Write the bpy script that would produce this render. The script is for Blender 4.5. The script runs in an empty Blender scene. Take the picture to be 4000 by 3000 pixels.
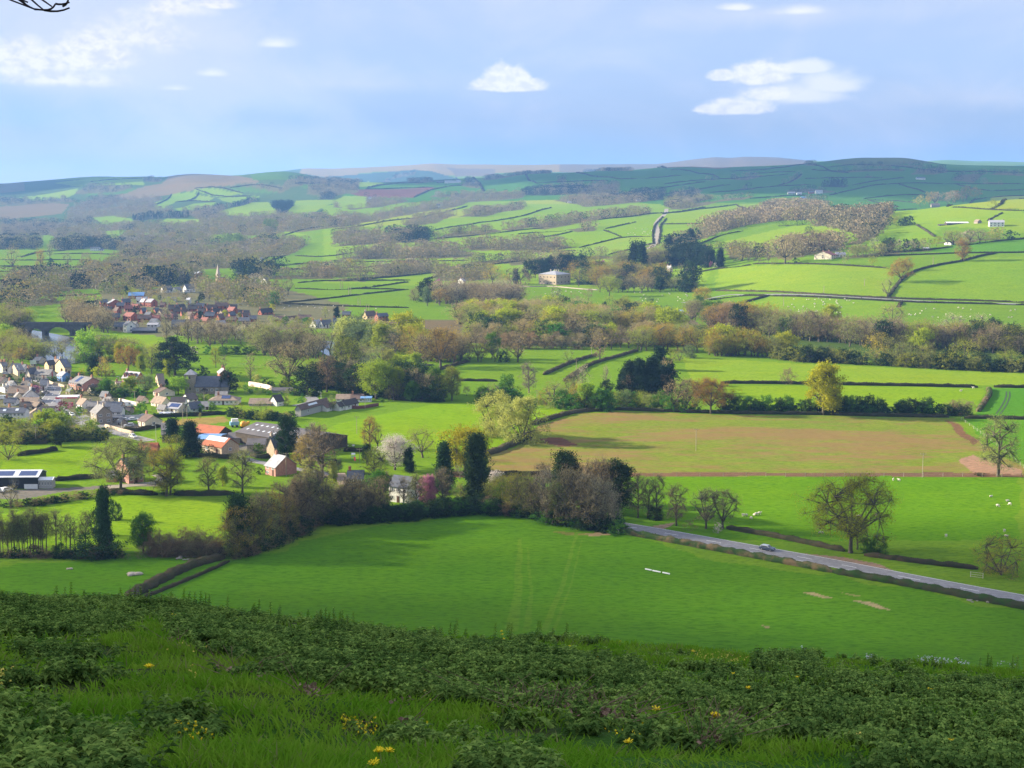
import bpy, math, random
import numpy as np
from mathutils import Vector, Matrix
R = math.radians
rs = np.random.RandomState(7)
random.seed(7)
sc = bpy.context.scene
col = sc.collection
F, CX, CY, CAMZ = 3000.0, 1106.0, 829.5, 100.0
TH = math.atan2(CY - 430.0, F)
CT, ST = math.cos(TH), math.sin(TH)
SUN_AZ = 13.0      # degrees beyond straight left
SUN_EL = 20.0
sund = np.array([-math.cos(R(SUN_AZ)) * math.cos(R(SUN_EL)), math.sin(R(SUN_AZ)) * math.cos(R(SUN_EL)), math.sin(R(SUN_EL))])

def ray(x, y):
    """u = X/Y and s = dz/dY of the view ray through photo point x, y"""
    a = (np.asarray(x, float) - CX) / F; b = (CY - np.asarray(y, float)) / F
    q = CT + b * ST
    return a / q, (-ST + b * CT) / q

def proj(X, Y, Z):
    dz = Z - CAMZ
    fwd = Y * CT - dz * ST; up = Y * ST + dz * CT
    return CX + F * X / fwd, CY - F * up / fwd

FR = {'V': (1, 0, 0), 'A': (.25, 0, 553), 'B': (.1333, 0, 719), 'C': (.1333, 221.2, 719), 'D': (.2, 497.7, 719),
      'E': (.175, 165.9, 857), 'F': (.15, 497.7, 884.8), 'G': (.1834, 0, 912.5), 'H': (.3, 553, 553),
      'I': (.275, 1050.7, 497.7), 'J': (.3, 1548.4, 497.7), 'K': (.3, 940, 746.6), 'L': (.3, 1548.4, 746.6),
      'M': (.375, 553, 940), 'N': (.325, 0, 1050.7), 'O': (.425, 1271.9, 995.4), 'P': (.35, 0, 331.8),
      'Q': (.35, 719, 331.8), 'R': (.35, 1438, 331.8), 'S': (.375, 0, 1216.6), 'T': (.35, 774, 1216.6), 'U': (.325, 1493, 1216.6)}
def fv(fr, x, y):
    k, x0, y0 = FR[fr]; return x0 + k * x, y0 + k * y
def fvs(fr, pts): return [fv(fr, *p) for p in pts]

def layer(pts, sm=32.):
    """pts: (x, D, y) photo column, distance in metres, photo row of the ground there (None = valley floor)"""
    us, ds, zs = [], [], []
    for x, D, y in pts:
        if y is None:
            y = 430 + F * CAMZ / D; u, _ = ray(x, y); z = 0.0
        else:
            u, s = ray(x, y); z = CAMZ + s * D
        us.append(float(u)); ds.append(D); zs.append(float(z))
    o = np.argsort(us); us, ds, zs = np.array(us)[o], np.array(ds)[o], np.array(zs)[o]
    g = np.linspace(-.75, .75, 1501); k = np.exp(-.5 * (np.arange(-180, 181) / sm) ** 2); k /= k.sum()
    f = lambda v: np.convolve(np.pad(np.interp(g, us, v), 180, 'edge'), k, 'valid')
    return g, f(ds), f(zs)

ridge = [(-900, 405), (0, 397.6), (63, 394), (119, 390.6), (210, 384), (308, 383), (350, 386), (380, 380), (416, 377), (470, 378), (518, 380), (540, 375.5), (609, 371), (660, 378), (700, 388),
         (760, 394), (834, 395.5), (964, 389.6), (1069, 386), (1139, 375.5), (1244, 372), (1300, 367), (1370, 367), (1436, 363), (1493, 361.5), (1553, 364),
         (1648, 360), (1746, 353), (1823, 346), (1858, 343.4), (1956, 343), (1998, 349), (2033, 354.5), (2212, 358), (3000, 365)]
rD = lambda x: np.interp(x, [0, 450, 800, 1400, 2212], [8000, 6800, 6200, 6500, 5600])
far = [(-900, 410), (0, 405), (350, 392), (600, 372), (665, 364.3), (719, 366), (841, 361.5), (936, 355), (985, 358.7), (1069, 357), (1209, 357), (1419, 356.3), (1450, 353),
       (1500, 346), (1543, 341), (1580, 343.5), (1606, 340.5), (1683, 343), (1746, 350), (1900, 360), (2005, 351), (2050, 348.6), (2103, 351.7), (2212, 352.8), (3000, 356)]
L1x = [(-900, 3000), (0, 3000), (400, 2700), (800, 2000), (1100, 1750), (1400, 1400), (1700, 1150), (2212, 1120), (3000, 1100)]
LAY = [layer([(x, 150, None) for x in (-900, 3000)]),
       layer([(x, D, None) for x, D in L1x]),
       layer([(-900, 4300, 492), (0, 4300, 492), (400, 3700, 490), (800, 2900, 500), (1100, 2450, 515), (1400, 2050, 535), (1700, 1600, 550), (2212, 1480, 552), (3000, 1450, 552)]),
       layer([(-900, 5000, 470), (0, 5000, 470), (400, 4600, 455), (800, 3900, 458), (1200, 3200, 462), (1500, 2750, 470), (1800, 2480, 462), (1984, 2300, 450), (2047, 2280, 442), (2138, 2240, 426), (2212, 2220, 423), (3000, 2200, 410)]),
       layer([(-900, 6000, 435), (0, 6000, 435), (400, 5400, 425), (800, 4800, 433), (1200, 4100, 432), (1500, 3500, 440), (1800, 3000, 455), (2000, 2850, 458), (2212, 2800, 460), (3000, 2800, 465)]),
       layer([(x, .82 * rD(x), y + 14) for x, y in ridge], 10.),
       layer([(x, rD(x), y) for x, y in ridge], 4.),
       layer([(x, rD(x) + 1500, y + 12) for x, y in ridge]),
       layer([(x, 12000, y) for x, y in far], 3.),
       layer([(x, 15500, y + 25) for x, y in far])]

def vnoise(X, Y, s, seed=0):
    """smooth pseudo noise, -1..1"""
    X = X / s + seed * 3.7; Y = Y / s - seed * 1.9
    return (np.sin(X * 1.0 + 1.7 * np.sin(Y * .73 + .4)) * np.sin(Y * 1.13 + 1.3 * np.sin(X * .61 + 2.1)) +
            .5 * np.sin(X * 2.3 + Y * 1.7 + 2 * np.sin(Y * 1.1)) * np.sin(Y * 2.9 - X * .8)) / 1.4

def terr(X, Y):
    X = np.atleast_1d(np.asarray(X, float)); Y = np.atleast_1d(np.asarray(Y, float))
    u = X / np.maximum(Y, 1)
    D = np.array([np.interp(u, L[0], L[1]) for L in LAY]); Z = np.array([np.interp(u, L[0], L[2]) for L in LAY])
    K = len(LAY)
    h = D[1:] - D[:-1]; dl = (Z[1:] - Z[:-1]) / h
    m = np.zeros_like(Z)
    ok = dl[1:] * dl[:-1] > 0
    hm = 2 * dl[1:] * dl[:-1] / np.where(ok, dl[1:] + dl[:-1], 1)
    m[1:-1] = np.where(ok, hm, 0); m[-1] = dl[-1]
    idx = np.clip((Y[None] > D).sum(0) - 1, 0, K - 2); ar = np.arange(len(Y))
    hh = h[idx, ar]; t = np.clip((Y - D[idx, ar]) / hh, 0, 1)
    z = ((2 * t**3 - 3 * t**2 + 1) * Z[idx, ar] + (t**3 - 2 * t**2 + t) * hh * m[idx, ar] +
         (-2 * t**3 + 3 * t**2) * Z[idx + 1, ar] + (t**3 - t**2) * hh * m[idx + 1, ar])
    amp = np.clip((Y - D[1]) / 900, 0, 1)
    z = z + amp * (3.5 * vnoise(X, Y, 210, 1) + np.clip(Y / 1200, 0, 5) * 1.5 * vnoise(X, Y, 520, 2))
    z = z + .35 * vnoise(X, Y, 42, 3) * np.clip((Y - 200) / 100, 0, 1)
    return z

_Ys = np.concatenate([np.arange(240, 1200, 1.5), np.geomspace(1200, 15000, 1500)])
def at(x, y, fr='V'):
    x, y = fv(fr, x, y)
    u, s = ray(x, y)
    g = terr(u * _Ys, _Ys) - (CAMZ + s * _Ys)
    k = np.argmax(g > 0) if (g > 0).any() else len(_Ys) - 1
    k = max(k, 1)
    a, b = g[k - 1], g[k]
    t = 0 if a == b else np.clip(-a / (b - a), 0, 1)
    Y = _Ys[k - 1] + t * (_Ys[k] - _Ys[k - 1])
    X = u * Y
    return Vector((float(X), float(Y), float(terr(X, Y)[0])))
def gz(X, Y): return float(terr(X, Y)[0])
def mpp(p):  # metres for one photo-grid pixel at point p
    return math.hypot(p[1], CAMZ - p[2]) / F

THINGS = []
def tag(o, label=None, cat=None, group=None, kind=None):
    if label: o['label'] = label
    if cat: o['category'] = cat
    if group: o['group'] = group
    if kind: o['kind'] = kind
    return o
def empty(name, loc, rz=0.0, label=None, cat=None, group=None, scale=None):
    o = bpy.data.objects.new(name, None); col.objects.link(o)
    o.location = loc; o.rotation_euler = (0, 0, rz)
    if scale: o.scale = scale
    o.empty_display_size = .5
    tag(o, label, cat, group)
    return o
def link(name, me, mat=None, parent=None, loc=None, rz=None, scale=None):
    o = bpy.data.objects.new(name, me); col.objects.link(o)
    if mat is not None:
        if len(me.materials) == 0: me.materials.append(mat)
        if me.materials[0] is not mat:
            o.material_slots[0].link = 'OBJECT'; o.material_slots[0].material = mat
    if parent: o.parent = parent
    if loc is not None: o.location = loc
    if rz is not None: o.rotation_euler = (0, 0, rz)
    if scale is not None: o.scale = scale
    return o
def npmesh(name, V, Fc, mat=None, smooth=False):
    """V (n,3); Fc (m,3) or (m,4) arrays, or list of those"""
    me = bpy.data.meshes.new(name)
    V = np.asarray(V, np.float32)
    fl = Fc if isinstance(Fc, list) else [Fc]
    fl = [np.asarray(f, np.int32) for f in fl if len(f)]
    me.vertices.add(len(V)); me.vertices.foreach_set('co', V.ravel())
    loops = np.concatenate([f.ravel() for f in fl]); tot = np.concatenate([np.full(len(f), f.shape[1], np.int32) for f in fl])
    st = np.concatenate([[0], np.cumsum(tot)[:-1]]).astype(np.int32)
    me.loops.add(len(loops)); me.loops.foreach_set('vertex_index', loops)
    me.polygons.add(len(tot)); me.polygons.foreach_set('loop_start', st); me.polygons.foreach_set('loop_total', tot)
    if smooth: me.polygons.foreach_set('use_smooth', np.ones(len(tot), bool))
    me.update(); me.validate()
    if mat: me.materials.append(mat)
    return me

class MB:
    """mesh builder: boxes, tubes and prisms collected into one mesh"""
    def __init__(s): s.v = []; s.f = []
    def add(s, vs, fs):
        n = len(s.v); s.v += [tuple(p) for p in vs]; s.f += [tuple(i + n for i in f) for f in fs]; return s
    def box(s, x0, x1, y0, y1, z0, z1):
        return s.add([(x0, y0, z0), (x1, y0, z0), (x1, y1, z0), (x0, y1, z0), (x0, y0, z1), (x1, y0, z1), (x1, y1, z1), (x0, y1, z1)],
                     [(0, 3, 2, 1), (4, 5, 6, 7), (0, 1, 5, 4), (1, 2, 6, 5), (2, 3, 7, 6), (3, 0, 4, 7)])
    def tube(s, p0, p1, r0, r1, n=6, cap=True):
        p0, p1 = Vector(p0), Vector(p1); d = (p1 - p0).normalized() if (p1 - p0).length > 1e-9 else Vector((0, 0, 1))
        a = d.orthogonal().normalized(); b = d.cross(a)
        vs = []
        for p, r in ((p0, r0), (p1, r1)):
            for i in range(n):
                t = 2 * math.pi * i / n; vs.append(p + r * (math.cos(t) * a + math.sin(t) * b))
        fs = [(i, (i + 1) % n, n + (i + 1) % n, n + i) for i in range(n)]
        if cap: fs += [tuple(range(n - 1, -1, -1)), tuple(range(n, 2 * n))]
        return s.add(vs, fs)
    def ball(s, c, r, n=8, m=5, sq=(1, 1, 1)):
        vs = [(c[0], c[1], c[2] - r * sq[2])]
        for j in range(1, m):
            ph = -math.pi / 2 + math.pi * j / m
            for i in range(n):
                t = 2 * math.pi * i / n
                vs.append((c[0] + r * sq[0] * math.cos(ph) * math.cos(t), c[1] + r * sq[1] * math.cos(ph) * math.sin(t), c[2] + r * sq[2] * math.sin(ph)))
        vs.append((c[0], c[1], c[2] + r * sq[2])); fs = []
        for i in range(n): fs.append((0, 1 + (i + 1) % n, 1 + i))
        for j in range(m - 2):
            for i in range(n):
                a = 1 + j * n + i; b = 1 + j * n + (i + 1) % n; fs.append((a, b, b + n, a + n))
        k = 1 + (m - 2) * n
        for i in range(n): fs.append((k + i, k + (i + 1) % n, len(vs) - 1))
        return s.add(vs, fs)
    def prism(s, pts, y0, y1):
        """polygon in xz extruded along y"""
        n = len(pts); vs = [(p[0], y0, p[1]) for p in pts] + [(p[0], y1, p[1]) for p in pts]
        fs = [(i, (i + 1) % n, n + (i + 1) % n, n + i) for i in range(n)] + [tuple(range(n))[::-1], tuple(range(n, 2 * n))]
        return s.add(vs, fs)
    def mesh(s, name, mat=None, smooth=False):
        me = bpy.data.meshes.new(name); me.from_pydata(s.v, [], s.f); me.update()
        if smooth:
            for p in me.polygons: p.use_smooth = True
        if mat: me.materials.append(mat)
        return me
    def build(s, name, mat, parent=None, smooth=False, **k): return link(name, s.mesh(name, mat, smooth), mat, parent, **k)

def newmat(name):
    m = bpy.data.materials.new(name); m.use_nodes = True; nt = m.node_tree; nt.nodes.clear()
    return m, nt, nt.nodes, nt.links
def N(nt, t, **k):
    n = nt.nodes.new(t)
    for a, v in k.items(): setattr(n, a, v)
    return n
def mth(nt, op, a, b=None, c=None, clamp=False):
    n = nt.nodes.new('ShaderNodeMath'); n.operation = op; n.use_clamp = clamp
    for i, v in enumerate((a, b, c)):
        if v is None: continue
        if isinstance(v, (int, float)): n.inputs[i].default_value = v
        else: nt.links.new(v, n.inputs[i])
    return n.outputs[0]
def mixc(nt, f, a, b, blend='MIX'):
    n = nt.nodes.new('ShaderNodeMix'); n.data_type = 'RGBA'; n.blend_type = blend
    for i, v in ((0, f), (6, a), (7, b)):
        if isinstance(v, (int, float)): n.inputs[i].default_value = v
        elif isinstance(v, (tuple, list)): n.inputs[i].default_value = (*v[:3], 1)
        else: nt.links.new(v, n.inputs[i])
    return n.outputs[2]
def noise(nt, scale, detail=3, rough=.55, vec=None, dist=0.):
    n = N(nt, 'ShaderNodeTexNoise'); n.inputs['Scale'].default_value = scale; n.inputs['Detail'].default_value = detail
    n.inputs['Roughness'].default_value = rough; n.inputs['Distortion'].default_value = dist
    if vec: nt.links.new(vec, n.inputs['Vector'])
    return n.outputs['Fac']
def ramp(nt, v, a, b):
    n = N(nt, 'ShaderNodeMapRange'); n.interpolation_type = 'SMOOTHSTEP'
    nt.links.new(v, n.inputs[0]); n.inputs[1].default_value = a; n.inputs[2].default_value = b
    return n.outputs[0]
MATS = {}
def plain(name, c, c2=None, scale=2.0, rough=.8, bump=0., metal=0., spec=.3, wave=None):
    if name in MATS: return MATS[name]
    m, nt, nn, ll = newmat(name)
    p = N(nt, 'ShaderNodeBsdfPrincipled'); o = N(nt, 'ShaderNodeOutputMaterial'); ll.new(p.outputs[0], o.inputs[0])
    p.inputs['Roughness'].default_value = rough; p.inputs['Metallic'].default_value = metal; p.inputs['Specular IOR Level'].default_value = spec
    tc = N(nt, 'ShaderNodeTexCoord').outputs['Object']
    if c2 is None: c2 = tuple(v * .72 for v in c)
    f = ramp(nt, noise(nt, scale, 4, .6, tc), .35, .65)
    cc = mixc(nt, f, c, c2)
    if wave:   # courses of tiles / corrugation along one object axis
        w = N(nt, 'ShaderNodeTexWave'); w.bands_direction = wave[0]; w.inputs['Scale'].default_value = wave[1]; w.inputs['Distortion'].default_value = 1.5
        ll.new(tc, w.inputs['Vector']); cc = mixc(nt, mth(nt, 'MULTIPLY', w.outputs['Fac'], wave[2]), cc, tuple(v * .5 for v in c2))
    ll.new(cc, p.inputs['Base Color'])
    if bump:
        b = N(nt, 'ShaderNodeBump'); b.inputs['Strength'].default_value = bump; b.inputs['Distance'].default_value = .05
        ll.new(noise(nt, scale * 6, 4, .6, tc), b.inputs['Height']); ll.new(b.outputs[0], p.inputs['Normal'])
    MATS[name] = m
    return m
def foliage(name, c, c2, trans=.3, hue=.35, scale=3.0):
    """leaves or twigs: two tones in clumps, a small shift from plant to plant"""
    if name in MATS: return MATS[name]
    m, nt, nn, ll = newmat(name)
    tc = N(nt, 'ShaderNodeTexCoord').outputs['Object']; oi = N(nt, 'ShaderNodeObjectInfo')
    f = ramp(nt, noise(nt, scale, 3, .6, tc), .36, .64)
    cc = mixc(nt, f, c, c2)
    bc = N(nt, 'ShaderNodeHueSaturation'); ll.new(cc, bc.inputs['Color'])
    ll.new(mth(nt, 'MULTIPLY_ADD', oi.outputs['Random'], .05 * hue / .35, .5 - .025 * hue / .35), bc.inputs['Hue'])
    ll.new(mth(nt, 'MULTIPLY_ADD', oi.outputs['Random'], hue, 1 - hue / 2), bc.inputs['Value'])
    d = N(nt, 'ShaderNodeBsdfDiffuse'); t = N(nt, 'ShaderNodeBsdfTranslucent'); x = N(nt, 'ShaderNodeMixShader'); o = N(nt, 'ShaderNodeOutputMaterial')
    ll.new(bc.outputs[0], d.inputs[0]); ll.new(bc.outputs[0], t.inputs[0]); x.inputs[0].default_value = trans
    ll.new(d.outputs[0], x.inputs[1]); ll.new(t.outputs[0], x.inputs[2]); ll.new(x.outputs[0], o.inputs[0])
    MATS[name] = m
    return m
G1 = (.152, .255, .015); G2 = (.17, .265, .017); G3 = (.118, .215, .014); G4 = (.07, .15, .018); G5 = (.21, .27, .027)
GN = (.075, .186, .007)
SOIL = (.17, .085, .045); SOILG = (.15, .20, .026); WOODF = (.13, .11, .065); MOOR = (.165, .13, .07); MOORY = (.26, .19, .06)
GRAVEL = (.27, .22, .17); CONC = (.25, .24, .22); YARD = (.16, .15, .13); TOWN = (.13, .13, .07)
LAND = [
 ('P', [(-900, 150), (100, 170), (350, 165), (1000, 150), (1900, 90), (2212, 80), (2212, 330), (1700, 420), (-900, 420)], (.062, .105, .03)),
 ('P', [(700, 262), (1000, 185), (1190, 125), (1490, 140), (1600, 180), (1200, 220), (1000, 262), (800, 300), (500, 345), (560, 310)], MOOR),
 ('P', [(-100, 330), (300, 305), (430, 310), (380, 370), (60, 405), (-100, 400)], MOOR),
 ('P', [(-900, 160), (150, 180), (150, 230), (-900, 250)], MOOR),
 ('P', [(340, 180), (560, 155), (880, 148), (890, 195), (640, 195), (440, 200)], G1),
 ('P', [(120, 270), (480, 215), (480, 235), (420, 270), (200, 290)], G2),
 ('P', [(500, 230), (700, 210), (800, 205), (840, 220), (780, 245), (560, 265)], G4),
 ('P', [(940, 310), (1060, 250), (1210, 233), (1180, 280), (1080, 300), (980, 345)], G1),
 ('P', [(1200, 222), (1300, 212), (1500, 245), (1370, 268), (1230, 240)], G1),
 ('P', [(1170, 290), (1210, 252), (1320, 270), (1290, 295)], G2),
 ('P', [(1080, 340), (1200, 308), (1330, 300), (1320, 325), (1200, 350), (1100, 352)], G1),
 ('P', [(1340, 275), (1560, 255), (1600, 268), (1440, 305)], G1),
 ('P', [(1500, 125), (1750, 110), (1900, 135), (1800, 165), (1560, 165)], G4),
 ('P', [(1420, 215), (1600, 190), (1740, 225), (1700, 245), (1500, 240)], G4),
 ('P', [(1820, 190), (2100, 185), (2090, 230), (1880, 215)], G4),
 ('P', [(570, 395), (700, 385), (800, 400), (830, 420), (760, 440), (640, 435)], G1),
 ('P', [(970, 430), (1030, 400), (1230, 405), (1220, 430), (1080, 450)], G2),
 ('P', [(1320, 370), (1560, 300), (1660, 300), (1720, 375), (1500, 390)], G2),
 ('P', [(1760, 378), (1830, 290), (1960, 285), (2060, 285), (2000, 330), (1900, 385)], G2),
 ('P', [(1750, 110), (1900, 88), (2212, 86), (2212, 140), (2000, 145), (1880, 125)], MOORY),
 ('P', [(2040, 300), (2120, 260), (2260, 265), (2260, 330), (2120, 340)], G2),
 ('Q', [(-30, 92), (620, 60), (1000, 68), (1420, 66), (1420, 112), (1000, 120), (760, 140), (300, 110), (-30, 135)], MOORY),
 ('Q', [(700, 85), (1000, 95), (1000, 140), (760, 140)], MOOR),
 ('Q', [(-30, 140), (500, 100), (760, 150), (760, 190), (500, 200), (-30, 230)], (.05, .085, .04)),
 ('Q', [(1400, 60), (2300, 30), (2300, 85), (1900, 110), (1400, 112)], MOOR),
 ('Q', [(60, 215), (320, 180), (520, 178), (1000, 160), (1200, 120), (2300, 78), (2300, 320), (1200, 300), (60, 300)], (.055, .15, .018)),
 ('Q', [(60, 240), (250, 220), (610, 207), (640, 215), (500, 272), (200, 268)], (.13, .065, .05)),
 ('Q', [(-30, 180), (220, 165), (320, 195), (60, 225), (-30, 230)], G2),
 ('Q', [(-60, 320), (800, 285), (1300, 290), (2300, 320), (2300, 800), (-60, 800)], G1),
 ('Q', [(1180, 290), (1400, 285), (1480, 310), (1200, 310)], G5),
 ('Q', [(1190, 625), (1500, 590), (1780, 515), (1970, 515), (1970, 555), (1700, 615), (1300, 635)], (.17, .26, .03)),
 ('Q', [(0, 405), (420, 340), (760, 330), (900, 380), (420, 440), (0, 470)], G5),
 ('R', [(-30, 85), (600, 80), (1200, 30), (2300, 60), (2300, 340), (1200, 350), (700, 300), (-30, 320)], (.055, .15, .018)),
 ('R', [(-30, 20), (850, 20), (900, 52), (330, 96), (-30, 90)], MOOR),
 ('R', [(980, 52), (1200, 28), (1520, 30), (1700, 66), (1400, 78), (1100, 70)], (.075, .10, .03)),
 ('R', [(-30, 370), (430, 315), (720, 305), (740, 330), (400, 400), (-30, 430)], G2),
 ('R', [(1350, 355), (2020, 345), (2212, 355), (2300, 500), (1350, 450)], G2),
 ('R', [(1740, 325), (2020, 262), (2300, 255), (2300, 345), (2020, 350)], G5),
 ('R', [(200, 575), (800, 440), (1200, 445), (1160, 520), (700, 580), (200, 585)], G2),
 ('R', [(1100, 600), (1380, 445), (1700, 440), (1650, 530), (1300, 600)], G1),
 ('R', [(1330, 620), (1800, 560), (2300, 520), (2300, 620), (1700, 612)], (.08, .20, .018)),
 ('J', [(0, 275), (380, 250), (1250, 275), (1250, 480), (700, 460), (0, 435)], G2),
 ('J', [(1240, 480), (1400, 300), (1770, 225), (2300, 170), (2300, 530), (1300, 495)], (.14, .245, .012)),
 ('J', [(150, 560), (390, 475), (1320, 520), (1310, 560), (900, 700), (150, 640)], G1),
 ('J', [(1340, 560), (1370, 520), (2300, 545), (2300, 800), (1340, 700)], G3),
 ('L', [(60, 290), (1200, 292), (1940, 310), (1880, 440), (1600, 510), (900, 490), (60, 470)], (.155, .262, .010)),
 ('L', [(-250, 80), (600, 130), (2300, 200), (2300, 290), (900, 280), (-180, 270)], G2),
 ('L', [(1990, 310), (2400, 305), (2400, 515), (1870, 505), (1880, 470)], (.07, .20, .014)),
 ('L', [(1790, 535), (2400, 535), (2400, 900), (2200, 850), (1900, 650)], (.08, .21, .012)),
 ('K', [(380, 770), (560, 740), (760, 570), (1040, 490), (1300, 478), (2212, 500), (3730, 520), (3870, 660), (4250, 890), (4250, 925), (2200, 945), (900, 930), (380, 915)], SOILG),
 ('K', [(0, 420), (380, 425), (560, 440), (940, 455), (760, 540), (700, 570), (380, 760), (0, 770), (-900, 640), (-700, 560)], (.15, .265, .009)),
 ('K', [(450, 920), (1300, 935), (2200, 948), (4200, 935), (4200, 1400), (450, 1400)], (.09, .205, .007)),
 ('G', [(0, 450), (300, 400), (650, 340), (1300, 230), (1700, 260), (1250, 640), (600, 660), (0, 560)], (.145, .258, .010)),
 ('G', [(350, 1010), (900, 930), (1300, 870), (2200, 900), (2600, 960), (2600, 1500), (0, 1560), (0, 1080)], (.15, .258, .011)),
 ('V', [(-400, 1235), (0, 1212), (330, 1205), (490, 1212), (700, 1160), (960, 1115), (1130, 1108), (1230, 1130), (1320, 1150), (1560, 1205), (2250, 1330), (2900, 1460), (2900, 1700), (-900, 1700), (-900, 1240)], GN),
 ('A', [(780, 430), (900, 330), (2100, 200), (3000, 420), (2900, 620), (2200, 640), (1350, 700), (950, 640)], TOWN),
 ('A', [(1000, 690), (1350, 680), (1430, 740), (1300, 800), (1010, 770)], G1),
 ('B', [(-300, 400), (1100, 620), (2000, 800), (2100, 1500), (1300, 1600), (-300, 1500)], TOWN),
 ('C', [(880, 1430), (2000, 1350), (2050, 1440), (1500, 1520), (950, 1500)], (.24, .19, .06)),
 ('C', [(-100, 1480), (500, 1620), (700, 1500), (200, 1400)], YARD),
 ('E', [(1500, 700), (2212, 560), (2300, 700), (1900, 760)], YARD),
 ('G', [(-300, 780), (700, 775), (1500, 720), (1900, 720), (1900, 745), (1400, 770), (700, 820), (300, 900), (-300, 910)], YARD),
 ('V', [(720, 700), (860, 690), (1500, 690), (1540, 742), (1340, 740), (950, 742), (760, 770)], WOODF),
 ('V', [(1480, 700), (2260, 735), (2260, 800), (1700, 770), (1480, 745)], (.06, .10, .02)),
]
soilmarks = [  # bare earth of its own outline: (frame, polygon, colour)
 ('L', [(1640, 540), (1700, 545), (1890, 680), (1860, 720), (1800, 680)], (.15, .09, .05)),
 ('L', [(1770, 820), (1850, 790), (2000, 840), (2180, 890), (2200, 925), (1850, 925), (1780, 870)], (.29, .185, .12)),
 ('L', [(-2000, 905), (1950, 915), (2250, 930), (2250, 943), (-2000, 943)], (.15, .09, .055)),
 ('K', [(700, 665), (900, 665), (1060, 715), (900, 725), (740, 690)], (.13, .07, .045)),
 ('O', [(1090, 660), (1150, 660), (1235, 690), (1180, 688)], (.30, .25, .12)), ('O', [(1250, 660), (1390, 695), (1340, 690)], (.22, .2, .09)),
 ('O', [(1310, 708), (1400, 720), (1545, 760), (1480, 755), (1380, 730)], (.30, .25, .13)), ('O', [(870, 835), (945, 850), (900, 852)], (.25, .2, .1)),
 ('O', [(-20, 370), (90, 360), (120, 375), (20, 388)], (.27, .2, .11)), ('M', [(1690, 550), (1900, 565), (1960, 580), (1780, 575)], (.16, .17, .04)),
 ('K', [(1540, 1310), (1720, 1272), (1700, 1300), (1640, 1330)], (.27, .2, .14)),
 ('T', [(900, 420), (960, 200), (985, -150), (1010, -150), (1015, 200), (985, 420)], (.098, .20, .012)), ('T', [(1010, 420), (1060, 200), (1040, -100), (1050, -100), (1085, 200), (1060, 420)], (.095, .198, .011)), ('T', [(1120, 420), (1230, 180), (1330, -150), (1365, -300), (1375, -300), (1350, -150), (1262, 180), (1165, 420)], (.098, .20, .012)), ('T', [(1190, 420), (1290, 180), (1380, -150), (1388, -150), (1305, 180), (1215, 420)], (.095, .198, .011)),
 ('O', [(960, 458), (1300, 490), (1470, 530), (1560, 562), (1300, 525), (1060, 475)], (.26, .18, .13)),
]
def pip(px, py, poly):
    inside = np.zeros(len(px), bool); n = len(poly); j = n - 1
    for i in range(n):
        xi, yi = poly[i]; xj, yj = poly[j]
        c = ((yi > py) != (yj > py)) & (px < (xj - xi) * (py - yi) / ((yj - yi) if yj != yi else 1e-9) + xi)
        inside ^= c; j = i
    return inside

def m_ground():
    m, nt, nn, ll = newmat('field_grass')
    at_ = N(nt, 'ShaderNodeAttribute'); at_.attribute_name = 'land'
    geo = N(nt, 'ShaderNodeNewGeometry').outputs['Position']
    mp = N(nt, 'ShaderNodeMapping'); mp.inputs['Scale'].default_value = (.35, 1, 1); ll.new(geo, mp.inputs[0])
    big = ramp(nt, noise(nt, .012, 3, .6, geo), .3, .7)
    mid = ramp(nt, noise(nt, .11, 4, .65, mp.outputs[0]), .3, .7)
    fine = noise(nt, 1.1, 4, .7, mp.outputs[0])
    c = at_.outputs['Color']
    c = mixc(nt, mth(nt, 'MULTIPLY', big, .35), c, mixc(nt, 1.0, c, (1.35, 1.0, .8), 'MULTIPLY'))
    c = mixc(nt, mth(nt, 'MULTIPLY', mid, .35), c, mixc(nt, 1.0, c, (.72, .78, .8), 'MULTIPLY'))
    c = mixc(nt, ramp(nt, fine, .42, .70), c, mixc(nt, 1.0, c, (.55, .64, .6), 'MULTIPLY'))
    m2 = N(nt, 'ShaderNodeMapping'); m2.inputs['Scale'].default_value = (.05, .7, 1); ll.new(geo, m2.inputs[0])
    c = mixc(nt, mth(nt, 'MULTIPLY', ramp(nt, noise(nt, 1.0, 3, .6, m2.outputs[0], .4), .5, .68), .42), c, mixc(nt, 1.0, c, (1.3, 1.08, 1.2), 'MULTIPLY'))
    sp = ramp(nt, mth(nt, 'ADD', mth(nt, 'MULTIPLY', noise(nt, .02, 5, .7, mp.outputs[0], .6), .6), mth(nt, 'MULTIPLY', noise(nt, .16, 4, .7, mp.outputs[0]), .4)), .43, .58)
    c = mixc(nt, mth(nt, 'MULTIPLY', sp, mth(nt, 'SUBTRACT', 1.0, at_.outputs['Alpha'])), c, (.21, .12, .06))
    p = N(nt, 'ShaderNodeBsdfPrincipled'); p.inputs['Roughness'].default_value = .9; p.inputs['Specular IOR Level'].default_value = 0
    ll.new(c, p.inputs['Base Color'])
    b = N(nt, 'ShaderNodeBump'); b.inputs['Strength'].default_value = .55; b.inputs['Distance'].default_value = .7
    ll.new(mth(nt, 'ADD', noise(nt, .55, 5, .65, mp.outputs[0]), mth(nt, 'MULTIPLY', noise(nt, .05, 2, .5, geo), 2.0)), b.inputs['Height']); ll.new(b.outputs[0], p.inputs['Normal'])
    o = N(nt, 'ShaderNodeOutputMaterial'); ll.new(p.outputs[0], o.inputs[0])
    return m

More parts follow.
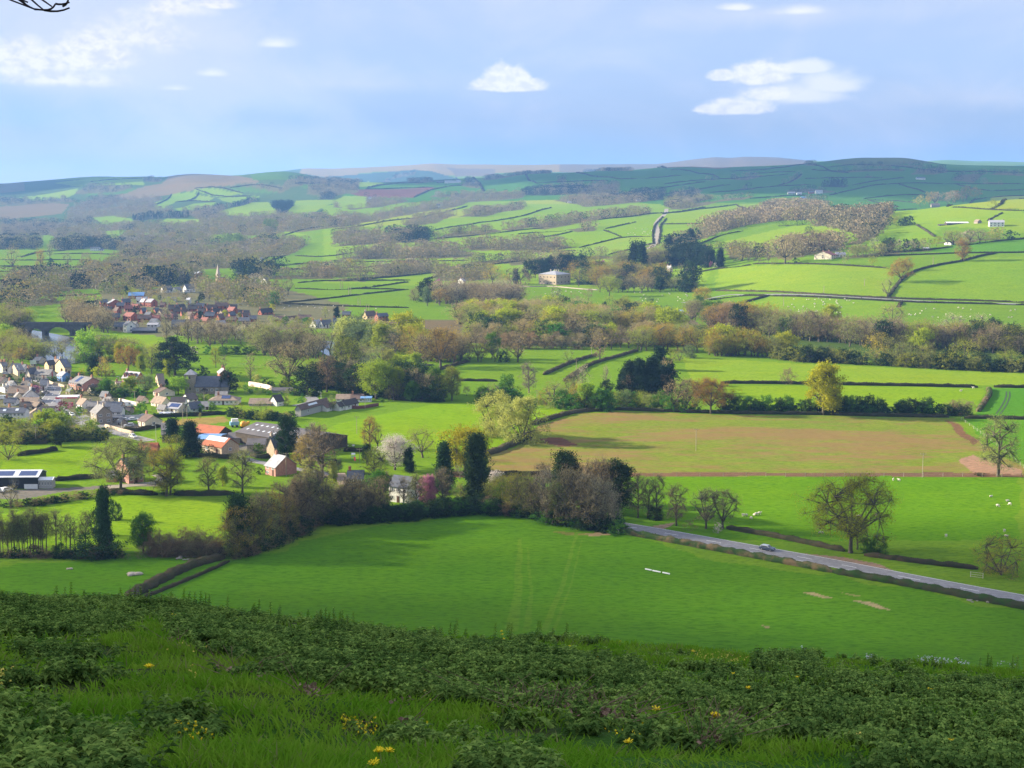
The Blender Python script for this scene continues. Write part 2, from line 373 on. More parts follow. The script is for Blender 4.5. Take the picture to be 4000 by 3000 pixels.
GROUND = {}
def paint_land(px, py, c):
    X, Y, C = GROUND['X'], GROUND['Y'], GROUND['C']
    k = np.nonzero((X > min(px) - 9) & (X < max(px) + 9) & (Y > min(py) - 9) & (Y < max(py) + 9))[0]
    if len(k):
        s = pip(X[k] + 5 * vnoise(X[k], Y[k], 14, 5), Y[k] + 8 * vnoise(X[k], Y[k], 17, 6), list(zip(px, py))); C[k[s], :3] = c; C[k[s], 3] = 1
def repaint(): GROUND['me'].color_attributes['land'].data.foreach_set('color', GROUND['C'].ravel())
def build_ground():
    xs = np.concatenate([np.arange(-2600, -60, 30.), np.arange(-60, 2275, 2.6), np.arange(2280, 4900, 30.)])
    us = (xs - CX) / F
    Ys = [120.]
    while Ys[-1] < 15200:
        Y = Ys[-1]; d = min(max(Y * Y * 2.2 / 300000, .9), 13.0)
        if Y < 290: d = 12.
        if Y > 5200: d = 22.
        if Y > 8300: d = 90.
        Ys.append(Y + d)
    Ys = np.array(Ys); nx, ny = len(xs), len(Ys)
    U, YY = np.meshgrid(us, Ys); X = (U * YY).ravel(); Y = YY.ravel()
    Z = np.concatenate([terr(X[i:i + 200000], Y[i:i + 200000]) for i in range(0, len(X), 200000)])
    i = np.arange(ny - 1)[:, None] * nx + np.arange(nx - 1)[None]; i = i.ravel()
    Fc = np.stack([i, i + 1, i + nx + 1, i + nx], 1)
    me = npmesh('ground', np.stack([X, Y, Z], 1), Fc, None, True)
    C = np.ones((len(X), 4), np.float32); C[:, :3] = G3
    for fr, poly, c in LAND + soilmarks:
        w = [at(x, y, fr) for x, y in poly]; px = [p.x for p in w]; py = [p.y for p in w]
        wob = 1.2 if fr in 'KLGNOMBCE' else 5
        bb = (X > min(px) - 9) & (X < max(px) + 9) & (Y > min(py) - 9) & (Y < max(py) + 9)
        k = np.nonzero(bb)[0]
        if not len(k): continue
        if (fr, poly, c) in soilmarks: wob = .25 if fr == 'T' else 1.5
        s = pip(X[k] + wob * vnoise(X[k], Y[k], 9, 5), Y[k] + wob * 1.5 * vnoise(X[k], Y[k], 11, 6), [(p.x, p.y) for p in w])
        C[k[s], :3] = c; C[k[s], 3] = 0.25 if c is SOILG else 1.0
    at_ = me.color_attributes.new('land', 'FLOAT_COLOR', 'POINT'); at_.data.foreach_set('color', C.ravel())
    GROUND.update(me=me, X=X, Y=Y, C=C)
    me.materials.append(m_ground())
    o = link('ground', me); tag(o, kind='structure'); tag(o, 'green pasture and hills of the wide valley floor')
    return o
build_ground()

EDGE = [(-700, 1225), (-300, 1262), (0, 1296), (300, 1310), (600, 1340), (850, 1372), (1200, 1388), (1500, 1408), (1800, 1430), (2212, 1458), (2700, 1490), (3300, 1530)]
_eu = np.array([float(ray(x, y)[0]) for x, y in EDGE]); _es = np.array([-float(ray(x, y)[1]) for x, y in EDGE])
def hill(X, Y):
    X = np.asarray(X, float); Y = np.asarray(Y, float)
    Yc = np.maximum(Y, 1.5)
    Se = np.interp(X / np.maximum(Yc, 6), _eu, _es)
    e = np.maximum(Y - 25, 0)
    z = CAMZ - (.95 + (Se - .95 / 26) * Y) - .45 * e * e / (e + 14)
    back = np.maximum(2 - Y, 0); z = z + back * .1
    t = np.clip((-X - (.43 * np.maximum(Y, 0) + 2.5)) / 20, 0, 1); z = z + 21 * t * t * (3 - 2 * t) * np.clip((150 - Y) / 60, 0, 1)  # bank out of view at left, shaped to keep the near slope shaded
    near = np.clip((60 - Y) / 30, 0, 1) * np.clip((Y - 3) / 5, 0, 1)
    z = z + near * (.10 * vnoise(X, Y, 1.1, 1) + .05 * vnoise(X, Y, .45, 2) + .02 * vnoise(X, Y, .2, 4))
    return np.maximum(z, -1.5)
def at_h(x, y, fr='V'):
    x, y = fv(fr, x, y); u, s = ray(x, y); Y = np.linspace(3, 40, 1500)
    g = hill(u * Y, Y) - (CAMZ + s * Y); k = int(np.argmax(g > 0)) if (g > 0).any() else 1200
    return Vector((float(u * Y[k]), float(Y[k]), float(hill(u * Y[k], Y[k]))))
def build_hill():
    Xs = np.concatenate([np.arange(-160, -16, 3.), np.arange(-16, 16, .16), np.arange(16, 170, 3.)])
    Ys = np.concatenate([np.arange(-60, 2, 2.5), np.arange(2, 34, .16), np.arange(34, 330, 3.)])
    X, Y = np.meshgrid(Xs, Ys); nx = len(Xs); X = X.ravel(); Y = Y.ravel()
    i = (np.arange(len(Ys) - 1)[:, None] * nx + np.arange(nx - 1)[None]).ravel()
    m, nt, nn, ll = newmat('rough_turf')
    geo = N(nt, 'ShaderNodeNewGeometry').outputs['Position']
    c = mixc(nt, ramp(nt, noise(nt, 3, 5, .7, geo), .35, .65), (.025, .07, .008), (.05, .045, .02))
    c = mixc(nt, ramp(nt, noise(nt, .5, 3, .6, geo), .4, .6), c, (.04, .12, .01))
    p = N(nt, 'ShaderNodeBsdfPrincipled'); p.inputs['Roughness'].default_value = .95; p.inputs['Specular IOR Level'].default_value = .1; ll.new(c, p.inputs['Base Color'])
    b = N(nt, 'ShaderNodeBump'); b.inputs['Distance'].default_value = .06; ll.new(noise(nt, 18, 4, .7, geo), b.inputs['Height']); ll.new(b.outputs[0], p.inputs['Normal'])
    o = N(nt, 'ShaderNodeOutputMaterial'); ll.new(p.outputs[0], o.inputs[0])
    ob = link('hillside', npmesh('hillside', np.stack([X, Y, hill(X, Y)], 1), np.stack([i, i + 1, i + nx + 1, i + nx], 1), m, True))
    tag(ob, 'rough turf of the near hillside falling away to the fields', kind='structure')
build_hill()

def resample(P, step):
    out = [P[0]]
    for a, b in zip(P[:-1], P[1:]):
        n = max(1, int((b - a).length / step))
        for i in range(1, n + 1): out.append(a.lerp(b, i / n))
    return out
def smoothline(P, it=2):
    P = [Vector(p) for p in P]
    for _ in range(it):
        Q = [P[0]]
        for a, b in zip(P[:-1], P[1:]): Q += [a.lerp(b, .25), a.lerp(b, .75)]
        Q.append(P[-1]); P = Q
    return P
def worldline(fr, pts, step=6., smooth=2, straight=False):
    P = [at(x, y, fr) for x, y in pts]
    if smooth and len(P) > 2: P = smoothline(P, smooth)
    P = resample(P, step)
    return [Vector((p.x, p.y, gz(p.x, p.y))) for p in P]
def strip(P, off0, off1, lift):
    V, Fc = [], []
    for i, p in enumerate(P):
        t = (P[min(i + 1, len(P) - 1)] - P[max(i - 1, 0)]); t.z = 0; t.normalize(); n = Vector((-t.y, t.x, 0))
        for o in (off0, (off0 + off1) / 2, off1):
            q = p + n * o; V.append((q.x, q.y, gz(q.x, q.y) + lift))
    for i in range(len(P) - 1):
        for k in (0, 1): Fc.append((3 * i + k, 3 * i + 3 + k, 3 * i + 4 + k, 3 * i + 1 + k))
    return np.array(V), np.array(Fc)
ASPH = plain('asphalt', (.21, .205, .21), (.165, .16, .165), .6, .85, .2)
LINEM = plain('road_paint', (.75, .75, .72), (.6, .6, .58), 3, .7)
TRACK = plain('dusty_track', (.28, .24, .19), (.2, .18, .14), .4, .95)
def road(fr, pts, w, label, lines=True, name='road', mat=None, lift=.06):
    P = worldline(fr, pts, 4.)
    V, Fc = strip(P, -w / 2, w / 2, lift)
    o = link(name, npmesh(name, V, Fc, mat or ASPH, True)); tag(o, label, kind='structure')
    if lines:
        vs, fs, n = [], [], 0
        Q = resample(P, 1.5); d = 0
        for s, e, pat in ((-.09, .09, 1), (-w / 2 + .3, -w / 2 + .5, 0), (w / 2 - .5, w / 2 - .3, 0)):
            i = 0
            while i < len(Q) - 3:
                k = 4 if pat else 2
                if not pat or (i // 6) % 2 == 0 or True:
                    V2, F2 = strip(Q[i:i + (4 if pat else 3)], s * (1.3 if pat else 1), e * (1.3 if pat else 1), lift + .03)
                    vs.append(V2); fs.append(F2 + n); n += len(V2)
                i += 9 if pat else 2
        o2 = link('road_markings', npmesh('road_markings', np.concatenate(vs), np.concatenate(fs), LINEM)); tag(o2, 'white dashes and edge lines on the main road', kind='structure')
    return P
ROAD = road('O', [(-60, 290), (140, 326), (500, 388), (900, 458), (1200, 513), (1500, 573), (1800, 630), (2212, 705), (2700, 800), (3400, 930)], 8.2, 'grey two lane road with white dashes crossing below the hill')
road('C', [(-380, 1340), (-160, 1440), (-100, 1490), (60, 1560), (300, 1640), (600, 1710), (760, 1755)], 6.5, 'pale road leaving the village past the stone wall', False)
road('B', [(620, 760), (830, 840), (900, 900), (850, 1010), (780, 1080), (700, 1160)], 7.5, 'village street with white road markings beside the filling station', True)
road('B', [(850, 1010), (880, 1160), (1030, 1290), (1180, 1420), (1330, 1530)], 7, 'village street running down beside the stone house', False)
road('J', [(-250, 520), (0, 478), (100, 460), (200, 467), (1200, 502), (2300, 535)], 5, 'narrow lane between two dark hedges on the right', False)
road('Q', [(2060, 340), (2050, 380), (1985, 430), (2010, 480), (1990, 560), (1940, 590)], 9, 'sunken lane climbing the far fields', False, mat=TRACK)
road('D', [(700, 790), (870, 760), (900, 720), (860, 690)], 6, 'short close between the bungalows', False)
road('E', [(330, 1130), (480, 1110), (800, 1080), (1000, 1060), (1100, 1000), (1000, 960)], 5, 'gravel drive in front of the pink farmhouse', False, 'drive', TRACK)
road('F', [(200, 700), (330, 745), (480, 770), (900, 850), (1300, 905), (1500, 945)], 4.5, 'farm lane below the barns', False)

def m_water():
    m, nt, nn, ll = newmat('river_water')
    p = N(nt, 'ShaderNodeBsdfPrincipled'); p.inputs['Base Color'].default_value = (.05, .06, .05, 1); p.inputs['Roughness'].default_value = .14; p.inputs['Specular IOR Level'].default_value = .9
    geo = N(nt, 'ShaderNodeNewGeometry').outputs['Position']
    mp = N(nt, 'ShaderNodeMapping'); mp.inputs['Scale'].default_value = (.3, 1, 1); ll.new(geo, mp.inputs[0])
    b = N(nt, 'ShaderNodeBump'); b.inputs['Strength'].default_value = .35; b.inputs['Distance'].default_value = .3
    ll.new(noise(nt, .35, 4, .6, mp.outputs[0]), b.inputs['Height']); ll.new(b.outputs[0], p.inputs['Normal'])
    o = N(nt, 'ShaderNodeOutputMaterial'); ll.new(p.outputs[0], o.inputs[0]); return m
WATER = m_water()
def river(fr, pts, w, label):
    P = worldline(fr, pts, 8.); V, Fc = strip(P, -w / 2, w / 2, .25)
    tag(link('river', npmesh('river', V, Fc, WATER, True)), label, kind='structure')
river('A', [(-60, 640), (250, 690), (420, 730), (600, 790), (640, 850), (560, 905), (300, 920)], 42, 'grey river below the arched stone bridge')
river('V', [(560, 748), (640, 742), (700, 738), (735, 760), (800, 788), (860, 792), (900, 785)], 26, 'bend of the river among the riverside trees')
def rvec(n): 
    v = rs.normal(size=(n, 3)); return v / np.linalg.norm(v, axis=1)[:, None]
def quads(C, size, aspect=1.0, nrm=None, up=0.0):
    """one free-standing leaf quad per centre"""
    n = len(C); a = rvec(n); b = rvec(n)
    if nrm is not None: a = a * (1 - nrm) + np.array([0, 0, 1.]) * 0; 
    b = b - (a * b).sum(1)[:, None] * a; b /= np.linalg.norm(b, axis=1)[:, None] + 1e-9
    s = (size * (.6 + .8 * rs.rand(n)))[:, None] if np.isscalar(size) else size[:, None]
    a = a * s * .5; b = b * s * .5 * aspect
    V = np.stack([C - a, C - b * .8, C + a, C + b * .8], 1).reshape(-1, 3)
    return V, np.arange(4 * n).reshape(n, 4)
def tubes(segs, sides=5):
    """segs: list of (p0, p1, r0, r1)"""
    if not segs: return np.zeros((0, 3)), np.zeros((0, 4), int)
    P0 = np.array([s[0] for s in segs], float); P1 = np.array([s[1] for s in segs], float); r0 = np.array([s[2] for s in segs]); r1 = np.array([s[3] for s in segs])
    d = P1 - P0; d /= np.linalg.norm(d, axis=1)[:, None] + 1e-9
    ref = np.where(np.abs(d[:, 2:3]) > .9, np.array([[1., 0, 0]]), np.array([[0, 0, 1.]]))
    a = np.cross(d, ref); a /= np.linalg.norm(a, axis=1)[:, None]; b = np.cross(d, a)
    t = np.arange(sides) * 2 * np.pi / sides
    ring = np.cos(t)[None, :, None] * a[:, None] + np.sin(t)[None, :, None] * b[:, None]
    V = np.concatenate([P0[:, None] + ring * r0[:, None, None], P1[:, None] + ring * r1[:, None, None]], 1)
    n = len(segs); base = (np.arange(n) * 2 * sides)[:, None]; i = np.arange(sides)[None]; j = (i + 1) % sides
    Fc = np.stack([base + i, base + j, base + sides + j, base + sides + i], 2).reshape(-1, 4)
    return V.reshape(-1, 3), Fc
def bez(p0, p1, n, sag, r0, r1, rnd):
    p0 = np.array(p0, float); p1 = np.array(p1, float)
    mid = (p0 + p1) / 2 + np.array([0, 0, sag]) + rs.normal(size=3) * rnd
    pts = [(1 - t)**2 * p0 + 2 * t * (1 - t) * mid + t * t * p1 for t in np.linspace(0, 1, n + 1)]
    return [(pts[i], pts[i + 1], r0 + (r1 - r0) * i / n, r0 + (r1 - r0) * (i + 1) / n) for i in range(n)]
PROF = {  # kind: (bottom of crown, half width, profile exponent low, high)
 'round': (.2, .46), 'wide': (.24, .62), 'oval': (.14, .34), 'tall': (.12, .23), 'column': (.0, .15), 'cone': (.03, .24), 'bush': (-.12, .62), 'dome': (-.05, .5), 'cedar': (.15, .62), 'thin': (.25, .2), 'alder': (.34, .2)}
def radius(kind, t):
    z0, w = PROF[kind]; s = np.clip((t - z0) / (1 - z0), 0, 1)
    if kind == 'cone': return w * (1 - s) ** .8 * (.35 + .65 * np.minimum(1, s * 12))
    if kind in ('column',): return w * np.minimum(1, (1 - s) * 3.2) ** .6 * (.75 + .25 * np.minimum(1, s * 4))
    if kind == 'cedar': return w * (1 - s) ** .45 * (.6 + .4 * np.minimum(1, s * 4))
    return w * np.sqrt(np.maximum(0, 1 - (2 * s - .92) ** 2 / 1.16)) ** .85
ARR = {}
def tree_template(kind, style, seed, lod=0):
    """unit-height tree. style: 'bare', 'bud', 'leaf', 'dense' ; returns (trunk mesh, crown mesh)"""
    global rs
    keep = rs; rs = np.random.RandomState(seed)
    z0, w = PROF[kind]; limb = []
    n1 = {'round': 8, 'wide': 10, 'oval': 8, 'tall': 9}.get(kind, 7); lum = .055 if lod == 0 else .075
    th = max(.16, z0 * .9)
    lean = rs.normal(size=2) * .012
    top = np.array([lean[0] * 3, lean[1] * 3, .62 if kind in ('round', 'wide', 'bush', 'dome') else .93])
    tr = .026 if kind not in ('tall', 'thin', 'cone', 'alder') else .015
    if kind not in ('bush', 'dome'):
        fork = np.array([lean[0], lean[1], th])
        limb += [((0, 0, -.02), (0, 0, .03), tr * 1.7, tr * 1.15)] + bez((0, 0, .03), fork, 3, 0, tr * 1.15, tr * .9, .006)
    else: fork = np.array([0, 0, .05]); limb += [((0, 0, -.02), (0, 0, .08), .03, .025)]
    if kind in ('tall', 'thin', 'cone', 'column', 'oval', 'cedar', 'alder'): limb += bez(fork, top, 5, 0, tr * .9, tr * .15, .012)
    L1, L2 = [], []
    for i in range(n1):
        t = z0 + (1 - z0) * (.18 + .6 * (i + rs.rand() * .6) / n1); ang = i * 2.4 + rs.rand() * .7
        rr = radius(kind, np.array(t)) * (.5 + .2 * rs.rand())
        L1.append(np.array([math.cos(ang) * rr, math.sin(ang) * rr, t]))
    n2 = {0: 78, 1: 40, 2: 22}[lod]
    if kind == 'wide': n2 = int(n2 * 1.5)
    if kind == 'alder': n2 = int(n2 * .7)
    if kind in ('column', 'cone'): n2 = int(n2 * 1.3)
    for i in range(n2):
        t = z0 + (1 - z0) * (.04 + .94 * (i + rs.rand()) / n2) ** (.85 if kind in ('round', 'wide') else 1.0)
        if kind == 'cedar': t = z0 + (1 - z0) * (round((t - z0) / (1 - z0) * 6) / 6.0) * .98 + .01
        ang = rs.rand() * 2 * math.pi; q = rs.rand() ** (.45 if style != 'bare' else .6)
        rr = radius(kind, np.array(t)) * q * (.8 + .32 * rs.rand())
        L2.append(np.array([math.cos(ang) * rr, math.sin(ang) * rr, t]))
    L1 = np.array(L1); L2 = np.array(L2)
    if lod < 2:
        for p in L1:
            st = fork if kind in ('round', 'wide', 'bush', 'dome') else np.array([fork[0], fork[1], min(.9, max(th, p[2] - .14 - .1 * rs.rand()))])
            limb += bez(st, p, 4, .015, tr * .6, tr * .32, .03)
        for p in L2:
            k = np.argmin(((L1 - p) ** 2 * np.array([1, 1, 1.5])).sum(1)); limb += bez(L1[k], p, 3, .01, tr * .3, tr * .12, .02)
    tips = []
    per = {0: 9, 1: 6, 2: 4}[lod]
    for p in L2:
        flat = np.array([1, 1, .22]) if kind == 'cedar' else np.array([1, 1, .8])
        for _ in range(per):
            q = p + rs.normal(size=3) * lum * flat * (1.15 if kind in ('round', 'wide', 'bush', 'dome') else .8); tips.append(q)
            if lod == 0 and style in ('bare', 'bud'): limb += [(p, q, tr * .1, tr * .05)]
    tips = np.array(tips)
    per2 = {'bare': 3, 'bud': 3, 'leaf': 14, 'dense': 20}[style] if lod < 2 else {'bare': 6, 'bud': 4, 'leaf': 9, 'dense': 10}[style]
    if style == 'bare' and kind in ('tall', 'column', 'thin', 'alder'): per2 = 2
    if style == 'bare' and kind in ('bush', 'dome') and lod < 2: per2 = 15
    def cloud(k, sp): 
        C = np.repeat(tips, k, 0) + rs.normal(size=(len(tips) * k, 3)) * sp; C[:, 2] = np.maximum(C[:, 2], .0); return C
    VV, FF, n0 = [], [], 0
    if style in ('bare', 'bud'):
        C = cloud(per2, .030 if lod == 0 else .04); n = len(C)
        out = C - np.array([0, 0, .35]); out /= np.linalg.norm(out, axis=1)[:, None] + 1e-6
        d = out * .7 + rvec(n) * .8 + np.array([0, 0, .25]); d /= np.linalg.norm(d, axis=1)[:, None]
        ln = (.05, .06, .075)[lod] * (.6 + .8 * rs.rand(n)); wd = (.0022, .0042, .0085)[lod] * (1 if style == 'bare' else .8)
        s = np.cross(d, rvec(n)); s /= np.linalg.norm(s, axis=1)[:, None] + 1e-6
        a = C - d * ln[:, None] * .5; b = C + d * ln[:, None] * .5
        VV.append(np.stack([a - s * wd, a + s * wd, b + s * wd * .4, b - s * wd * .4], 1).reshape(-1, 3)); FF.append(np.arange(4 * n).reshape(n, 4)); n0 += 4 * n
    if style != 'bare':
        size = {('bud', 0): .013, ('leaf', 0): .021, ('dense', 0): .024, ('bud', 1): .026, ('leaf', 1): .038, ('dense', 1): .042, ('bud', 2): .05, ('leaf', 2): .07, ('dense', 2): .078}[(style, lod)]
        if style == 'bud': per2 = (6, 5, 5)[lod] + (9 if kind == 'wide' else 0)
        v, q = quads(cloud(per2, .032 if lod == 0 else .042), size); VV.append(v); FF.append(q + n0)
    V, Fc = np.concatenate(VV), np.concatenate(FF)
    crown = npmesh('crown', V, Fc)
    TV, TF = tubes(limb, 6 if lod == 0 else 4)
    trunk = npmesh('trunk', TV, TF, None, True)
    rs = keep
    ARR[crown.name] = (V, Fc, TV, TF)
    return trunk, crown
TT = {}
def tmpl(kind, style, lod, var):
    k = (kind, style, lod, var)
    if k not in TT: TT[k] = tree_template(kind, style, hash(str(k[:1])) % 1 + 100 * var + 7 * len(kind) + 13 * len(style) + ord(kind[0]), lod)
    return TT[k]

BARK = plain('bark', (.10, .085, .06), (.055, .047, .035), 8, .95)
BARKP = plain('pale_bark', (.16, .14, .11), (.08, .07, .055), 8, .95)
FOL = {  # name: (style, material, look words, category)
 'bare': ('bare', foliage('twigs_grey_brown', (.31, .255, .135), (.20, .165, .09), .35), 'bare grey-brown', 'tree'),
 'pink': ('bare', foliage('twigs_pinkish', (.39, .285, .14), (.26, .19, .10), .35), 'bare pinkish-brown', 'tree'),
 'pale': ('bare', foliage('twigs_pale', (.42, .37, .235), (.30, .265, .17), .35), 'bare pale grey', 'tree'),
 'bud': ('bud', foliage('leaf_bronze', (.40, .27, .045), (.28, .21, .04), .4), 'bronze budding', 'tree'),
 'olive': ('bud', foliage('leaf_olive', (.32, .34, .035), (.20, .22, .03), .4), 'olive budding', 'tree'),
 'gold': ('dense', foliage('leaf_gold', (.40, .41, .02), (.25, .27, .02), .45), 'golden-green', 'tree'),
 'lime': ('dense', foliage('leaf_lime', (.28, .38, .03), (.18, .28, .03), .45), 'bright lime-green', 'tree'),
 'willow': ('dense', foliage('leaf_willow', (.42, .44, .11), (.30, .34, .08), .45), 'pale yellow-green', 'willow tree'),
 'green': ('dense', foliage('leaf_green', (.10, .21, .025), (.065, .145, .02), .4), 'fresh green', 'tree'),
 'grey': ('leaf', foliage('leaf_grey_green', (.16, .21, .075), (.105, .14, .055), .4), 'grey-green', 'tree'),
 'sage': ('bud', foliage('leaf_sage', (.28, .30, .085), (.18, .20, .06), .4), 'dull grey-green', 'tree'),
 'dark': ('dense', foliage('leaf_evergreen', (.036, .062, .022), (.018, .034, .014), .15), 'dark evergreen', 'tree'),
 'ivy': ('dense', foliage('leaf_ivy', (.048, .082, .026), (.022, .042, .015), .15), 'dark ivy-clad', 'tree'),
 'fir': ('dense', foliage('needle_blue_green', (.036, .062, .03), (.018, .035, .02), .15), 'dark blue-green', 'conifer'),
 'brown': ('bare', foliage('twigs_brown', (.26, .165, .10), (.18, .12, .075), .3), 'brown twiggy', 'tree'),
 'white': ('leaf', foliage('blossom_white', (.62, .56, .52), (.42, .38, .33), .35), 'white blossoming', 'blossom tree'),
 'rose': ('dense', foliage('blossom_pink', (.48, .21, .30), (.34, .14, .22), .35), 'pink blossoming', 'blossom tree'),
 'red': ('leaf', foliage('leaf_copper', (.20, .035, .025), (.12, .022, .02), .35), 'copper-red', 'tree'),
}
NAMEK = {'bush': 'bush', 'dome': 'tree', 'cone': 'conifer', 'column': 'tree'}
TREES = []
def tree(x, y, hpx, kind, fol, fr='V', wide=1.0, place=None, p=None, group=None, look=None, part=True):
    """x, y: foot of the trunk in the photo, hpx: height in pixels of that frame"""
    if p is None: p = at(x, y, fr)
    h = hpx * FR[fr][0] * mpp(p) * 1.02
    style, mat, words, cat = FOL[fol]
    pxh = h / mpp(p)
    lod = 0 if pxh > 62 else 1 if pxh > 26 else 2
    t, c = tmpl(kind, style, lod, int(rs.randint(3)))
    nm = 'bush' if kind == 'bush' else {'bare': 'bare_tree', 'pink': 'bare_tree', 'pale': 'bare_tree', 'brown': 'bare_tree', 'fir': 'conifer', 'dark': 'evergreen_tree', 'ivy': 'ivy_clad_tree', 'bud': 'budding_tree', 'olive': 'budding_tree', 'sage': 'budding_tree', 'white': 'blossom_tree', 'rose': 'blossom_tree', 'willow': 'willow_tree'}.get(fol, 'leafy_tree')
    if cat == 'tree' and kind == 'bush': cat = 'bush'
    size = 'tall' if h > 19 else 'small' if h < 8 else ''
    shape = {'column': 'column-shaped', 'tall': 'slender', 'cone': 'pointed', 'wide': 'spreading', 'round': 'round-crowned', 'dome': 'domed', 'cedar': 'flat-tiered', 'oval': 'oval', 'thin': 'thin', 'bush': 'rounded', 'alder': 'thin-stemmed'}[kind]
    noun = {'bush': 'bush'}.get(kind, {'fir': 'conifer', 'willow': 'willow'}.get(fol, 'tree'))
    r = empty(nm, p, rs.rand() * 6.283, look or ' '.join(w for w in (size or 'middling', words, shape, noun) if w), cat, group, (h * wide * 1.16, h * wide * 1.16, h * 1.04))
    if lod < 2 or kind not in ('bush', 'dome'): link('trunk', t, BARKP if fol in ('pale',) else BARK, r)
    link('crown', c, mat, r)
    TREES.append((r, place)); THINGS.append((r, place))
    return r
def belt(fr, pts, n, h, kinds, group, place=None, jit=3, wide=1.0):
    """n single trees spread along a line; h = (low, high) height in frame pixels; kinds = list of (kind, foliage, weight)"""
    P = [fv(fr, *p) for p in pts]; k = FR[fr][0]
    L = [0.]
    for a, b in zip(P[:-1], P[1:]): L.append(L[-1] + math.dist(a, b))
    W = np.cumsum([q[2] for q in kinds]); 
    for i in range(n):
        s = (i + .5 + .7 * (rs.rand() - .5)) / n * L[-1]
        j = max(q for q in range(len(P) - 1) if L[q] <= s); t = (s - L[j]) / max(1e-6, L[j + 1] - L[j])
        x = P[j][0] + t * (P[j + 1][0] - P[j][0]); y = P[j][1] + t * (P[j + 1][1] - P[j][1]) + (rs.rand() - .5) * 2 * jit * k
        q = kinds[int(np.searchsorted(W, rs.rand() * W[-1]))]
        tree(x, y, k * (h[0] + (h[1] - h[0]) * rs.rand()) * (q[3] if len(q) > 3 else 1), q[0], q[1], 'V', wide * (.85 + .3 * rs.rand()), place, None, group)

def mass(fr, pts, n, h, kinds, acc, jit=3, wide=1.0):
    """like belt, but the trees of a wood nobody could tell apart are gathered for one mesh"""
    P = [fv(fr, *p) for p in pts]; k = FR[fr][0]; L = [0.]
    for a, b in zip(P[:-1], P[1:]): L.append(L[-1] + math.dist(a, b))
    W = np.cumsum([q[2] for q in kinds])
    for i in range(int(n * 1.35)):
        s = rs.rand() * L[-1]; j = max(q for q in range(len(P) - 1) if L[q] <= s); t = (s - L[j]) / max(1e-6, L[j + 1] - L[j])
        x = P[j][0] + t * (P[j + 1][0] - P[j][0]); y = P[j][1] + t * (P[j + 1][1] - P[j][1]) + (rs.rand() - .5) * 2 * jit * k
        q = kinds[int(np.searchsorted(W, rs.rand() * W[-1]))]; p = at(x, y); hh = k * (h[0] + (h[1] - h[0]) * rs.rand()) * mpp(p)
        style, mat, _, _ = FOL[q[1]]; lod = 1 if hh / mpp(p) > 30 else 2
        V, Fc, TV, TF = ARR[tmpl(q[0], style, lod, int(rs.randint(3)))[1].name]
        an = rs.rand() * 6.28; c, sn = math.cos(an), math.sin(an); w = hh * wide * (.85 + .3 * rs.rand()); M = np.array([[c * w, sn * w, 0], [-sn * w, c * w, 0], [0, 0, hh]])
        acc.append((V @ M + np.array(p), Fc, mat)); acc.append((TV @ M + np.array(p), TF, BARK))
def massbuild(acc, label, name='woodland', cat='wood'):
    mats = []; V, Fc, mi, n = [], [], [], 0
    for v, f, m in acc:
        if m not in mats: mats.append(m)
        V.append(v); Fc.append(f + n); mi.append(np.full(len(f), mats.index(m), np.int32)); n += len(v)
    me = npmesh(name, np.concatenate(V), np.concatenate(Fc))
    for m in mats: me.materials.append(m)
    me.polygons.foreach_set('material_index', np.concatenate(mi)); o = link(name, me); tag(o, label, cat, None, 'stuff'); return o
HM = {'dark': foliage('hedge_dark', (.035, .04, .018), (.055, .048, .03), .15, .25, .4), 'brown': foliage('hedge_brown', (.085, .068, .042), (.06, .062, .03), .15, .25, .4),
      'green': foliage('hedge_green', (.04, .075, .018), (.06, .06, .03), .15, .25, .4), 'tan': foliage('hedge_tan', (.19, .13, .075), (.05, .085, .025), .15, .2, .25)}
HEDGES = []
